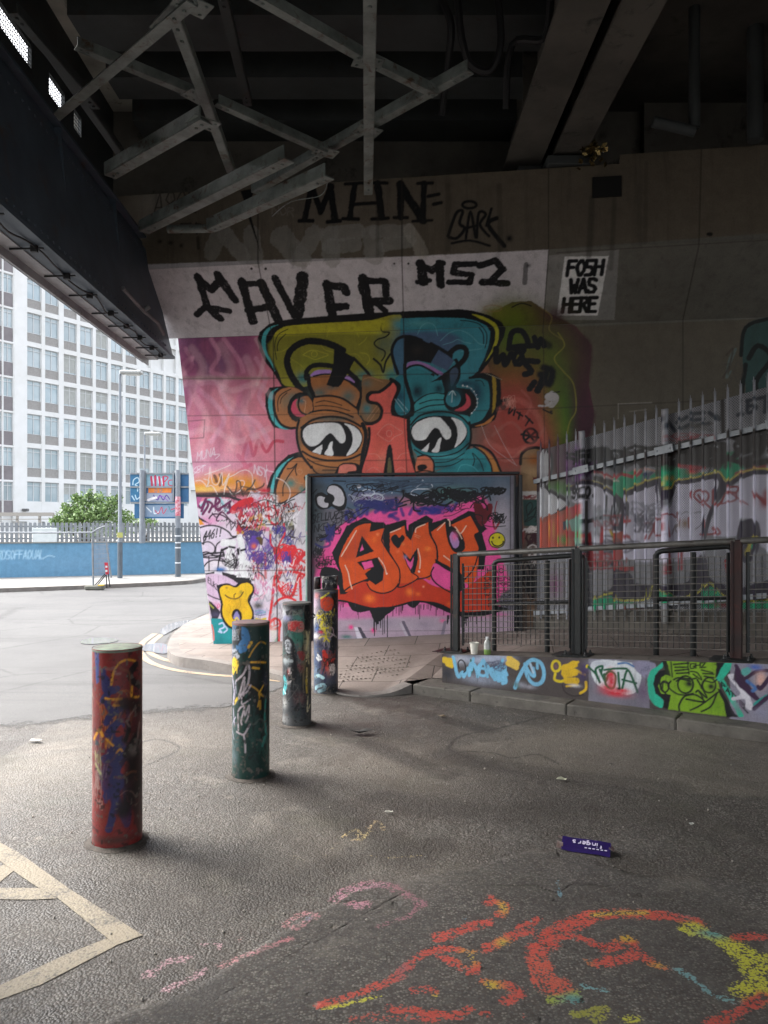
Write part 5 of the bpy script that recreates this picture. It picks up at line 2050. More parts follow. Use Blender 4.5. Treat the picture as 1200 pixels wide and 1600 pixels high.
ZONE = '''
@ 0 0 1
F ff0000 180 1640 330 1530 470 1440 560 1390 650 1370 760 1350 860 1330 1010 1370 1240 1400 1240 1640
F 0000ff:.5 760 1160 1200 1130 1240 1240 900 1220 740 1180
z 00ff00:.6 14 220 1320 300 1340 400 1380
z 00ff00:.8 20 425 1220 500 1250 560 1300
z 00ff00:.6 30 440 1230 560 1280 640 1340
z 00ff00:.7 16 490 1135 570 1160 700 1210
z 00ff00:.7 12 530 1090 640 1110 760 1140
b 00ff00 180 1320 70 24 .8
b 0000ff 250 1581 4.4 2.2 0.52
b 00ff00 135 1505 6.1 3.0 0.82
b 00ff00 547 1326 4.4 2.2 0.95
b 0000ff 475 1342 5.7 2.8 0.63
b 00ff00 481 1551 5.7 2.9 0.83
b 00ff00 84 1507 5.4 2.7 0.55
b 0000ff 34 1217 2.2 1.1 0.76
b 0000ff 226 1504 6.6 3.3 0.97
b 0000ff 585 1196 4.6 2.3 0.73
b 00ff00 707 1322 4.6 2.3 0.57
b 0000ff 938 1148 3.4 1.7 0.68
b 00ff00 784 1347 5.2 2.6 0.58
b 0000ff 636 1354 2.9 1.4 0.96
b 00ff00 657 1272 5.4 2.7 0.67
b 0000ff 301 1311 3.8 1.9 0.95
b 0000ff 184 1298 2.9 1.5 0.93
b 00ff00 -7 1586 4.7 2.3 0.51
b 00ff00 938 1270 2.8 1.4 0.95
b 00ff00 137 1381 4.5 2.3 0.79
b 00ff00 329 1147 1.8 0.9 0.88
b 00ff00 634 1176 4.4 2.2 0.85
b 00ff00 1214 1131 1.5 0.8 0.67
b 00ff00 802 1160 2.4 1.2 0.98
b 0000ff -36 1517 4.5 2.3 0.52
b 0000ff 1195 1479 8.4 4.2 0.59
b 00ff00 392 1315 2.9 1.4 0.80
b 00ff00 596 1336 3.1 1.6 0.55
b 0000ff 882 1423 6.4 3.2 0.86
b 00ff00 875 1335 4.1 2.0 0.73
b 00ff00 25 1124 1.7 0.9 0.86
b 00ff00 866 1405 2.9 1.5 0.91
b 0000ff 635 1589 8.3 4.1 0.75
b 0000ff 862 1200 2.5 1.3 0.69
b 00ff00 625 1198 2.7 1.3 0.95
b 00ff00 911 1563 9.4 4.7 0.82
b 0000ff 61 1309 5.3 2.6 0.93
b 00ff00 620 1412 7.4 3.7 0.83
b 0000ff 99 1342 4.1 2.0 0.92
b 0000ff 359 1245 4.1 2.1 0.76
b 0000ff 844 1277 4.7 2.3 0.68
b 00ff00 507 1344 4.7 2.4 0.63
b 00ff00 47 1466 4.5 2.2 0.89
b 00ff00 759 1512 8.8 4.4 0.90
b 00ff00 605 1238 5.0 2.5 0.62
b 00ff00 274 1224 3.6 1.8 0.62
b 00ff00 1000 1398 6.6 3.3 0.75
b 00ff00 95 1155 1.8 0.9 0.89
b 00ff00 1231 1560 8.2 4.1 0.51
b 00ff00 204 1232 2.3 1.1 0.93
b 0000ff 1118 1562 4.1 2.1 0.68
b 00ff00 1215 1132 3.5 1.7 0.93
b 00ff00 796 1283 5.3 2.6 0.86
b 00ff00 727 1259 3.1 1.6 0.98
b 0000ff 44 1550 8.8 4.4 0.67
b 00ff00 164 1227 3.2 1.6 0.86
b 00ff00 43 1367 3.0 1.5 0.67
b 0000ff 214 1572 4.0 2.0 0.59
b 00ff00 178 1419 4.3 2.1 0.87
b 00ff00 572 1381 6.9 3.4 0.97
b 00ff00 129 1263 3.6 1.8 0.57
b 0000ff 523 1447 5.3 2.6 0.81
b 0000ff 490 1568 7.0 3.5 0.96
b 00ff00 845 1591 6.7 3.4 0.87
b 00ff00 957 1193 2.6 1.3 0.92
b 0000ff 1033 1238 4.1 2.1 0.77
b 0000ff 1159 1244 2.8 1.4 0.70
b 00ff00 132 1344 4.5 2.3 0.70
b 00ff00 4 1285 5.7 2.9 0.69
b 00ff00 -4 1596 8.9 4.4 0.54
b 00ff00 196 1389 3.3 1.7 0.78
b 0000ff 700 1538 5.6 2.8 0.52
b 00ff00 729 1427 7.7 3.9 0.55
b 0000ff 369 1151 3.8 1.9 0.62
b 00ff00 427 1273 3.5 1.8 0.69
b 0000ff 764 1119 1.8 0.9 0.83
b 0000ff 792 1130 3.9 1.9 0.68
b 0000ff 429 1380 4.0 2.0 0.63
b 0000ff -10 1320 3.5 1.8 0.63
b 00ff00 1037 1244 5.0 2.5 0.83
b 00ff00 74 1549 6.1 3.0 0.79
b 00ff00 902 1280 4.4 2.2 0.68
b 0000ff 693 1201 3.4 1.7 0.59
b 0000ff 147 1511 3.8 1.9 0.88
b 00ff00 238 1418 4.1 2.0 0.98
b 00ff00 -22 1321 5.7 2.9 0.66
b 0000ff 1210 1468 6.9 3.5 0.65
b 00ff00 357 1122 2.0 1.0 0.93
b 0000ff 490 1555 3.5 1.8 0.55
b 0000ff 614 1340 6.6 3.3 0.91
b 00ff00 499 1155 3.0 1.5 0.57
s 00ff00:0.76 2 815 1481 860 1477 902 1483 929 1490 952 1477 970 1477
s 00ff00:0.89 2 797 1219 835 1224 868 1216 914 1223 938 1233 982 1245
s 00ff00:0.92 2 361 1368 380 1364 418 1377 463 1390 518 1405 560 1410
s 00ff00:0.84 2 701 1181 727 1174 775 1177 799 1184 839 1178 874 1194
s 00ff00:0.68 2 965 1470 998 1479 1019 1476 1072 1482 1107 1486 1144 1489
s 00ff00:0.63 2 868 1478 910 1480 942 1480 983 1484 1003 1500 1031 1503
s 00ff00:0.82 2 385 1266 414 1266 436 1267 487 1272 546 1286 582 1286
s 00ff00:0.89 2 767 1382 805 1383 838 1383 874 1393 897 1382 953 1384
s 00ff00:0.82 2 651 1481 694 1481 717 1471 768 1484 799 1486 845 1490
z 00ff00:.5 60 0 1420 120 1380 240 1420
z 00ff00:.45 50 300 1440 420 1400 560 1340 680 1320
z 00ff00:.5 40 600 1250 760 1270 900 1260
z 00ff00:.4 60 900 1420 1000 1400 1150 1440
z 00ff00:.5 30 700 1180 860 1210 1040 1230
z 00ff00:.35 80 60 1560 200 1500 320 1560
b 00ff00:.5 470 1280 120 40 .7
b 00ff00:.6 330 1370 200 60 .6
b 00ff00:.8 392 1218 40 14 .8
b 00ff00:.8 465 1135 36 12 .8
s 00ff00:.9 2.5 700 1170 720 1150 790 1135 880 1110
s 00ff00:.9 2 700 1170 760 1195 830 1210
s 00ff00:.8 2 220 1160 250 1155 280 1170 230 1195
s 00ff00:.8 2 0 1090 70 1080 120 1076
s 00ff00:.7 2 230 1070 330 1058 460 1050
s 00ff00:.8 2.2 340 1560 440 1500 540 1445 640 1390
'''
FARSIGN = '''
@ 190 720 8
p 3a6a94 100 140 900 140 900 720 100 720
p 8ab0c0 310 150 640 150 640 330 310 330
p e88a40 335 335 630 335 620 400 335 400
p a0a8b8 310 405 640 405 640 510 310 510
p 8aa0b8 270 555 690 550 690 700 270 700
b 3a84a8 170 330 70 200 .6
s c8e4f0 12 140 300 150 240 200 210 220 260 170 300 200 320 200 380
s c8e4f0 12 130 440 160 490
s c8e4f0 12 170 430 190 480 230 450
d c83058 22 370 200 380 310
d c83058 22 420 190 425 310
d c83058 22 470 200 480 310
d c83058 22 520 200 525 310
s c83058 14 540 190 580 210 540 260
s c83058 12 630 240 590 250 590 300 640 310
s e8e8f0 10 390 200 400 280
s e8e8f0 10 450 200 460 280
s e8e8f0 10 500 220 510 290
o 8a8a90 8 430 370 14 20
o 8a8a90 8 490 370 14 20
s V 12 400 430 450 490 480 430 520 490 560 430 600 480
s 9a5ac0 10 440 470 500 440 580 500
d W 26 330 490 430 460
s e8f0f4 12 310 580 370 640
s e8f0f4 12 400 580 410 660 460 640
s c83a58 10 420 620 460 660 500 580 520 660 560 600
s c83a58 10 620 610 680 590
s 3c8a90 10 590 570 620 640 660 620
'''

ZONE = ZONE.replace("F ff0000 180 1640 330 1530 470 1440 560 1390 650 1370 760 1350 860 1330 1010 1370 1240 1400 1240 1640", """F ff0000 180 1640 330 1530 470 1440 560 1390 650 1370 760 1350 860 1330 1010 1370 1240 1400 1240 1640
b ff0000 700 1300 200 40 .5
b ff0000 1000 1320 160 30 .5
b 0000ff:.7 80 1180 120 50 .8
b 0000ff:.7 620 1200 140 40 .7
b 0000ff:.6 520 1320 200 50 .7
b 0000ff:.5 250 1160 140 30 .8
b 0000ff:.8 950 1150 200 20 .9""")
# ---------------------------------------------------------------- materials
M = {}
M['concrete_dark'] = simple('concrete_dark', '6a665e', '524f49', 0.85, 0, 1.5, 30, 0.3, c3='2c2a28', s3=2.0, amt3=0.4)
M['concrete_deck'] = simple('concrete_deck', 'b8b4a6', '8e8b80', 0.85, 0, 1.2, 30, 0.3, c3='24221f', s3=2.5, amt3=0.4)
M['concrete_darkened'] = simple('darkened_concrete', '56524b', '403d38', 0.9, 0, 1.2, 30, 0.3, c3='1c1a18', s3=2.5, amt3=0.4)  # deck concrete toned darker, standing in for shade in the right bay
M['steel_dark'] = simple('steel_dark', '3c4040', '2e3131', 0.6, 0, 2.0, 50, 0.2, c3='33251d', s3=3.0, amt3=0.3)
M['girder'] = simple('girder_paint', '4a5662', '3a444f', 0.55, 0, 2.0, 40, 0.12, c3='4a3c32', s3=2.0, amt3=0.3)
M['girder_light'] = simple('girder_flange_paint', 'a8a8ac', '8c8c92', 0.6, 0, 3.0, 40, 0.12, c3='5c5048', s3=5.0, amt3=0.4)
M['angle'] = simple('angle_iron', '7a817d', '565d59', 0.6, 0.0, 5.0, 60, 0.2, c3='4a3626', s3=7.0, amt3=0.6)
M['cable'] = simple('cable_rubber', '141416', None, 0.6, bstr=0)
M['white'] = simple('white_render', 'd9d9d8', 'cfcfcc', 0.7, 0, 0.6, 10, 0.1)
M['spandrel'] = simple('spandrel_brick', '989592', '8a8784', 0.85, 0, 6.0, 20, 0.3)
M['spandrel_dark'] = simple('spandrel_panel', '7c7678', '706a6c', 0.6, 0, 1.0, 20, 0.1)
M['frame_white'] = simple('window_frame', 'c4c6c6', None, 0.5, bstr=0)
def glass_mat(name, c1, c2):
    m, nt, p = newmat(name)
    oi = nt.nodes.new('ShaderNodeObjectInfo'); co = pos(nt)
    f = noise(nt, co, 0.35, 3, 0.6)
    k = mix(nt, ramp(nt, f, [(0.4, (0,0,0)), (0.6, (1,1,1))]), rgba(c1), rgba(c2))
    k = mix(nt, math_(nt, 'MULTIPLY', oi.outputs['Random'], 0.6), k, rgba('8a9294'))
    nt.links.new(k, p.inputs['Base Color']); p.inputs['Roughness'].default_value = 0.12
    p.inputs['Specular IOR Level'].default_value = 0.8
    return m
M['glass'] = glass_mat('window_glass', '8a9ea6', 'a6b4ba')
M['blind'] = simple('roller_blind', 'a8aaa6', '9a9c98', 0.8, bstr=0)
M['galv'] = simple('galvanised_steel', '8a8e92', '74797e', 0.5, 0.2, 6.0, 60, 0.1, c3='74797e', s3=8, amt3=0.3)
M['pole_dark'] = simple('pole_base_paint', '5a626a', '4c545c', 0.5, 0, 3, 40, 0.1)
M['pole_grey'] = simple('pole_paint', '82888f', '747a82', 0.5, 0, 3, 40, 0.1)
M['blue'] = painted('blue_wall_paint', 0.7, 25, 0.15, 0.004, '4a5a68', 0.25)
M['canvas'] = painted('wall_paint', 0.55, 45, 0.35, 0.006, '3a332c', 0.28)
M['concrete_wall'] = painted('wall_concrete', 0.8, 30, 0.5, 0.008, '2c2824', 0.5)
M['amy'] = painted('panel_paint', 0.55, 60, 0.2, 0.004, '3a332c', 0.15)
M['perf'] = painted('perforated_sheet', 0.45, 60, 0.1, 0.002, '3a3836', 0.15, perf=True)
M['pale'] = painted('pale_paint', 0.4, 60, 0.1, 0.002, '3a3836', 0.15)
M['plinth'] = painted('plinth_paint', 0.6, 45, 0.5, 0.008, '3a3430', 0.4)
M['bollard'] = painted('bollard_paint', 0.42, 30, 0.25, 0.004, '2a2420', 0.25)
M['sign_paint'] = painted('sign_back_paint', 0.5, 40, 0.05, 0.002, '606468', 0.1)
M['black_frame'] = simple('black_frame', '1b1b1d', '26262a', 0.5, 0, 8, 60, 0.2, c3='4a4642', s3=14, amt3=0.25)
M['rail_black'] = simple('railing_black', '101211', '181b1a', 0.45, 0.0, 6, 60, 0.25, c3='3c2a20', s3=11, amt3=0.3)
M['rail_steel'] = simple('handrail_steel', '77746f', '5c5a56', 0.42, 0.5, 9, 60, 0.2, c3='382e28', s3=12, amt3=0.4)
M['rust_post'] = simple('rusted_post', '3a1712', '241815', 0.6, 0.0, 5, 60, 0.25, c3='5c2418', s3=6, amt3=0.4)
M['mesh_wire'] = simple('mesh_wire', '807b74', '5c5852', 0.45, 0.2, 12, 60, 0.1)
M['kerb'] = simple('kerb_stone', '6a655d', '504c46', 0.85, 0, 5, 45, 0.6, c3='35312c', s3=9, amt3=0.35)
M['kerb_pale'] = simple('kerb_pale', '807a74', '6c6661', 0.85, 0, 5, 45, 0.5, c3='5c554e', s3=9, amt3=0.3)
M['leaf'] = simple('shrub_leaf', '4c6636', '86a060', 0.6, 0, 5, 10, 0, c3='34482a', s3=4, amt3=.5)
M['blossom'] = simple('shrub_blossom', '8fa468', '9aae74', 0.7, 0, 3, 10, 0)
M['bark'] = simple('bark', '4a3c30', '3a3028', 0.9)

# ---------------------------------------------------------------- ground: one sheet, fine near the camera
def asphalt():
    m, nt, p = newmat('asphalt'); co = pos(nt)
    zn = N(nt, 'ShaderNodeAttribute', attribute_name='Zone'); sp = nt.nodes.new('ShaderNodeSeparateColor'); nt.links.new(zn.outputs['Color'], sp.inputs[0])
    rough_, dark_, wet_ = sp.outputs[0], sp.outputs[1], sp.outputs[2]
    ch = N(nt, 'ShaderNodeAttribute', attribute_name='Chalk')
    big = noise(nt, co, 0.7, 6, 0.6); mid = noise(nt, co, 5.0, 6, 0.7)
    v = N(nt, 'ShaderNodeTexVoronoi'); v.inputs['Scale'].default_value = 98; nt.links.new(co, v.inputs['Vector'])
    v2 = N(nt, 'ShaderNodeTexVoronoi'); v2.inputs['Scale'].default_value = 38; v2.inputs['Randomness'].default_value = 1.0; nt.links.new(co, v2.inputs['Vector'])
    col = mix(nt, ramp(nt, big, [(0.35,(0,0,0)),(0.65,(1,1,1))]), rgba('5a5855'), rgba('706e6a'))
    col = mix(nt, ramp(nt, mid, [(0.35,(0,0,0)),(0.7,(1,1,1))]), col, rgba('4e4c49'))
    stone = mix(nt, 1.0, col, ramp(nt, N_sep(nt, v.outputs['Color']), [(0.0,(0.48,0.48,0.47)),(0.6,(1.02,1.01,1.0)),(1.0,(1.75,1.70,1.62))]), 'MULTIPLY')
    pitch = mix(nt, ramp(nt, v.outputs['Distance'], [(0.35,(0,0,0)),(0.65,(1,1,1))]), stone, rgba('47413b'))
    fine = noise(nt, co, 55, 5, 0.75)
    pit = ramp(nt, noise(nt, co, 42, 6, 0.75, 0.3), [(0.36,(0,0,0)),(0.52,(1,1,1))])
    crust = noise(nt, co, 24, 12, 0.85, 0.3)
    rough_col = mix(nt, 1.0, pitch, ramp(nt, crust, [(0.35,(0.36,0.35,0.34)),(0.45,(0.98,0.97,0.96)),(0.55,(1.45,1.44,1.42)),(0.68,(2.4,2.36,2.28))]), 'MULTIPLY')
    rmask = ramp(nt, math_(nt, 'ADD', rough_, math_(nt, 'MULTIPLY', math_(nt, 'SUBTRACT', noise(nt, co, 3.5, 6, 0.7), 0.5), 1.3)), [(0.25,(0,0,0)),(0.85,(1,1,1))])
    col = mix(nt, math_(nt, 'MULTIPLY', rmask, 0.9), pitch, rough_col)
    col = mix(nt, math_(nt, 'MULTIPLY', wet_, 0.55), col, rgba('8f877a'))
    st = ramp(nt, noise(nt, co, 1.1, 7, 0.65, 0.8), [(0.50,(0,0,0)),(0.66,(1,1,1))])
    col = mix(nt, math_(nt, 'MULTIPLY', st, 0.45), col, rgba('403b36'))
    st2 = ramp(nt, noise(nt, co, 2.3, 7, 0.7, 0.5), [(0.56,(0,0,0)),(0.70,(1,1,1))])
    col = mix(nt, math_(nt, 'MULTIPLY', st2, 0.35), col, rgba('938b80'))
    col = mix(nt, math_(nt, 'MULTIPLY', dark_, 0.65), col, rgba('2e2a26'))
    moss = ramp(nt, noise(nt, co, 1.6, 4, 0.6), [(0.55,(0,0,0)),(0.72,(1,1,1))])
    col = mix(nt, math_(nt, 'MULTIPLY', moss, 0.25), col, rgba('4a4a38'))
    # chalk and sprayed paint catch on the raised stones only
    grit = noise(nt, co, 70, 4, 0.8)
    lump = noise(nt, co, 22, 4, 0.7)
    keep = math_(nt, 'ADD', math_(nt, 'MULTIPLY', grit, 0.75), math_(nt, 'MULTIPLY', lump, 0.75))
    keep = math_(nt, 'ADD', keep, math_(nt, 'MULTIPLY', math_(nt, 'SUBTRACT', 0.5, v.outputs['Distance']), 0.38))
    thr = math_(nt, 'ADD', keep, math_(nt, 'MULTIPLY', ch.outputs['Alpha'], 0.5))
    fac = ramp(nt, math_(nt, 'MULTIPLY', thr, 0.5), [(0.570,(0,0,0)),(0.63,(1,1,1))])
    fac = math_(nt, 'MULTIPLY', fac, ramp(nt, ch.outputs['Alpha'], [(0.02,(0,0,0)),(0.25,(1,1,1))]))
    col = mix(nt, math_(nt, 'MULTIPLY', fac, 0.86), col, ch.outputs['Color'])
    nt.links.new(col, p.inputs['Base Color'])
    rg = math_(nt, 'SUBTRACT', 0.72, math_(nt, 'MULTIPLY', ramp(nt, mid, [(0.4,(0,0,0)),(0.65,(1,1,1))]), 0.22))
    nt.links.new(rg, p.inputs['Roughness'])
    p.inputs['Specular IOR Level'].default_value = 0.45
    h1 = math_(nt, 'SUBTRACT', 1.0, v.outputs['Distance'])
    bump(nt, p, math_(nt, 'MULTIPLY', h1, math_(nt, 'ADD', mid, 0.1)), 0.65, 0.009)
    h2 = math_(nt, 'MULTIPLY', math_(nt, 'ADD', crust, math_(nt, 'MULTIPLY', fine, 0.3)), rmask)
    bump(nt, p, h2, 0.9, 0.03)
    bump(nt, p, mid, 0.35, 0.02)
    return m
def N_sep(nt, c):
    s = nt.nodes.new('ShaderNodeSeparateColor'); nt.links.new(c, s.inputs[0]); return s.outputs[0]
chalk = Canvas((0,0,0), (1,0,0), (0,1,0), -2.7, 2.7, 2.2, 8.2, 0.012, '6a655e').draw(CHALK)
zone = Canvas((0,0,0), (1,0,0), (0,1,0), -2.7, 2.7, 2.2, 8.2, 0.012, '000000').draw(ZONE)  # dark strokes running right from the bollards paint their cast shadows
gx = np.unique(np.concatenate([-np.geomspace(2.7, 900, 46)[::-1], np.arange(-2.7, 2.7, 0.014), np.geomspace(2.7, 900, 46)]).round(4))
gy = np.unique(np.concatenate([-np.geomspace(0.4, 300, 24)[::-1], np.linspace(-0.3, 2.2, 14), np.arange(2.2, 7.6, 0.014), 7.6+np.geomspace(0.05, 1200, 60)]).round(4))
GX, GY = np.meshgrid(gx, gy)
r1 = vnoise(GX.shape, 14, 31)-0.5; r2 = vnoise(GX.shape, 4, 32)-0.5
near = ((np.abs(GX) < 2.65) & (GY > 2.25) & (GY < 7.5)).astype(float)
# let the relief die away at the edge of the fine patch
edge = np.clip(np.minimum(2.65-np.abs(GX), np.minimum(GY-2.25, 7.5-GY))/0.4, 0, 1)
def samp(cv, X, Y):
    i = np.clip(((X-cv.u0)/cv.res).round().astype(int), 0, cv.nu-1); j = np.clip(((Y-cv.v0)/cv.res).round().astype(int), 0, cv.nv-1)
    ins = (X > cv.u0) & (X < cv.u0+cv.nu*cv.res) & (Y > cv.v0) & (Y < cv.v0+cv.nv*cv.res)
    return cv.C[j, i], cv.A[j, i]*ins
cc, ca = samp(chalk, GX, GY); zc, za = samp(zone, GX, GY)
zc = zc*(za[...,None] > 0)
GZ = edge*(r1*0.0022+r2*0.0016*(0.25+zc[...,0]))-0.0022*edge
Xg = np.stack([GX, GY, GZ], -1).reshape(-1, 3)
ny, nx = GX.shape; idx = np.arange(nx*ny).reshape(ny, nx)
Qg = np.stack([idx[:-1,:-1].ravel(), idx[:-1,1:].ravel(), idx[1:,1:].ravel(), idx[1:,:-1].ravel()], -1)
ground = grid_object('ground', asphalt(), Xg, Qg, {'Chalk': np.concatenate([cc.reshape(-1,3), ca.reshape(-1,1)], 1), 'Zone': zc.reshape(-1,3)}, smooth=True)
tag(ground, 'weathered asphalt ground with faded chalk drawings under the bridge', kind='structure')

# paler open road outside the bridge, laid as a sheet on the ground
m_road, nt_, p_ = newmat('road_asphalt'); co_ = pos(nt_)
k_ = mix(nt_, ramp(nt_, noise(nt_, co_, 0.5, 6, 0.6), [(0.40,(0,0,0)),(0.60,(1,1,1))]), rgba('4f4e4d'), rgba('605f5d'))
k_ = mix(nt_, ramp(nt_, noise(nt_, co_, 60, 4, 0.7), [(0.4,(0,0,0)),(0.6,(1,1,1))]), k_, rgba('545352'))
k_ = mix(nt_, ramp(nt_, noise(nt_, co_, 1.7, 6, 0.7, 1.5), [(0.56,(0,0,0)),(0.7,(0.6,0.6,0.6))]), k_, rgba('4a4948'))
mpr_ = N(nt_, 'ShaderNodeMapping'); mpr_.inputs['Scale'].default_value = (0.12, 1.6, 1); mpr_.inputs['Rotation'].default_value = (0, 0, R(-14)); nt_.links.new(co_, mpr_.inputs[0])
k_ = mix(nt_, ramp(nt_, noise(nt_, mpr_.outputs[0], 1.0, 6, 0.65), [(0.52,(0,0,0)),(0.64,(0.55,0.55,0.55))]), k_, rgba('434241'))
vr_ = N(nt_, 'ShaderNodeTexVoronoi'); vr_.feature = 'DISTANCE_TO_EDGE'; vr_.inputs['Scale'].default_value = 0.45; nt_.links.new(co_, vr_.inputs['Vector'])
k_ = mix(nt_, ramp(nt_, math_(nt_, 'ADD', vr_.outputs['Distance'], math_(nt_, 'MULTIPLY', noise(nt_, co_, 5, 6, .7), .05)), [(0.026,(0.6,0.6,0.6)),(0.036,(0,0,0))]), k_, rgba('3a3938'))
nt_.links.new(k_, p_.inputs['Base Color']); p_.inputs['Roughness'].default_value = 0.75
bump(nt_, p_, noise(nt_, co_, 70, 5, 0.7), 0.5, 0.01)
rp = [(-60, 3.4), (-8, 5.9), (-4.2, 6.9), (-3.1, 7.3), (-2.3, 7.45), (-1.6, 7.8), (-1.0, 8.2), (-1.9, 8.7), (-2.6, 9.3), (-3.0, 10.5), (-3.3, 12), (-3.3, 14), (-2.5, 20), (6, 24), (6, 30), (-60, 30)]
vr = [(x, y, 0.004) for x, y in rp]+[(x, y-1.5+.25*math.sin(x*2.1), 0.004) for x, y in rp[:6]]+[(-.95, 7.6, 0.004)]
me_ = bpy.data.meshes.new('road'); me_.from_pydata(vr, [], [tuple(range(16))]+[(16+i, 17+i, i+1, i) for i in range(6)])
ca_ = me_.color_attributes.new('Fade', 'FLOAT_COLOR', 'POINT')
for i in range(len(vr)): ca_.data[i].color = (0, 0, 0, 1) if i > 15 else (1, 1, 1, 1)
me_.materials.append(m_road); road = bpy.data.objects.new('road', me_); COL.objects.link(road)
fa_ = N(nt_, 'ShaderNodeAttribute', attribute_name='Fade')
tr_ = nt_.nodes.new('ShaderNodeBsdfTransparent'); mx_ = nt_.nodes.new('ShaderNodeMixShader')
k2_ = math_(nt_, 'ADD', math_(nt_, 'MULTIPLY', fa_.outputs['Fac'], 1.6), math_(nt_, 'SUBTRACT', noise(nt_, co_, 6, 9, 0.75), 0.9))
nt_.links.new(ramp(nt_, k2_, [(0.0,(0,0,0)),(0.25,(1,1,1))]), mx_.inputs[0])
nt_.links.new(tr_.outputs[0], mx_.inputs[1]); nt_.links.new(p_.outputs[0], mx_.inputs[2])
nt_.links.new(mx_.outputs[0], nt_.nodes['Material Output'].inputs['Surface'])
tag(road, kind='structure')

# painted markings
def paint_mat(name, c, wear):
    m, nt, p = newmat(name); co = pos(nt)
    g = noise(nt, co, 60, 5, 0.8); b = noise(nt, co, 4, 5, 0.7)
    w = ramp(nt, math_(nt, 'ADD', math_(nt, 'MULTIPLY', g, 0.6), math_(nt, 'MULTIPLY', b, 0.4)), [(wear-0.04,(1,1,1)),(wear+0.03,(0,0,0))])
    nt.links.new(mix(nt, w, rgba(c), rgba('57534d')), p.inputs['Base Color'])
    p.inputs['Roughness'].default_value = 0.7
    v = N(nt, 'ShaderNodeTexVoronoi'); v.inputs['Scale'].default_value = 85; nt.links.new(co, v.inputs['Vector'])
    bump(nt, p, math_(nt, 'SUBTRACT', 1.0, v.outputs['Distance']), 0.3, 0.006)
    return m
pm = paint_mat('marking_cream', '847b6a', 0.465)
pv = lambda x, y: on_z(x/2, 1280+y/2, 0.001)
mk = MB()
for poly in ([(-120,-5),(0,72),(60,105),(215,216),(446,362),(362,394),(335,371),(180,246),(120,214),(40,160),(0,130),(-120,52)],
             [(-120,214),(0,214),(121,215),(179,247),(100,251),(0,250),(-120,248)],
             [(-120,262),(0,196),(42,161),(12,141),(0,148),(-120,215)][:5],
             [(362,395),(334,372),(200,425),(0,519),(-120,580),(-120,628),(0,563),(130,516)]):
    mk.add([pv(*q) for q in poly], [tuple(range(len(poly)))])
tag(mk.build('road_marking', pm), kind='structure')
pl = paint_mat('marking_yellow', 'a08c72', 0.45)
def ribbon(px, w, z=0.008):
    P = smoothpath([on_z(x, y, z)[:] for x, y in px], 6); A, B = [], []
    for i, p in enumerate(P):
        t = P[min(i+1, len(P)-1)]-P[max(i-1, 0)]; t = t/np.linalg.norm(t); n_ = np.array([-t[1], t[0], 0])
        A.append(p+n_*w/2); B.append(p-n_*w/2)
    return A, B
yl = MB()
yl.sheet(*ribbon([(242,990),(224,1003),(219,1015),(224,1026),(240,1037),(275,1047),(320,1053),(380,1058),(440,1064)], 0.085))
yl.sheet(*ribbon([(253,991),(238,1003),(232,1013),(238,1022),(262,1032),(300,1040),(345,1047),(420,1055)], 0.085))
tag(yl.build('double_yellow_lines', pl), kind='structure')

# puddles and manhole
m_pud, nt_, p_ = newmat('puddle_water')
p_.inputs['Base Color'].default_value = rgba('8a8a8c'); p_.inputs['Roughness'].default_value = 0.06; p_.inputs['Specular IOR Level'].default_value = 0.8
def blobpoly(px, z, name, mat):
    P = smoothpath([on_z(x, y, z)[:] for x, y in px], 6, True)
    return tag(MB().add([tuple(p) for p in P], [tuple(range(len(P)))]).build(name, mat), kind='structure')
blobpoly([(222,1009),(240,1005),(258,1006),(262,1012),(261,1020),(250,1021),(235,1018),(222,1016)], 0.014, 'puddle', m_pud)
blobpoly([(250,985),(262,976),(280,971),(298,969),(292,975),(275,982),(262,989),(254,992)], 0.014, 'puddle', m_pud)
blobpoly([(126,1003),(136,998),(160,996),(180,998),(184,1001),(172,1004),(150,1006),(132,1006)], 0.012, 'puddle', m_pud)

# ---------------------------------------------------------------- near pavement, kerbs and ramp
WT = -0.144; WY = 9.53
def wallY(X): return WY+WT*X
def rampz(X, Y):
    return 0.22+0.08*(0.81*X-0.585*Y+6.07)
def walkz(X, Y):          # the walking surface dips towards the plinth
    dp = (X-0.57)*0.543+(Y-7.52)*0.840
    return rampz(X, Y)-0.25*min(max(1-dp/0.9, 0), 1)
def pave_mat():
    m, nt, p = newmat('paving'); co = pos(nt)
    mp = N(nt, 'ShaderNodeMapping'); mp.inputs['Rotation'].default_value = (0,0,R(8)); nt.links.new(co, mp.inputs[0])
    b = N(nt, 'ShaderNodeTexBrick'); b.inputs['Scale'].default_value = 1.0; b.inputs['Mortar Size'].default_value = 0.006
    b.inputs['Brick Width'].default_value = 0.6; b.inputs['Row Height'].default_value = 0.45; b.offset = 0.5
    b.inputs['Color1'].default_value = rgba('857a72'); b.inputs['Color2'].default_value = rgba('7a6f68'); b.inputs['Mortar'].default_value = rgba('3c3630')
    nt.links.new(mp.outputs[0], b.inputs['Vector'])
    col = mix(nt, ramp(nt, noise(nt, co, 2.5, 7, 0.7), [(0.45,(0,0,0)),(0.75,(0.7,0.7,0.7))]), b.outputs['Color'], rgba('50483f'))
    col = mix(nt, 1.0, col, ramp(nt, noise(nt, co, 70, 4, 0.7), [(0.3,(0.8,0.8,0.8)),(0.6,(1,1,1))]), 'MULTIPLY')
    nt.links.new(col, p.inputs['Base Color']); p.inputs['Roughness'].default_value = 0.75
    bump(nt, p, b.outputs['Fac'], -0.4, 0.006); bump(nt, p, noise(nt, co, 60, 5, 0.7), 0.3, 0.006)
    return m
M['paving'] = pave_mat()
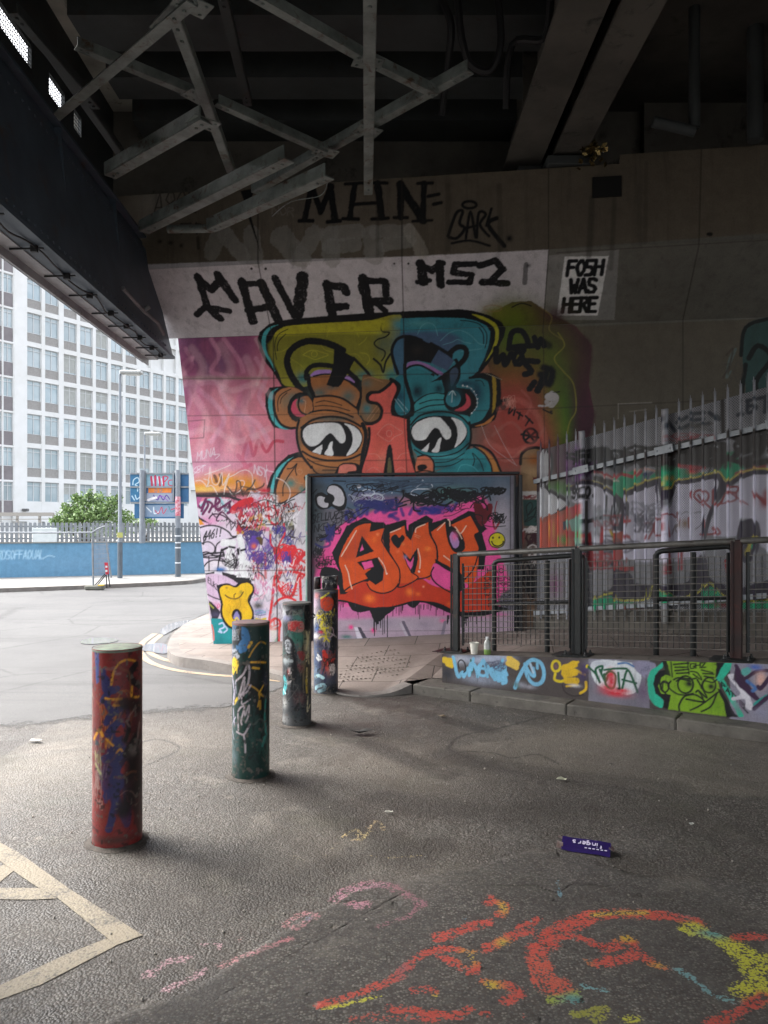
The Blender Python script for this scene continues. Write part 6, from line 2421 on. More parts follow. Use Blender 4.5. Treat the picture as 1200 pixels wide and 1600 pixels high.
KERB = [((-2.6,24.0),.11), ((-3.05,18.0),.12), ((-3.10,15.0),.12), ((-3.02,13.2),.12), ((-3.06,12.0),.12), ((-2.97,10.9),.12), ((-2.77,9.85),.12), ((-2.59,9.24),.12), ((-2.36,8.84),.12), ((-2.03,8.63),.12), ((-1.74,8.43),.11), ((-1.21,8.10),.08), ((-.80,7.75),.04), ((-.435,7.40),.018), ((-.20,7.30),.015), ((.06,7.34),.03), ((.27,7.46),.088)]
kp = smoothpath([(x, y, z) for (x, y), z in KERB], 5)
KW = 0.14
inner = []
for i, p in enumerate(kp):
    t = kp[min(i+1, len(kp)-1)]-kp[max(i-1, 0)]; t /= np.linalg.norm(t[:2]); n_ = np.array([-t[1], t[0], 0.0])
    q = p+n_*KW; q[2] = p[2]+0.001; inner.append(q)
kb = MB()
A = [tuple(p) for p in kp]; B = [(p[0], p[1], -0.05) for p in kp]
kb.sheet(B, A); kb.sheet(A, [tuple(q) for q in inner])
tag(kb.build('kerb', M['kerb_pale']), kind='structure')
pv_ = MB(); rows = []
for i, q in enumerate(inner):
    f = i/(len(inner)-1)
    # matching point at the wall foot
    if q[1] > 10.2: w = np.array([max(q[0]+0.6, -2.0) if q[1] < 13 else q[0]+5, max(q[1], 9.9), q[2]+0.005])
    else:
        X = -2.25+(q[0]+2.75)/(0.27+2.75)*(1.15+2.25) if q[0] > -2.75 else -2.25
        Y = wallY(X)+0.05; w = np.array([X, Y, max(rampz(X, Y), 0.10)])
    rows.append([q*(1-s)+w*s for s in np.linspace(0, 1, 7)])
# behind the wall's end the paving simply carries on
rows[-1][0] = np.array([rows[-1][0][0], rows[-1][0][1], .088])
n_r = len(rows); vs = [tuple(p) for r_ in rows for p in r_]; fs = []
for i in range(n_r-1):
    for j in range(6): fs.append((i*7+j, i*7+j+1, (i+1)*7+j+1, (i+1)*7+j))
pv_.add(vs, fs)
# ramp behind the plinth, up to the fence and the wall
e_ = np.array([0.840, -0.543])        # along the plinth
kn_ = np.array([0.543, 0.840]); k0_ = np.array([0.28, 7.45])
p0 = np.array([0.57, 7.52])
pa = [k0_+kn_*.365-e_*.004, p0+kn_*.15+e_*.0]+[p0+kn_*.15+e_*s for s in np.linspace(0.35, 5.0, 12)]
pb = [np.array([1.15, wallY(1.15)+.05]), np.array([1.5, wallY(1.5)+.05]), np.array([1.95, wallY(1.95)+.05])]+[np.array([2.0+0.64*s, 9.3-0.768*s+0.25]) for s in np.linspace(0.3, 6, 9)]
grid_ = []
for a_, b_ in zip(pa, pb):
    grid_.append([(lambda p: (p[0], p[1], walkz(p[0], p[1])))(a_*(1-t)+b_*t) for t in np.linspace(0, 1, 7)])
for i_, wz in ((0, 1.0), (1, 0.8), (2, 0.4)):
    z1_ = grid_[i_][-1][2]
    grid_[i_] = [(p[0], p[1], p[2]*(1-wz)+(0.088*(1-t)+z1_*t)*wz) for p, t in zip(grid_[i_], np.linspace(0, 1, 7))]
rows[-1][0][2] = .088
grid_.insert(0, [tuple(p) for p in rows[-1]])
vs = [p for r_ in grid_ for p in r_]; fs = []
for i in range(len(grid_)-1):
    for j in range(6): fs.append((i*7+j, i*7+j+1, (i+1)*7+j+1, (i+1)*7+j))
pv_.add(vs, fs)
tag(pv_.build('pavement', M['paving']), kind='structure')
# blister paving at the crossing
tp = MB(); tm = simple('tactile_paving', '80746c', '746a62', 0.75, 0, 3, 60, 0.3, c3='5e554e', s3=4, amt3=0.4)
Am = np.array(rows)   # [n,7,3]
def pavez(X, Y):
    d = (Am[:,:,0]-X)**2+(Am[:,:,1]-Y)**2; w = 1/(d+1e-4)**2
    return float((Am[:,:,2]*w).sum()/w.sum())
for a in range(20):
    for b_ in range(8):
        P = on_z(508+a*7.0+b_*1.5, 1064-b_*3.6-a*0.3, 0.06)
        if (a+b_*0.9) > 21 or a-b_*1.2 > 16 or b_ > a*0.9+1: continue
        z = pavez(P.x, P.y)+.004
        tp.lathe((P.x, P.y, z-0.002), [(0.014, 0), (0.0105, 0.007), (0.0, 0.008)], 7)
tag(tp.build('tactile_studs', simple('stud', '5c534c', '6a6058', 0.8, bstr=0)), kind='structure')

# block kerb in front of the plinth
kn = np.array([-e_[1], e_[0]])     # from kerb towards the ramp
k0 = np.array([0.28, 7.45])
ks = MB(); sA = []
L_ = 0.0; rk = random.Random(4)
for Ln in (0.62, 0.92, 0.9, 0.95, 0.9, 0.9):
    c0 = k0+e_*(L_+0.0025); c1 = k0+e_*(L_+Ln-0.0025); L_ += Ln
    dz = rk.uniform(-0.004, 0.004)
    d3 = Vector((e_[0], e_[1], 0)); n3 = Vector((kn[0], kn[1], 0))
    mid = (c0+c1)/2+kn*0.17
    ks.box((mid[0], mid[1], 0.005+dz), (float(np.linalg.norm(c1-c0)), 0.36, 0.18), (d3, n3, Vector((0,0,1))), 0.012)
tag(ks.build('kerb_blocks', M['kerb']), kind='structure')

# ---------------------------------------------------------------- plinth wall with its painted face
plinth = thing('plinth_wall', (0.57, 7.52, 0.0), 'low sloping plinth wall covered in graffiti carrying the mesh railing', 'wall')
pe = Vector((e_[0], e_[1], 0)); pn = Vector((kn[0], kn[1], 0))
fc = Canvas((0.57, 7.52, 0), pe, (0,0,1), 0.0, 4.2, 0.05, 0.75, 0.007, '4a4240')
fc.draw(PLINTH)
ptop = lambda u: 0.372+0.063*u
fc.mesh('painted_face', M['plinth'], plinth, top=ptop)
b0 = Vector((0.57, 7.52, 0)); b1 = b0+pe*4.2
body = MB(); TH = 0.30
c_ = [b0+pn*.003, b1+pn*.003, b1+pn*TH, b0+pn*TH]
body.hexa([p+Vector((0,0,.02)) for p in c_]+[c_[0]+Vector((0,0,ptop(0))), c_[1]+Vector((0,0,ptop(4.2))), c_[2]+Vector((0,0,ptop(4.2))), c_[3]+Vector((0,0,ptop(0)))])
body.build('wall_body', simple('plinth_top', '6e675e', '57514a', 0.85, 0, 5, 50, 0.5, c3='38332e', s3=9, amt3=0.4), plinth)

# ---------------------------------------------------------------- the big abutment wall
abut = thing('abutment_wall', (0.0, WY, 0.0), 'tall concrete bridge abutment painted with a large cartoon face mural and tags', 'wall')
wu = Vector((1, WT, 0)).normalized(); wn = Vector((-wu.y, wu.x, 0))   # wn points away from the camera
O0 = Vector((0, WY, 0))
SL = wu.length
Z1, Z2, Z3, DP = 4.045, 4.70, 5.60, 0.72
lowc = Canvas(O0, wu, (0,0,1), -3.0, 5.9, 0.0, Z1, 0.009, '6f675c')
slope = (Vector((0,0,Z2-Z1))-wn*DP); sl_len = slope.length
corb = Canvas(O0+Vector((0,0,Z1)), wu, slope, -3.2, 5.9, 0.0, sl_len, 0.009, '6f675c')
uppc = Canvas(O0-wn*DP+Vector((0,0,0)), wu, (0,0,1), -3.3, 5.9, Z2, Z3+0.12, 0.010, '6f675c')
W_A, W_B = WALL.split('# pink left wall'); W_C = '# '+W_B.split('# right of the face')[1].split('# lower left background')[0]
for cv in (lowc, corb, uppc):  # clouds right of the face carry that end's dimness in their colours
    for t_ in (WALL if cv is lowc else W_A+'\n@ 0 0 1\n'+W_C, FACE, FACE2, FACE3, FACE4, SMOKE+LEFTW if cv is lowc else '', SEAMS): cv.draw(re.sub(r'^([sl]) k (\d+) ', lambda m_: '%s k %.1f ' % (m_[1], float(m_[2])*1.2), t_, flags=re.M) if t_ in (FACE, FACE2, FACE3, FACE4) else t_)
uL = lambda v: (-2.215-0.118*(v-0.12)*1.02)
lowc.C = np.clip(lowc.C*1.15, 0, .88)
lowc.mesh('painted_face', M['canvas'], abut, left=uL)
corb.mesh('corbel_face', M['concrete_wall'], abut, left=lambda v: np.full_like(v, -2.9))
uppc.mesh('upper_face', M['concrete_wall'], abut, top=lambda u: np.where(u < 2.72, Z3, Z3+0.1))
# battered end and body behind the faces
bd = MB()
f0 = O0+wu*float(uL(0.0)); f1 = O0+wu*float(uL(Z1)); 
bd.hexa([f0+wn*.004-wu*.002, O0+wu*5.9+wn*.004, O0+wu*5.9+wn*1.6, f0+wn*1.6-wu*.002] + [p+Vector((0,0,Z1)) for p in (f1+wn*.004-wu*.002, O0+wu*5.9+wn*.004, O0+wu*5.9+wn*1.6, f1+wn*1.6-wu*.002)])
q0 = O0+wu*-2.7; q1 = O0+wu*5.9
bd.hexa([q0+wn*.02+Vector((0,0,Z1+.01)), q1+wn*.02+Vector((0,0,Z1+.01)), q1+wn*1.6+Vector((0,0,Z1+.01)), q0+wn*1.6+Vector((0,0,Z1+.01)),
         q0-wn*(DP-.02)+Vector((0,0,Z2+.01)), q1-wn*(DP-.02)+Vector((0,0,Z2+.01)), q1+wn*1.6+Vector((0,0,Z2+.01)), q0+wn*1.6+Vector((0,0,Z2+.01))])
for ua, ub, zt in ((-3.3, 2.72, Z3), (2.722, 5.9, Z3+.1)):
    a, b = O0+wu*ua, O0+wu*ub
    bd.hexa([a-wn*(DP-.006)+Vector((0,0,Z2+.012)), b-wn*(DP-.006)+Vector((0,0,Z2+.012)), b+wn*1.6+Vector((0,0,Z2+.012)), a+wn*1.6+Vector((0,0,Z2+.012)),
             a-wn*(DP-.006)+Vector((0,0,zt-.004)), b-wn*(DP-.006)+Vector((0,0,zt-.004)), b+wn*1.6+Vector((0,0,zt-.004)), a+wn*1.6+Vector((0,0,zt-.004))])
bd.build('wall_body', M['concrete_dark'], abut)
def on_wall(x, y, off=0.0, z=None):
    d = Vector(((x-600)/1200, 1, (HOR-y)/1200)); o = Vector((0,0,CAMZ)); base = O0-wn*off
    t = (base-o).dot(wn)/d.dot(wn); return o+d*t
# weep hole box
wh = on_wall(948, 293, DP+.0)
MB().box(wh+wn*.02, (0.31, 0.10, 0.22), (wu, wn, Vector((0,0,1)))).build('drain_recess', simple('recess_black', '0c0b0a', None, 0.9, bstr=0), abut)

# filled-in doorway with the orange letters
infill = thing('infill_panel', tuple(on_wall(640, 995, 0.05)), 'blocked doorway painted with orange AMY bubble letters on pink, black framed', 'painted panel')
amyc = Canvas(O0-wn*0.045, wu, (0,0,1), float((on_wall(486,800,.045)-O0).dot(wu)), float((on_wall(806,800,.045)-O0).dot(wu)), 0.0, float(on_wall(640,744,.045).z), 0.0065, '6f6a76')
amyc.draw(AMY)
amyc.mesh('painted_board', M['amy'], infill)
fr = MB()
zt = float(on_wall(640,742,.06).z); ul, ur = amyc.u0, amyc.u0+amyc.nu*amyc.res
V3 = Vector((0,0,1))
ax3 = (wu, wn, V3)
fr.box(O0-wn*0.05+wu*((ul+ur)/2)+V3*(zt+.012), (ur-ul+.08, 0.08, 0.030), ax3, .006)
fr.box(O0-wn*0.05+wu*(ul-.012)+V3*(zt/2-.012), (0.05, 0.10, zt), ax3, .006)
fr.box(O0-wn*0.05+wu*(ur-.02)+V3*(zt/2-.012), (0.025, 0.08, zt), ax3, .006)
fr.box(O0-wn*0.05+wu*(ur+.05)+V3*(zt/2-.012), (0.04, 0.07, zt), ax3, .006)
fr.build('frame', M['black_frame'], infill)
pip = MB(); pc = on_wall(480, 900, .06)
pip.tube([Vector((pc.x, pc.y, .1)), Vector((pc.x, pc.y, 2.26))], .022, 10)
pip.build('conduit', simple('painted_conduit', 'a8a8a0', '5a8a80', 0.6, 0, 2.2, 30, 0.1, c3='d0588c', s3=1.6, amt3=.5), infill)

# ---------------------------------------------------------------- steel fence on the ramp
FE = Vector((0.640, -0.768, 0)); FN = Vector((0.768, 0.640, 0))       # FN away from the camera
F0 = Vector((1.905, 9.19, 0))
fence = thing('steel_fence', (1.905, 9.19, rampz(1.9, 9.19)), 'tall galvanised steel pale fence backed with graffitied perforated sheet', 'fence')
fz = lambda u: 0.40+0.075*u            # foot
ft = lambda u: 2.60+0.147*u-0.06       # top of the sheet
FL = 5.4
fcv = Canvas(F0, FE, (0,0,1), -0.12, FL, 0.2, 3.5, 0.009, '8e8e93')
fcv.draw(FENCE)
keepC = fcv.C.copy(); fcv.C = fcv.C*0.74
fcv.mesh('perforated_sheet', M['perf'], fence, top=lambda u: ft(u), bottom=lambda u: fz(u)+.10)
fcv.C = np.clip(keepC*1.1, 0, .9)
kbm = MB(); a = F0+FE*(-.12)+FN*.02; b = F0+FE*FL+FN*.02
kbm.hexa([p-V3*.2 for p in (a-FN*.06, b-FN*.06, b+FN*.15, a+FN*.15)]+[(p+V3*(fz(u)+.22)) for p, u in ((a-FN*.06,-.12),(b-FN*.06,FL),(b+FN*.15,FL),(a+FN*.15,-.12))])
kbm.build('footing', simple('fence_footing', '5c574f', '48443e', 0.85, 0, 4, 40, 0.4, c3='7c6a66', s3=5, amt3=.3), fence)
# rails
for rz, nm in ((-0.37, 'rail'), (-1.95, 'rail')):
    r_ = MB(); pa_, pb_ = F0+FE*(-.1)-FN*.035+V3*(ft(-.1)+rz), F0+FE*FL-FN*.035+V3*(ft(FL)+rz)
    r_.bar(pa_, pb_, 0.05, 0.05)
    o = r_.build(nm, M['galv'], fence)
def pale_mesh(u, sp):
    """one W-section pale with a three-pointed head; paint comes from the sheet behind"""
    W, D = 0.0115, 0.014
    prof = [(-W, 0.0), (-W*.72, -D*.9), (-W*.34, -D), (W*.34, -D*.35), (W*.62, -D), (W, -D*.1)]
    zb, ztp = fz(u)+.12, ft(u)+.03
    zs = np.linspace(zb, ztp, 120); X = []; 
    base = np.array(F0+FE*u-FN*.065)
    for z in zs:
        for px_, py_ in prof: X.append(base+np.array(FE)*px_+np.array(FN)*py_+np.array([0,0,z]))
    n_ = len(prof); Q = []
    for i in range(len(zs)-1):
        for k in range(n_-1): Q.append((i*n_+k, i*n_+k+1, (i+1)*n_+k+1, (i+1)*n_+k))
    t0 = (len(zs)-1)*n_
    # pointed head: centre spike and two splayed side spikes
    tip = len(X)
    X += [base+np.array(FN)*(-D)+np.array(FE)*(-W*.2)+np.array([0,0,ztp+.085]), base+np.array(FN)*(-D)+np.array(FE)*(W*.2)+np.array([0,0,ztp+.085])]
    Q.append((t0+2, t0+3, tip+1, tip))
    for sgn, ia, ib in ((-1, 0, 1), (1, 5, 4)):
        j = len(X)
        X += [base+np.array(FE)*(sgn*W*1.30)+np.array(FN)*(-.012)+np.array([0,0,ztp+.05]), base+np.array(FE)*(sgn*W*.95)+np.array(FN)*(-.016)+np.array([0,0,ztp+.055])]
        Q.append((t0+ia, t0+ib, j+1, j) if sgn < 0 else (t0+ib, t0+ia, j, j+1))
    X = np.array(X)
    c = fcv.sample(X+np.array(FN)*.065)
    mx = c.max(1, keepdims=True); 
    return X-np.array(fence.location), np.array(Q), c
u = 0.02; i_p = 0
posts_u = [0.60, 1.62, 2.75, 3.9, 5.0]
while u < FL-0.05:
    if min(abs(u-q) for q in posts_u) > 0.055:
        X, Q, c = pale_mesh(u, None)
        grid_object('pale', M['pale'], X, Q, {'Col': c}, fence, smooth=False)
    u += 0.1255
for pu in posts_u:
    z0, z1 = fz(pu)+.1, ft(pu)+(.07 if pu < 1 else .05)
    base = F0+FE*pu-FN*.055
    zs = np.linspace(z0, z1, 130); X = []; Q = []
    for z in zs:
        for a_, b_ in ((-.032,0),(-.032,-.03),(.032,-.03),(.032,0)): X.append(base+FE*a_+FN*b_+V3*z)
    for i in range(len(zs)-1):
        for k in range(3): Q.append((i*4+k, i*4+k+1, i*4+5+k, i*4+4+k))
    t0 = (len(zs)-1)*4; Q.append((t0, t0+1, t0+2, t0+3))
    X = np.array([tuple(p) for p in X]); c = fcv.sample(X+np.array(FN)*.06)
    c = np.maximum(c, lin('b8b8c0')*0) 
    po = grid_object('post', M['pale'], X-np.array(fence.location), np.array(Q), {'Col': c}, fence)
    br = MB(); pc = F0+FE*pu-FN*.092+V3*(ft(pu)-.37); up_ = (FE+V3*.147).normalized()
    br.box(pc, (0.21, .012, 0.085), (up_, FN, up_.cross(FN).normalized()), .004)
    for s in (-.07, .07): br.box(pc+FE*s-FN*.008+V3*(s*.147), (.016, .012, .016), (FE, FN, V3), .003)
    br.build('bracket', M['galv'], po if False else fence)

# ---------------------------------------------------------------- mesh railing on the plinth
RL0 = b0+pn*0.15
rail = thing('mesh_railing', (RL0.x, RL0.y, ptop(0)), 'black framed railing with welded wire mesh panels and steel handrail on the plinth', 'railing')
def ru(x):  # distance along the railing for a photograph column
    k = (x-600)/1200.0
    return (k*RL0.y-RL0.x)/(pe.x-k*pe.y)
PU = [ru(713), ru(903), ru(1153), ru(1153)+1.35]
rt = lambda u: ptop(u)+0.975
for i, pu in enumerate(PU):
    base = RL0+pe*pu; h0, h1 = ptop(pu)+.002, rt(pu)
    p_m = MB()
    p_m.box(base+V3*((h0+h1)/2), (0.064, 0.05, h1-h0), (pe, pn, V3), .006)
    p_m.bar(base-pe*.04-pn*.03+V3*(h0+.02), base-pe*.04-pn*.03+V3*(h1-.01), .012, .02)
    po = p_m.build('post', M['rust_post'] if i == 2 else M['rail_black'], rail)
    fl = MB(); fl.box(base+V3*(h0+.008), (0.24, 0.20, 0.016), (pe, pn, V3), .004)
    fl.box(base-pe*.05+V3*(h0+.003), (0.30, 0.26, 0.006), (pe, pn, V3))
    for sx in (-.09, .09):
        for sy in (-.07, .07): fl.lathe(base+pe*sx+pn*sy+V3*(h0+.015), [(.014,0),(.014,.016),(.008,.018),(.008,.035),(0,.036)], 6)
    fl.build('base_plate', M['rail_black'], rail)
hb = MB()
for i in range(3):
    a, b = RL0+pe*(PU[i]+.02)+V3*rt(PU[i]+.02), RL0+pe*(PU[i+1]-.02)+V3*(rt(PU[i+1]-.02))
    hb.tube([a+V3*-.01, b+V3*-.01], .026, 14)
o = hb.build('handrail', M['rail_steel'], rail); smooth_by_angle(o)
for i in range(3):
    ua, ub = PU[i]+.085, PU[i+1]-.085
    w_ = MB()
    z0 = lambda u: ptop(u)+.085
    Hh = 0.76
    nW = int(round(Hh/0.053)); nV = int(round((ub-ua)/0.046))
    for k in range(nW+1):
        h = Hh*k/nW
        w_.tube([RL0+pe*ua-pn*.004+V3*(z0(ua)+h), RL0+pe*ub-pn*.004+V3*(z0(ub)+h)], .0036, 5, cap=False)
    o = w_.build('mesh_panel', M['mesh_wire'], rail); w_ = MB()
    for k in range(nV+1):
        u_ = ua+(ub-ua)*k/nV
        w_.tube([RL0+pe*u_+pn*.006+V3*z0(u_), RL0+pe*u_+pn*.006+V3*(z0(u_)+Hh)], .0042, 5, cap=False)
    o = w_.build('mesh_bars', M['rail_black'], o)
    for uu in (ua-.012, ub+.012):
        e2 = MB()
        e2.bar(RL0+pe*uu+V3*(z0(uu)-.02), RL0+pe*uu+V3*(z0(uu)+Hh+.03), .022, .02)
        e2.build('panel_edge', M['rail_black'], rail)
# inner handrail frames on the ramp
def inner_rail(xs, label, mid=True, slant=None):
    P0 = b0+pn*0.52
    def uu(x):
        k = (x-600)/1200.0; return (k*P0.y-P0.x)/(pe.x-k*pe.y)
    us = [uu(x) for x in xs]
    gz = lambda u: rampz((P0+pe*u).x, (P0+pe*u).y)
    gw = lambda u: walkz((P0+pe*u).x, (P0+pe*u).y)
    t = thing('inner_handrail', tuple(P0+pe*us[0]+V3*gw(us[0])), label, 'handrail', 'black handrail frames on the ramp')
    H = 0.86
    fr = MB(); pts = []
    a, b = us[0], us[-1]
    fr.tube([P0+pe*a+V3*(gz(a)+H-.05), P0+pe*(a+.012)+V3*(gz(a)+H-.018), P0+pe*(a+.05)+V3*(gz(a)+H), P0+pe*(b-.05)+V3*(gz(b)+H), P0+pe*(b-.012)+V3*(gz(b)+H-.018), P0+pe*b+V3*(gz(b)+H-.05)], .024, 10)
    o = fr.build('top_rail', M['rail_black'], t); smooth_by_angle(o)
    mr = MB(); mr.tube([P0+pe*a+V3*(gz(a)+.42), P0+pe*b+V3*(gz(b)+.42)], .018, 8); smooth_by_angle(mr.build('mid_rail', M['rail_black'], t))
    for i, u_ in enumerate(us):
        pm_ = MB(); pm_.tube([P0+pe*u_+V3*(gw(u_)-.01), P0+pe*u_+V3*(gz(u_)+H-.03)], .026, 10)
        pm_.lathe(P0+pe*u_+V3*(gw(u_)), [(.06,0),(.06,.012),(.03,.014)], 12)
        smooth_by_angle(pm_.build('post', M['rail_black'], t))
    return t
inner_rail([772, 855, 912], 'black tubular handrail frame behind the left mesh panel')
inner_rail([1025, 1083, 1146], 'black tubular handrail frame behind the right mesh panel')
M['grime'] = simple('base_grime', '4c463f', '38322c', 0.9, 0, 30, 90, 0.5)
# ---------------------------------------------------------------- bollards
def bollard(cx, y0, y1, wpx, txt, base, label, rot=0.0, topcol='8a7a78'):
    Y = CAMZ*1200/(y1-HOR); X = (cx-600)/1200*Y; r = wpx/2/1200*Y; H = CAMZ-(y0-HOR)/1200*Y
    Y += r*0.2
    t = thing('bollard', (X, Y, 0), label, 'bollard', 'graffitied steel bollards in a row')
    cv = Canvas((X,Y,0), (1,0,0), (0,0,1), -math.pi*r, math.pi*r, -0.02, H, 0.0055, base, cyl=(X, Y, r))
    cv.C *= (0.85+0.3*vnoise((cv.nv, cv.nu), 22, int(cx)))[...,None]
    cv.draw(txt)
    rs_b = np.random.RandomState(int(cx))
    for _ in range(46):
        u_ = (rs_b.rand()*2-1)*math.pi*r*.6; v_ = rs_b.rand()*H
        ang_ = rs_b.rand()*6.28; L_b = .03+.10*rs_b.rand(); P_ = []
        for q_ in range(5): P_.append((u_, v_)); ang_ += rs_b.normal()*.9; u_ += math.cos(ang_)*L_b*.4; v_ += math.sin(ang_)*L_b*.5
        c_ = lin(['26262a', '5a5450', '8a847c', '3c4650', '5a3034', '6a5a34', '2c4440', '9a948e'][rs_b.randint(8)])
        c_ = c_*.5+lin(base)*.5
        cv.stroke(smoothpath(P_, 4), .004+.012*rs_b.rand()**2, c_, .25+.4*rs_b.rand(), dry=.3)
    big_ = vnoise((cv.nv, cv.nu), 7, int(cx)+5)-.5
    wm = np.clip((cv.n2+.8*cv.n3*0+.9*big_-.36)*7, 0, .8)[...,None]
    cv.C = cv.C*(1-wm)+lin('5c554f')*wm
    wm = np.clip((-cv.n2-.9*big_-.40)*7, 0, .7)[...,None]
    cv.C = cv.C*(1-wm)+lin('1a1817')*wm
    cv.mesh('post', M['bollard'], t, smooth=True)
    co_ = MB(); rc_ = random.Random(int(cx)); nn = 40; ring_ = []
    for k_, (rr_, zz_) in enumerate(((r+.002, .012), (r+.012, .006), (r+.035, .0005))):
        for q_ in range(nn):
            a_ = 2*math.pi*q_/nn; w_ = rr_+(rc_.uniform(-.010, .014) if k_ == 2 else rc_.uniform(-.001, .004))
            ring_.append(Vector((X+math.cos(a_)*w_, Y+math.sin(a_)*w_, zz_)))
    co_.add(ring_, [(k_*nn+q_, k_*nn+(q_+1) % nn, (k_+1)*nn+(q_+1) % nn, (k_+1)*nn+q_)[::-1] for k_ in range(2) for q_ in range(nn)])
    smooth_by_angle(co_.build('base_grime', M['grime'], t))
    cp = MB(); cp.lathe((X, Y, H), [(r+.001, -.012), (r+.001, -.003), (r-.003, .001), (r*.8, .003), (r*.4, .005), (0, .005)], 40)
    o = cp.build('cap', simple('bollard_cap', topcol, '54524e' , 0.7, 0, 8, 40, .2, c3='7a4a48', s3=6, amt3=.4), t); smooth_by_angle(o)
    return t, X, Y, r, H
bollard(181, 1012, 1316, 75, BOL1, '7e2a28', 'red bollard smeared with dark blue paint, nearest to the camera', topcol='72806c')
bollard(391, 972, 1213, 58, BOL2, '16342f', 'dark green bollard with white DREY scrawl and yellow strokes', topcol='7a5c5c')
_, bx, by, br_, bh = bollard(463.5, 942, 1132, 45, BOL3, '34383c', 'dark grey bollard with a red sticker and small portrait paste-up', topcol='5a5a58')
lk = MB(); lk.tube([Vector((bx+br_+.012+.018*math.cos(a), by, bh-.11+.018*math.sin(a))) for a in np.linspace(0, 2*math.pi, 13)[:-1]], .005, 6, close=True)
tag(lk.build('ring', M['rail_black']), 'small iron ring on the side of the dark grey bollard', 'ring')
_, bx, by, br_, bh = bollard(509, 922, 1083, 38, BOL4, '474a58', 'bollard with yellow and orange tags and a drinks can on top', topcol='6c6664')
tin = thing('paint_tin', (bx+.02, by, bh+.014), 'splattered black and white tin standing on the farthest bollard', 'tin')
tc = MB(); tr = br_*.66
tc.lathe((bx+.035, by, bh+.014), [(tr,0),(tr,.05),(tr*1.03,.054),(tr*1.03,.060),(tr,.064),(tr,.112),(tr*1.03,.116),(tr*1.03,.122),(tr*.95,.124),(tr*.95,.118),(0,.118)], 28)
smooth_by_angle(tc.build('tin_body', simple('tin_splatter', '1c1c1e', '34343a', .4, .3, 8, 40, .1, c3='c8c4bc', s3=22, amt3=.75), tin))
can = thing('drinks_can', (bx-br_*.72, by-.05, bh+.014), 'dark drinks can with a red patch beside the tin', 'can')
cb = MB(); cr = .033
cx_, cy_ = bx-br_*.66, by-.06
cb.lathe((cx_, cy_, bh+.014), [(cr*.8,0),(cr,.010),(cr,.100),(cr*.82,.114)], 24)
smooth_by_angle(cb.build('can_body', simple('can_print', '1a1416', '2a1a1c', .3, .4, 10, 40, 0, c3='b02c34', s3=14, amt3=.6), can))
cb = MB(); cb.lathe((cx_, cy_, bh+.127), [(cr*.82,0),(cr*.84,.004),(cr*.76,.005),(cr*.74,.001),(0,.001)], 24)
smooth_by_angle(cb.build('can_lid', M['galv'], can))

# ---------------------------------------------------------------- litter
def ptop_at(x):
    k = (x-600)/1200.0; P0 = b0+pn*.06; u = (k*P0.y-P0.x)/(pe.x-k*pe.y); p = P0+pe*u; return Vector((p.x, p.y, ptop(u)+.001))
c = ptop_at(741)
cup = thing('paper_cup', tuple(c), 'white paper cup standing on the plinth', 'cup')
q = MB(); q.lathe(c, [(.030,0),(.0305,.002),(.043,.104),(.046,.106),(.0465,.110),(.044,.111),(.041,.104),(.029,.004),(0,.004)], 28)
smooth_by_angle(q.build('cup_body', simple('cup_paper', 'd8d4c8', 'c8c4b8', .6, 0, 6, 40, .05), cup))
c = ptop_at(761.5)
bot = thing('plastic_bottle', tuple(c), 'small grey bottle with white cap and green lower band on the plinth', 'bottle')
q = MB(); q.lathe(c, [(.030,0),(.034,.006),(.034,.050)], 24); smooth_by_angle(q.build('lower_band', simple('bottle_label', '6f8f4a', '8aa060', .35, 0, 10, 40, 0), bot))
q = MB(); q.lathe(c, [(.034,.050),(.0335,.052),(.0335,.105),(.030,.120),(.016,.138),(.0135,.144),(.0135,.150)], 24); smooth_by_angle(q.build('bottle_body', simple('bottle_plastic', 'a8aaa4', '8e908a', .2, 0, 10, 40, 0), bot))
q = MB(); q.lathe(c, [(.0165,.149),(.0165,.166),(.015,.168),(0,.168)], 20); smooth_by_angle(q.build('bottle_cap', simple('cap_white', 'c8c8c8', None, .4, bstr=0), bot))
# purple snack carton lying on its side
ctr = on_z(916, 1329, 0.0); L0, L1 = on_z(874, 1322, 0), on_z(956, 1334, 0)
ca = (L1-L0).normalized(); cn = Vector((-ca.y, ca.x, 0)); W_ = (L1-L0).length
box = thing('snack_carton', (ctr.x, ctr.y, 0), 'flattened purple snack carton with white lettering on the asphalt', 'carton')
m_fl = simple('carton_inside', 'a89c98', '5a3a2c', .6, 0, 14, 60, 0)
m_pur = simple('carton_purple', '2c1c5c', '24164c', .35, 0, 12, 60, .1, c3='3c2c74', s3=14, amt3=.3)
bx0 = ctr
hl = W_*.46
fA, fB, fC, fD = -cn*.042+V3*.003, -cn*.030+V3*.016, cn*.012+V3*.052, cn*.046+V3*.004
prof = [fA, fB, fC, fD]
q = MB()
def ring(t, k): return [bx0+ca*(hl*t)+v*k+V3*(.003*math.sin(t*5)) for v in prof]
ts = (-1, -.5, 0, .5, 1); rs_ = [ring(t, 1+.04*math.sin(t*7)) for t in ts]
vs = sum(rs_, []); fs = [(3,2,1,0), (16,17,18,19)]
for i in range(4):
    for k in range(4): fs.append((i*4+k, i*4+(k+1)%4, i*4+4+(k+1)%4, i*4+4+k))
q.add(vs, fs); q.build('carton_body', m_pur, box)
q = MB()
e0 = bx0-ca*(W_*.43)+V3*.02; e1 = bx0+ca*(W_*.43)+V3*.02
q.add([e0-cn*.031-V3*.016, e0-cn*.031+V3*.017, e0-ca*.03-cn*.026+V3*.022, e0-ca*.034-cn*.03-V3*.012], [(0,1,2,3)])
q.build('end_flap', m_fl, box); q = MB()
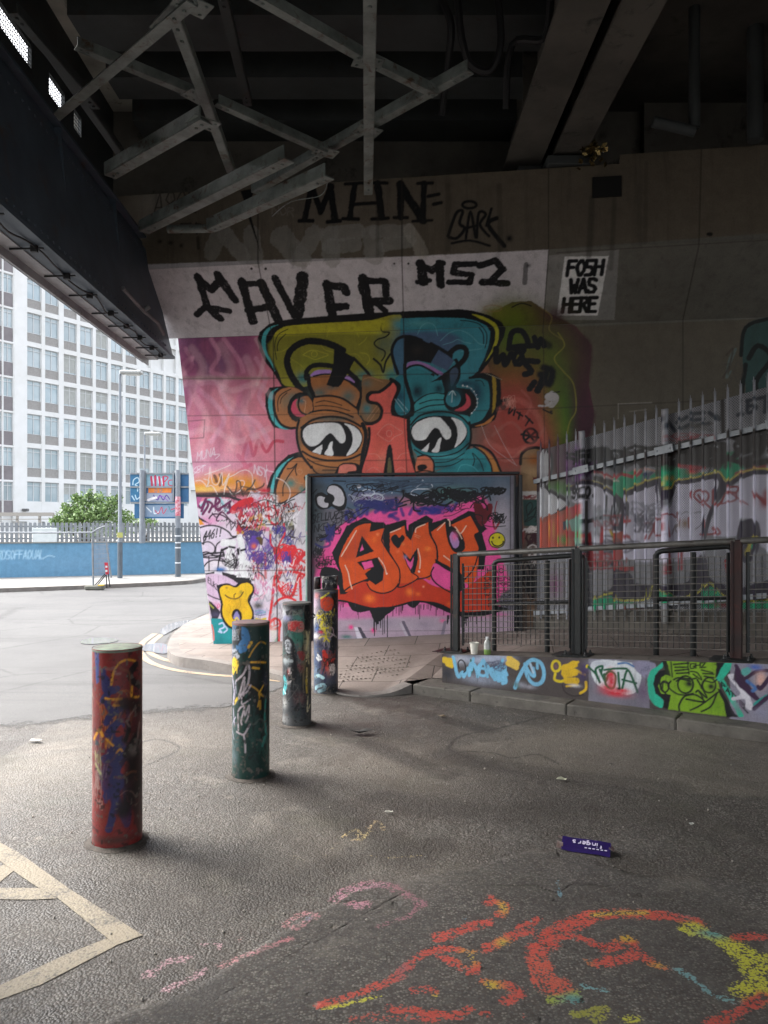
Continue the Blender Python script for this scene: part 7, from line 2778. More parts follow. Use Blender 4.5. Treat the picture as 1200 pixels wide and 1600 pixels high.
q.add([e0+cn*.031+V3*.017, e0-cn*.0+V3*.018, e0-ca*.034+cn*.0+V3*.030, e0-ca*.028+cn*.034+V3*.026], [(0,1,2,3)])
q.build('end_flap', m_fl, box); q = MB()
q.add([e1-cn*.031+V3*.017, e1+cn*.031+V3*.017, e1+ca*.022+cn*.03+V3*.004, e1+ca*.026-cn*.028+V3*.004], [(0,1,2,3)])
q.build('end_flap', m_fl, box)
def carton_text():
    mb = MB(); up = (fC-fB).normalized(); nf = -ca.cross(up).normalized(); nf = nf if nf.dot(-cn) > 0 else -nf; o = bx0+fB+nf*.0045
    def stroke(pts, w, ox, oy, s):
        P = [o+ca*(ox-p[0]*s)-up*(p[1]*s-oy) for p in pts]
        for a, b in zip(P[:-1], P[1:]): mb.bar(a, b, w, .0012, up=nf)
    G = {'f':['64 69 89','48 88'],'i':['40 45','47 48'],'n':['00 05','04 35 64 60'],'g':['75 35 03 12 31 72','76 7- 3-'],'e':['03 63 55 25 03 01 30 60'],'r':['00 05','03 35 55'],'s':['54 25 04 33 61 40 00']}
    x = 0
    for ch in 'fingers':
        for seg in G[ch]:
            stroke([(x+int(g[0])/8*.8, (int(g[1]) if g[1] != '-' else -2)/9) for g in seg.split()], .0050, W_*.34, .040, .024)
        x += 1.0 if ch not in 'i' else .75
    for k in range(6):
        stroke([(k*.8, 0), (k*.8+.5, 0)], .005, W_*.40, .008, .024)
    return mb.build('lettering', simple('carton_print', 'd8d0e4', None, .5, bstr=0), box)
carton_text()
def leaf_litter(x, y, s, col, label, name='fallen_leaf', cat='leaf', rot=0.0, thick=.0):
    P = on_z(x, y, 0); mb = MB(); n_ = 9; rr = random.Random(int(x))
    vs = []
    for i in range(n_):
        a = 2*math.pi*i/n_; rad = s*(.7+.5*rr.random())
        vs.append((P.x+math.cos(a+rot)*rad*1.5*math.cos(rot)-math.sin(a)*rad*.7*math.sin(rot), P.y+math.sin(a)*rad*.7+math.cos(a)*rad*.6*math.sin(rot), .012+rr.random()*s*.5))
    vs.append((P.x, P.y, .004+s*.12))
    mb.add(vs, [(i, (i+1) % n_, n_) for i in range(n_)])
    o = mb.build(name, simple(name+'_m', col, None, .6, bstr=.1)); m_ = o.modifiers.new('t', 'SOLIDIFY'); m_.thickness = .0015
    tag(o, label, cat); return o
leaf_litter(57, 1160, .034, 'd0ccc4', 'crumpled white paper scrap left of the red bollard', 'paper_scrap', 'litter', .2)
leaf_litter(691, 1121, .024, '8a7a64', 'curled brown leaf on the asphalt below the block kerb')
leaf_litter(879, 1220, .024, 'b4b49c', 'pale torn scrap on the asphalt above the purple carton', 'paper_scrap', 'litter', -.3)
leaf_litter(562, 1148, .07, '3c3a38', 'flattened dark plastic scrap beyond the grey bollard', 'plastic_scrap', 'litter', .3)
leaf_litter(607, 1272, .016, 'b8b4a8', 'tiny pale scrap in the middle of the asphalt', 'paper_scrap', 'litter', .1)
leaf_litter(1080, 1290, .010, 'b8b8b0', 'tiny white chip of paper right of the purple carton', 'paper_scrap', 'litter', .7)
peb = MB(); rr = random.Random(11)
for i in range(240):
    x, y = rr.uniform(-2.2, 2.4), rr.uniform(2.6, 7.2); s = rr.uniform(.003, .008)
    vs = [Vector((x, y, .0))+Vector((rr.uniform(.7,1.2)*a, rr.uniform(.7,1.2)*b, rr.uniform(.7,1.1)*c_+.4))*s for a, b, c_ in ((1,0,0),(0,1,0),(-1,0,0),(0,-1,0),(0,0,1),(0,0,-1))]
    peb.add(vs, [(0,1,4),(1,2,4),(2,3,4),(3,0,4),(1,0,5),(2,1,5),(3,2,5),(0,3,5)])
tag(peb.build('gravel', simple('grit', '7a756e', '9a948a', .85, 0, 20, 60, 0)), kind='stuff')

# ---------------------------------------------------------------- the bridge overhead
bridge = thing('railway_bridge', (0, 5, 3.78), 'dark steel and concrete railway bridge overhead with rusty bracing angles', 'bridge')
gd = lambda Y, dx=0: -2.42-0.0283*Y+dx
GY0, GY1 = -7.0, 9.93
def gpt(Y, dx, z): return Vector((gd(Y, dx), Y, z))
def gbox(mb, xa, xb, za, zb, y0=GY0, y1=GY1):
    mb.hexa([gpt(y0, xa, za), gpt(y0, xb, za), gpt(y1, xb, za), gpt(y1, xa, za), gpt(y0, xa, zb), gpt(y0, xb, zb), gpt(y1, xb, zb), gpt(y1, xa, zb)])
w = MB(); gbox(w, -.235, -.215, 3.815, 5.03, y1=9.2); 
w.build('girder_web', M['girder'], bridge)
w = MB(); gbox(w, -.215, 0, 3.78, 3.812); gbox(w, -.30, -.14, 5.032, 5.06, y1=9.1)
for Y in np.arange(-6.5, 9.1, 1.45):
    w.hexa([gpt(Y, -.214, 3.813), gpt(Y, -.06, 3.813), gpt(Y+.015, -.06, 3.813), gpt(Y+.015, -.214, 3.813), gpt(Y, -.214, 5.03), gpt(Y, -.15, 5.03), gpt(Y+.015, -.15, 5.03), gpt(Y+.015, -.214, 5.03)])
w.build('girder_flange', M['girder'], bridge)
# inclined inner cladding of the edge girder, coming down to the flange
w = MB()
w.add([gpt(GY0, -.012, 3.814), gpt(9.86, -.012, 3.814), gpt(9.35, -.18, 4.95), gpt(GY0, -.18, 4.95), gpt(GY0, -.04, 3.814), gpt(9.86, -.04, 3.814), gpt(9.35, -.20, 4.95), gpt(GY0, -.20, 4.95)],
      [(0,1,2,3),(7,6,5,4),(0,4,5,1),(1,5,6,2),(2,6,7,3),(3,7,4,0)])
# rivet rows along the inner face of the edge girder
for Y_ in np.arange(4.0, 9.6, .115):
    for dz in (.05, 1.05):
        p_ = gpt(Y_, -.012-.168*dz/1.136, 3.814+dz); w.box(p_, (.018, .022, .022), None, .006)
w.build('girder_lining', M['girder'], bridge)
w = MB(); gbox(w, -.34, -.217, 3.77, 3.80); gbox(w, -.36, -.342, 3.70, 3.90); w.build('soffit_strip', M['girder_light'], bridge)
w = MB(); w.tube([gpt(Y, -.375, 3.735) for Y in (GY0, 2, 5, 8, 9.8)], .028, 10); smooth_by_angle(w.build('drain_pipe', simple('pipe_grey', '5a5a5c', '48484a', .5), bridge))
w = MB(); rr = random.Random(3); pts = []
for i, Y in enumerate(np.arange(3.0, 9.9, .23)): pts.append(gpt(Y, -.10-.03*math.sin(i*1.3), 3.768-.012*(i % 3)))
w.tube([p for p in smoothpath([tuple(p) for p in pts], 3)], .008, 6); w.build('cable', M['cable'], bridge)
for Y in (5.25, 5.9, 6.55, 7.1, 7.7, 8.2, 8.7, 9.2, 9.6):
    k = MB(); k.box(gpt(Y, -.1, 3.755), (.05, .03, .05)); k.bar(gpt(Y, -.03, 3.76), gpt(Y+.02, -.30, 3.76), .012, .012); k.build('cable_bracket', M['cable'], bridge)
w = MB()
w.tube([gpt(7.6, .05, 3.98), gpt(8.3, .06, 3.95), gpt(8.9, .05, 3.98), gpt(9.2, .04, 3.92)], .022, 8)
w.tube([gpt(8.3, .05, 3.95), gpt(8.3, .12, 4.0)], .03, 8)
w.build('conduit', simple('old_conduit', '6a6a6c', '3c3c40', .6), bridge)
# deck edge upstand with three gaps letting the sky through
w = MB(); gaps = [(6.45, 7.15), (7.55, 7.95), (8.2, 8.42)]; y = GY0
for a, b in gaps+[(9.6, 9.6)]:
    gbox(w, -.70, -.66, 4.9, 6.75, y, a); y = b
    if a != b: gbox(w, -.70, -.66, 4.9, 5.88, a, b); gbox(w, -.70, -.66, 6.09, 6.75, a, b)
w.build('edge_plate', M['steel_dark'], bridge)
for a, b in gaps:
    g = MB()
    for Y in np.arange(a, b+.001, .045): g.bar(gpt(Y, -.68, 5.88), gpt(Y, -.68, 6.09), .006, .006)
    for z in np.arange(5.88, 6.09, .04): g.bar(gpt(a, -.68, z), gpt(b, -.68, z), .006, .006)
    g.build('wire_grille', M['steel_dark'], bridge)
# deck slab and beams
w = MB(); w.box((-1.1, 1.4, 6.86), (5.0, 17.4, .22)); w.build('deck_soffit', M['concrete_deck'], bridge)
w = MB(); w.box((8.0, 1.4, 6.862), (13.19, 17.4, .22)); w.build('deck_soffit', M['concrete_darkened'], bridge)  # the right bay's shade is put into this darker concrete
for Yb, wd in ((1.0,.5),(2.4,.5),(3.8,.5),(5.2,.5),(6.3,.5),(7.42,.55),(8.35,.42),(9.3,.6)):
    w = MB(); w.box((-.45, Yb, 6.56), (5.0, wd, .36)); w.build('cross_beam', M['steel_dark'], bridge)
    w = MB(); w.box((-.45, Yb+wd/2+.17, 6.70), (5.0, .07, .10)); w.build('cross_rib', M['concrete_dark'], bridge)
for xa, xb in ((1.36, 1.76), (1.86, 2.2), (4.6, 5.0), (7.5, 7.9)):
    w = MB()
    xm = (xa+xb)/2
    w.hexa([Vector((xa-.0*0, GY0, 5.74)), Vector((xb, GY0, 5.74)), Vector((xb+.02, 9.7, 5.74)), Vector((xa+.02, 9.7, 5.74)), Vector((xa, GY0, 5.78)), Vector((xb, GY0, 5.78)), Vector((xb+.02, 9.7, 5.78)), Vector((xa+.02, 9.7, 5.78))])
    w.box((xm+.01, 1.3, 6.26), (.03, 16.6, .94))
    for Y in np.arange(-5, 9, 1.6): w.box((xm+.01, Y, 6.26), (xb-xa-.08, .02, .93))
    w.build('main_girder', M['concrete_darkened'], bridge)
w = MB(); w.box((1.8, 8.95, 5.67), (.55, .4, .13), None, .01); w.box((2.05, 8.6, 5.66), (.5, .3, .10), None, .01); w.build('bearing', M['steel_dark'], bridge)
rag = MB(); rr = random.Random(9); c0 = at(928, 240, 8.35)
for i in range(60):
    p = c0+Vector((rr.gauss(0,.07), rr.gauss(0,.04), rr.gauss(0,.06))); a = Vector((rr.gauss(0,1), rr.gauss(0,1), rr.gauss(0,1))).normalized()*.05; b = Vector((rr.gauss(0,1), rr.gauss(0,1), rr.gauss(0,1))).normalized()*.05
    rag.add([p, p+a, p+a+b, p+b], [(0,1,2,3)])
tag(rag.build('crumpled_foil', simple('foil', 'a08a58', '6a5a38', .25, .8, 12, 40, 0)), 'crumpled gold foil bundle tucked beside the bridge bearing', 'foil')
# pipes and hangers in the dark right-hand bay
w = MB()
w.tube([at(1085,0,7.6), at(1085,200,7.6), at(1085,205,7.6), at(1020,190,7.6)], .055, 10)
w.tube([at(1180,40,7.9), at(1180,220,7.9)], .08, 10)
smooth_by_angle(w.build('service_pipe', M['steel_dark'], bridge))
w = MB(); w.box((4.0, 9.35, 6.25), (1.7, .1, 1.0)); w.build('back_panel', M['concrete_dark'], bridge)
w = MB(); w.box((2.5, 9.55, 6.2), (14, .1, 1.1)); w.build('ballast_wall', M['concrete_dark'], bridge)
# hanging cables and hooks
for pts in ([at(715,0,6.9), at(722,60,7.0), at(735,100,7.1), at(765,110,7.1), at(782,70,7.0), at(778,0,6.9)], [at(690,0,7.0), at(705,40,7.0), at(700,100,7.2), at(690,180,7.4)], [at(860,0,7.0), at(850,60,7.2), at(800,70,7.3), at(790,170,7.6)]):
    w = MB(); w.tube([tuple(p) for p in smoothpath([tuple(p) for p in pts], 5)], .035, 7); w.build('hanging_cable', M['cable'], bridge)
# bracing: angle irons in a horizontal truss below the deck
def angle(x0, y0, x1, y1, z, wd=.11, tk=.012, mat='angle', dz=0.0):
    def P(x, y, zz): Y = (zz-CAMZ)*1200/(HOR-y); return Vector(((x-600)/1200*Y, Y, zz))
    a, b = P(x0, y0, z), P(x1, y1, z+dz)
    d = (b-a).normalized(); s = Vector((d.y, -d.x, 0)).normalized()
    mb = MB()
    mb.bar(a, b, wd, tk)                                   # horizontal leg
    mb.bar(a+s*wd/2+V3*(wd/2), b+s*wd/2+V3*(wd/2), tk, wd*.95)
    for t in (.04, .09, .91, .96): mb.lathe(a+(b-a)*t+V3*-.022, [(.0,0),(.014,.003),(.014,.012),(.016,.016)], 6)
    return mb.build('bracing_angle', M[mat], bridge)
angle(300, 5, 62, 205, 5.05, .085)
angle(312, -30, 240, 45, 5.25, .075)
angle(272, 30, 368, 290, 5.15, .075)
angle(392, -6, 575, 98, 5.3, .075)
angle(578, -40, 575, 304, 5.0, .085)
angle(118, 74, 308, 152, 5.5, .075)
angle(338, 163, 508, 240, 5.3, .075)
angle(172, 276, 322, 190, 4.92, .115)
angle(225, 363, 452, 250, 4.92, .12)
angle(330, 360, 515, 277, 4.82, .115)
angle(498, 244, 735, 112, 5.4, .085)
angle(398, 302, 500, 243, 5.35, .085)
angle(345, -10, 387, 165, 5.8, .075, mat='steel_dark')
angle(575, 98, 680, 150, 5.35, .075)
angle(20, 20, 150, 170, 5.45, .075, mat='steel_dark')
angle(80, 90, 200, 260, 5.5, .07, mat='steel_dark')
def Pz(x, y, zz): Y = (zz-CAMZ)*1200/(HOR-y); return Vector(((x-600)/1200*Y, Y, zz))
w = MB(); w.tube([Pz(262, 358, 4.95), Pz(334, 357, 4.95)], .045, 10); smooth_by_angle(w.build('strut_tube', M['angle'], bridge))
for x, y, z_, ro in ((575,98,5.315,.3),(575,205,5.36,.5),(300,8,5.07,.7),(318,192,4.95,.7),(508,238,5.32,.5),(308,152,5.42,.9),(366,284,5.16,.6)):
    w = MB(); c_g = Pz(x, y, z_); A_ = (Vector((math.cos(ro), math.sin(ro), 0)), Vector((-math.sin(ro), math.cos(ro), 0)), V3)
    w.box(c_g, (.24, .17, .010), A_, .003)
    for sx in (-.08, 0, .08):
        for sy in (-.05, .05): w.lathe(c_g+A_[0]*sx+A_[1]*sy-V3*.018, [(0,0),(.011,.003),(.013,.013)], 6)
    w.build('gusset_plate', M['angle'], bridge)
w = MB(); pp = [Pz(512, 285, 4.80), Pz(500, 306, 4.75), Pz(455, 315, 4.72), Pz(425, 338, 4.75)]
w.tube([tuple(p) for p in smoothpath([tuple(p) for p in pp], 5)], .004, 5); w.build('loose_wire', M['angle'], bridge)
# out of frame: left wall added to block light, right one closes the underpass
w = MB(); w.box((-2.75, -1.9, 3.4), (.5, 10.2, 6.8))
o = w.build('light_blocker_wall', M['concrete_dark']); tag(o, 'unseen dark concrete wall added at the near left to block light', 'wall')
w = MB(); w.box((15.2, 1.5, 3.4), (.6, 18, 6.8))
o = w.build('tunnel_wall', M['concrete_dark']); tag(o, 'plain dark concrete wall closing the far right side of the underpass', 'wall')

# ---------------------------------------------------------------- across the road
blue0 = Vector((-11.25, 22.5, 0)); blue1 = Vector((-5.92, 24.5, 0)); bd_ = (blue1-blue0).normalized(); bn_ = Vector((-bd_.y, bd_.x, 0))
bw = thing('boundary_wall', tuple(blue0), 'low blue painted boundary wall across the road', 'wall')
bc = Canvas(blue0, bd_, (0,0,1), -12.0, 9.0, 0.0, 1.10, 0.03, '6795b4')
bc.draw('''
@ 0 640 3.5294
b 729cba 400 850 200 60 .5
t b8dcf0:.9 4 -60 825 300 45 -4 0.1 YARDSOFFAOUAL
s b8dcf0:.9 4 240 820 270 805 300 812
t e8eef4:.8 4 430 908 16 18 0 0 7
l 3a6a90 2 508 740 510 930
p 7c94ac:.6 510 740 600 738 600 930 512 932
b e0e4e8 150 940 80 3 .4
b e0e4e8 760 935 60 3 .4
''')
bc.mesh('painted_face', M['blue'], bw)
q = MB(); q.box(blue0+bd_*(-1.5)+bn_*.13+V3*.55, (21, .25, 1.10), (bd_, bn_, V3)); q.build('wall_body', simple('blue_body', '6795b4', '5c88a6', .7), bw)
q = MB(); q.box(blue0+bd_*(-1.5)+bn_*.12+V3*1.12, (21, .31, .04), (bd_, bn_, V3)); q.build('coping', simple('coping', '8a8a86', '74746f', .85), bw)
pf = thing('palisade_fence', tuple(blue0+V3*1.14), 'weathered grey palisade fence standing on the blue wall', 'fence')
q = MB()
for z in (1.24, 1.60): q.box(blue0+bd_*(-1.0)+bn_*.16+V3*z, (19, .04, .045), (bd_, bn_, V3))
q.build('rail', M['galv'], pf)
pp = MB(); w2 = .042
def palep(mb):
    mb.add([(-w2,0,0),(w2,0,0),(w2,0,.55),(.6*w2,0,.585),(.0,0,.57),(-.6*w2,0,.585),(-w2,0,.55)]+[(x,.012,z) for x, z in ((-w2,0),(w2,0),(w2,.55),(.6*w2,.585),(0,.57),(-.6*w2,.585),(-w2,.55))], [(0,1,2,3,4,5,6),(13,12,11,10,9,8,7)]+[(i,(i+1)%7,7+(i+1)%7,7+i) for i in range(7)])
palep(pp); first = pp.build('pale', M['galv'], pf, local=True)
ang = math.atan2(bd_.y, bd_.x); first.rotation_euler = (0,0,ang)
loc0 = bn_*.12+V3*.0
n_p = 92
for i in range(n_p):
    c = first if i == 0 else first.copy()
    if i: COL.objects.link(c); c.parent = pf
    c.location = loc0+bd_*(-3.2+i*.125)
# board on the fence
q = MB(); pb_ = at(70, 836, 22.6); q.box(pb_, (.66, .03, .42), (bd_, bn_, V3), .01)
tag(q.build('notice_board', simple('notice', 'cfd4d4', 'b8c0c0', .6)), 'blank white board fixed to the palisade fence', 'board')
# far pavement
q = MB()
fk = [on_z(x, y, .10) for x, y in ((-420,931),(-100,923),(0,919.5),(60,917.5),(130,915),(200,912),(260,909.5),(300,907),(318,904))]+[Vector((-4.2, 26.0, .10)), Vector((-3.2, 32, .10))]
bk = [blue0+bd_*s+V3*.10 for s in np.linspace(-12, 8.5, len(fk))]
q.sheet(fk, bk); q.sheet([Vector((p.x, p.y, -.02)) for p in fk], fk)
tag(q.build('far_pavement', simple('far_paving', '8a8884', '7c7a76', .8, 0, 2, 20, .2)), kind='structure')
q = MB()
fk2 = [p+Vector((0,-.002,.004)) for p in fk]; fk3 = [p+(b-p).normalized()*.16+V3*.004 for p, b in zip(fk, bk)]
q.sheet(fk2, fk3); q.sheet([Vector((p.x, p.y-.004, -.02)) for p in fk], fk2)
tag(q.build('far_kerb', M['kerb_pale']), kind='structure')

# lamp posts
def lamp(x, ybase, ytop, Y, r0, label, armdir, scale=1.0):
    z1 = CAMZ+(HOR-ytop)/1200*Y; X = (x-600)/1200*Y
    t = thing('street_lamp', (X, Y, .1), label, 'street lamp')
    q = MB(); q.tube([(X,Y,.1),(X,Y,1.15)], [r0*1.25, r0*1.25], 16); smooth_by_angle(q.build('base_section', M['pole_dark'], t))
    q = MB(); q.tube([(X,Y,1.14),(X,Y,1.2),(X,Y,z1-.05)], [r0*1.25, r0, r0*.62], 16)
    q.tube([(X,Y,z1-.07),(X,Y,z1-.02),(X+armdir*.12,Y,z1)], r0*.5, 10); smooth_by_angle(q.build('pole', M['pole_grey'], t))
    q = MB(); q.box((X+armdir*.33*scale, Y, z1+.02), (.62*scale, .26*scale, .10*scale), None, .03)
    hd = q.build('lamp_head', simple('lamp_housing', 'a8aaa8', '949694', .5), t)
    q = MB(); q.box((X+armdir*.38*scale, Y, z1-.045*scale), (.40*scale, .2*scale, .03), None, .01); q.build('lens', simple('lamp_lens', '9a9c98', None, .25, bstr=0), hd)
    return t
t_ = lamp(187.5, 904, 583, 22.3, .058, 'tall grey street lamp standing on the pavement by the blue wall', 1.0)
q = MB(); q.box(at(187.5, 836, 22.19), (.16, .02, .15)); q.build('sticker', simple('sticker', '9aa85a', 'a89a5a', .5, 0, 6), t_)
lamp(226, 860, 678, 36, .06, 'smaller distant street lamp behind the road sign', 1.0, 1.2)

# road sign seen from the back, on two posts
sY = 23.0
sgn = thing('road_sign', tuple(at(248, 840, sY)), 'back of a large road sign covered in graffiti on two posts', 'road sign')
sc_ = Canvas(at(205, 905, sY), (1,0,0), (0,0,1), -.1, 2.0, 1.2, 3.4, .012, '3a6a94')
for nm, (xa, ya, xb, yb) in (('sign_panel', (203.5,739,295,785)), ('sign_panel', (210,787,287,810))):
    pa_, pb_ = at(xa, yb, sY), at(xb, ya, sY)
    cv = Canvas(Vector((0, sY, 0)), (1,0,0), (0,0,1), pa_.x, pb_.x, pa_.z, pb_.z, .010, '3a6a94'); cv.draw(FARSIGN)
    cv.mesh(nm, M['sign_paint'], sgn)
    q = MB(); q.box(((pa_.x+pb_.x)/2, sY+.02, (pa_.z+pb_.z)/2), (pb_.x-pa_.x, .03, pb_.z-pa_.z)); q.build('sign_sheet', M['galv'], sgn)
q = MB()
for y in (740, 761, 785.5): q.bar(at(204, y, sY-.03), at(295, y, sY-.03), .03, .05)
for x in (227, 271): q.bar(at(x, 736, sY-.04), at(x, 783, sY-.04), .05, .05)
q.build('sign_frame', M['galv'], sgn)
for x, yb in ((222, 850), (278, 904)):
    q = MB(); b = at(x, yb, sY-.1); q.tube([Vector((b.x, b.y, .1 if yb > 880 else 1.1)), Vector((b.x, b.y, at(x, 735, sY).z))], .075, 14); po = q.build('post', M['pole_grey'], sgn); smooth_by_angle(po)
    if yb > 880:
        q = MB(); q.tube([Vector((b.x, b.y, .1)), Vector((b.x, b.y, 1.55))], .082, 14); smooth_by_angle(q.build('post_sleeve', M['pole_dark'], po))
        q = MB()
        for z in (.5, .95, 1.1, 1.3): q.tube([Vector((b.x, b.y, z)), Vector((b.x, b.y, z+.035))], .085, 14)
        q.build('white_band', simple('band', 'd0d4d8', None, .6, bstr=0), po)
        q = MB(); q.tube([at(278, 806, sY-.1), at(278, 776, sY-.1)], .079, 14); q.build('red_tag', simple('red_tag', 'b8344c', 'c8b8c0', .6, 0, 14, 40, 0), po)

# temporary fence panel on a concrete foot, leaning sign beside it
tf = thing('temporary_fence', tuple(on_z(147, 922, 0)), 'bent temporary mesh fence post standing in a concrete block on the road', 'fence')
g0 = on_z(147, 922, 0); Yt = g0.y
q = MB(); q.box((g0.x+.02, Yt, .06), (.46, .22, .12), None, .03); q.build('concrete_foot', simple('foot', '6a6a60', '56564e', .85), tf)
q = MB(); q.box((g0.x+.19, Yt-.03, .125), (.13, .14, .03), None, .008); q.build('yellow_clip', simple('clip', 'c8a83c', None, .6), tf)
q = MB()
q.tube([at(146,918,Yt), at(145,880,Yt), at(144.5,832,Yt)], .025, 8); q.tube([at(144.5,832,Yt), at(152,827,Yt), at(164,822,Yt)], .02, 8)
q.tube([at(165,840,Yt+.8), at(174,903,Yt+.8)], .02, 8); q.tube([at(0,832,Yt), at(70,832.5,Yt), at(144.5,832,Yt)], .02, 8)
q.build('tube_frame', M['galv'], tf)
q = MB()
for k in range(13):
    z = .3+k*.12
    q.tube([(g0.x, Yt, z), (at(172,860,Yt+.8).x, Yt+.8, z)], .004, 4, cap=False)
for k in range(12):
    f = k/11; x0 = g0.x+(at(170,860,Yt+.8).x-g0.x)*f; q.tube([(x0, Yt+.8*f, .3), (x0, Yt+.8*f, 1.7)], .004, 4, cap=False)
q.build('wire_infill', M['galv'], tf)
ws = thing('warning_sign', tuple(on_z(168, 920, 0)), 'small red and white sign on a black folding stand by the kerb', 'sign')
Yw = on_z(168, 920, 0).y
q = MB(); q.add([at(163,879,Yw), at(168,879,Yw), at(170,897,Yw), at(165,898,Yw)]+[p+Vector((0,.03,0)) for p in (at(163,879,Yw), at(168,879,Yw), at(170,897,Yw), at(165,898,Yw))], [(0,1,2,3),(7,6,5,4),(0,4,5,1),(1,5,6,2),(2,6,7,3),(3,7,4,0)]); pl_ = q.build('sign_plate', simple('sign_red', 'b82c3c', None, .5), ws)
q = MB()
for y in (885.5, 892): q.box(at(166.2, y, Yw-.012), (.05, .006, .05))
q.build('white_patch', simple('patch', 'd8d8d8', None, .5, bstr=0), pl_)
q = MB()
for a, b in (((166,898),(167,919)), ((169,897),(172,917)), ((164,897),(147,916)), ((165,899),(150,917))): q.bar(at(*a, Yw), at(*b, Yw), .022, .022)
q.build('folding_stand', M['rail_black'], ws)

# shrubs behind the fence
rs = np.random.RandomState(5)
def shrub(cl, n, label, Y):
    base = at(cl[0][0], 850, Y); base.z = 1.0
    t = thing('flowering_shrub', tuple(base), label, 'shrub', None)
    for nm, mat, frac, ls in (('foliage', M['leaf'], 1.0, .055), ('blossom', M['blossom'], .12, .045)):
        mb = MB()
        for (x, y, rx, ry, wgt) in cl:
            c = at(x, y, Y); RX, RZ = rx/1200*Y, ry/1200*Y
            for i in range(int(n*wgt*frac)):
                v = rs.normal(size=3); v /= np.linalg.norm(v); rad = rs.rand()**.45
                p = c+Vector((v[0]*RX*rad, v[1]*RX*.8*rad, v[2]*RZ*rad))
                if rs.rand() < .25 and nm == 'foliage': p = p+Vector((0,0,RZ*.3*rs.rand()))
                a = Vector(rs.normal(size=3)).normalized(); b = a.cross(Vector(rs.normal(size=3))).normalized(); s = ls*(.6+.8*rs.rand())
                mb.add([p-a*s, p+b*s*.5, p+a*s, p-b*s*.5], [(0,1,2,3)])
        mb.build(nm, mat, t)
    mb = MB()
    for (x, y, rx, ry, wgt) in cl:
        c = at(x, y, Y)
        mb.tube([base+Vector((rs.normal()*.1, rs.normal()*.1, -1.0)), base.lerp(c, .5)+Vector((rs.normal()*.1,0,0)), c], [.04,.03,.012], 6)
    mb.build('stems', M['bark'], t)
shrub([(140,802,40,20,.9),(112,808,26,15,.6),(166,804,30,20,.7),(128,784,16,13,.3),(152,780,12,11,.2),(176,786,14,12,.25),(106,793,12,9,.15),(193,810,18,13,.35),(90,815,14,8,.2),(140,772,6,8,.06),(118,777,7,7,.07),(186,778,6,8,.06),(100,822,22,16,.4),(160,830,50,16,.6)], 1000, 'light green flowering shrub rising behind the palisade fence', 25.6)
shrub([(222,814,22,12,.6),(236,820,14,9,.3)], 420, 'small green bush behind the road sign post', 26.2)
q = MB(); 
for x in (27, 62): q.bar(at(x, 803, 30), at(x, 850, 30), .08, .08)
q.bar(at(-60, 803.5, 30), at(84, 803.5, 30), .12, .14); q.bar(at(-60, 812, 30), at(84, 811, 30), .08, .03)
q.bar(at(84, 803.5, 30), at(84, 850, 30), .08, .08)
tag(q.build('canopy_frame', simple('canopy', '8a8680', None, .6)), 'brown steel canopy frame in front of the office block', 'canopy')
# yard surface behind the blue wall
q = MB(); yA = [blue0+bd_*s+bn_*.26+V3*1.0 for s in (-30, 9)]; q.add([yA[0], yA[1], yA[1]+bn_*60, yA[0]+bn_*60], [(0,1,2,3)])
tag(q.build('yard_ground', simple('yard', '8a8884', '7a7874', .85)), kind='structure')

# office block
FD = Vector((0.53, 0.848, 0)).normalized(); FNn = Vector((FD.y, -FD.x, 0))       # FNn faces the camera
def fpt(Yv, z): return Vector(((Yv-128)/1.6, Yv, z))
off = thing('office_block', tuple(fpt(80, 0)), 'long white concrete office block with rows of windows across the road', 'office building')
NC, NF = 13, 9
Yk = [73.25+1.6*k+(.14 if k > 1 else 0) for k in range(NC)]
WW = 1.52; z0 = 3.9; FH = 3.23; WH = 1.92; SH = .86
FX = MB(); dpt = .32
EW = Yk[-1]+3
def fbox(mb, Ya, Yb, za, zb, d0, d1):
    a, b = fpt(Ya, 0), fpt(Yb, 0)
    P = [a+FNn*d1, b+FNn*d1, b+FNn*d0, a+FNn*d0]
    mb.hexa([p+V3*za for p in P]+[p+V3*zb for p in P])
dY = WW*.848
# piers between windows
prev = 72.15
for k in range(NC):
    fbox(FX, prev, Yk[k], 2.0, 36, 0, dpt); prev = Yk[k]+dY
fbox(FX, prev, EW+6, 2.0, 36, 0, dpt)
for f in range(NF+1):
    zb = z0+FH*f-FH+WH if f else 1.0
    zt_ = z0+FH*f-(SH if f else 0)
    for k in range(NC): fbox(FX, Yk[k]+.002, Yk[k]+dY-.002, zb, zt_, 0, dpt-.015)
fbox(FX, 68, EW+6, 37, 38.2, -.2, dpt+.1)
FX.build('facade_frame', M['white'], off)
bk_ = MB(); fbox(bk_, 60, EW+6, 0, 37, -8, -.02); bk_.build('wall', M['white'], off)
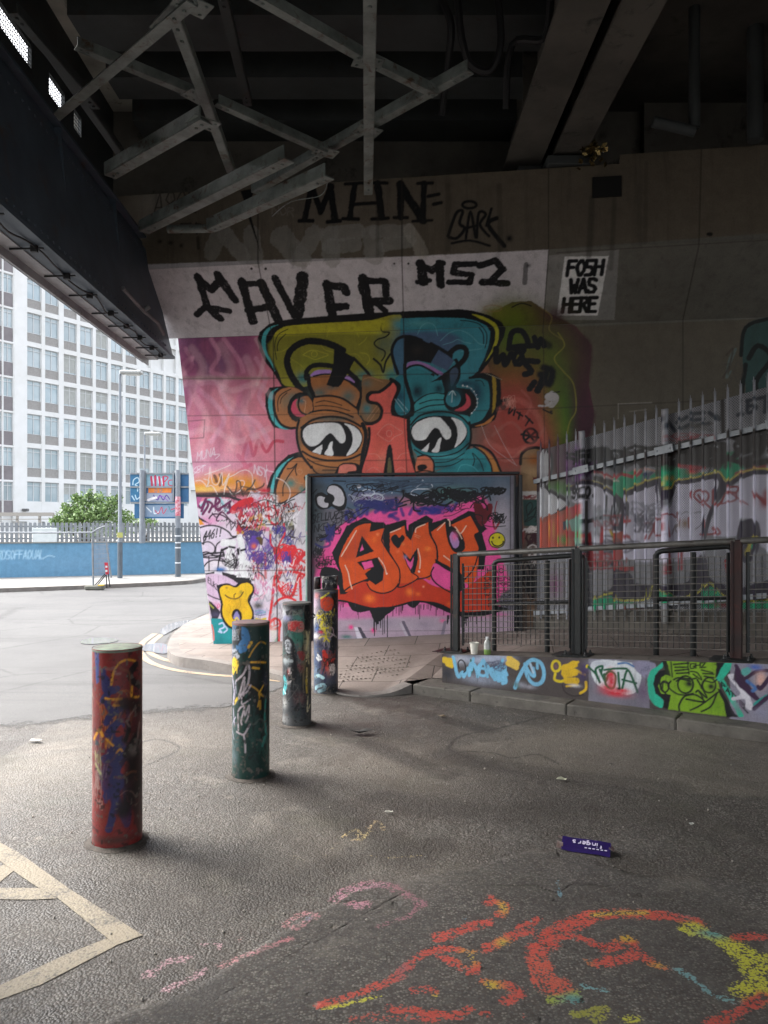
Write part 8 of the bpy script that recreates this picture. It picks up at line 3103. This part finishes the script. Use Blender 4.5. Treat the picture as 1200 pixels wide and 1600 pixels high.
# stair bay at the left edge
LB = [(71.25, .82), (70.32, .82), (69.0,.82), (68.07,.82)]
sf = MB(); yy = 60.0
for y_, w_ in sorted(LB):
    fbox(sf, yy, y_, 2, 37, 0, .30); yy = y_+w_
fbox(sf, yy, 72.148, 2, 37, 0, .30)
for f in range(NF+1):
    zb = z0+.05+FH*f
    for y_, w_ in LB: fbox(sf, y_, y_+w_, zb+1.75, zb+1.93, 0, .26)
sf.build('stair_bay_frame', M['white'], off)
def window(Ya, wY, zb, h, mats, parent):
    c = fpt(Ya, zb); w = wY/.848
    t = MB()
    A3 = (FD, FNn, V3)
    def bx(u, z, su, sz, d=.12): t.box(c+FD*u+V3*z+FNn*d, (su, .06, sz), A3)
    for u in (.03, w/2, w-.03): bx(u, h/2, .055, h)
    for z in (.03, h*.80, h-.03): bx(w/2, z, w, .05, .121)
    o = t.build('window', M['frame_white'], parent)
    g = MB(); g.box(c+FD*(w/2)+V3*(h/2)+FNn*.085, (w, .01, h), A3); po = g.build('pane', mats, o)
    return o, po
protow = None; rr = random.Random(2)
for f in range(NF):
    zb = z0+FH*f
    for k in range(min(NC, 11)):
        if k > 10 or (f >= 7 and k > 2) or (f == 6 and k > 4) or (f == 5 and k > 6) or (f==8): continue
        if protow is None: protow = window(Yk[k], dY, zb, WH, M['glass'], off); src = fpt(Yk[k], zb); w_ = protow[0]; pn_ = protow[1]
        else:
            w_ = protow[0].copy(); COL.objects.link(w_); w_.parent = off; w_.location = fpt(Yk[k], zb)-src
            pn_ = protow[1].copy(); COL.objects.link(pn_); pn_.parent = w_
        if (f, k) in ((4, 2), (3, 2), (3, 3), (3, 4), (2, 7), (2, 8), (2, 9), (1, 3)) or rr.random() < .22:
            bl = MB(); hh = WH*(.55 if rr.random() < .5 else .9); A3 = (FD, FNn, V3)
            bl.box(fpt(Yk[k], zb)+FD*(WW/2)+V3*(WH-hh/2-.02)+FNn*.10, (WW-.1, .012, hh), A3); bl.build('blind', M['blind'], off)
        if f:
            if 'spp' not in globals():
                sp_ = MB(); fbox(sp_, Yk[k]+.004, Yk[k]+dY-.004, zb-SH+.002, zb-.03, 0, .16); spp = sp_.build('spandrel', M['spandrel'], off); ssrc = fpt(Yk[k], zb)
            else:
                s2 = spp.copy(); COL.objects.link(s2); s2.parent = off; s2.location = fpt(Yk[k], zb)-ssrc
pw2 = None
for f in range(NF):
    zb = z0+.05+FH*f
    for y_, w_ in LB[:2]:
        if f > 7: continue
        if pw2 is None: pw2 = window(y_, w_, zb, 1.74, M['glass'], off); src2 = fpt(y_, zb); 
        else:
            a_ = pw2[0].copy(); COL.objects.link(a_); a_.parent = off; a_.location = fpt(y_, zb)-src2
            p2 = pw2[1].copy(); COL.objects.link(p2); p2.parent = a_
        if 'spd' not in globals():
            q = MB(); fbox(q, y_+.02, y_+w_-.02, zb-1.32, zb-.02, 0, .2); spd = q.build('spandrel', M['spandrel_dark'], off); sds = fpt(y_, zb)
        else:
            s2 = spd.copy(); COL.objects.link(s2); s2.parent = off; s2.location = fpt(y_, zb)-sds
q = MB(); fl_ = fpt(73.0, 3.1)+FNn*.5; q.box(fl_, (.5,.5,.25), None, .05); q.bar(fl_, fl_-FNn*.4, .08, .08); q.build('flood_light', simple('flood', '5a5a5a', None, .5), off)
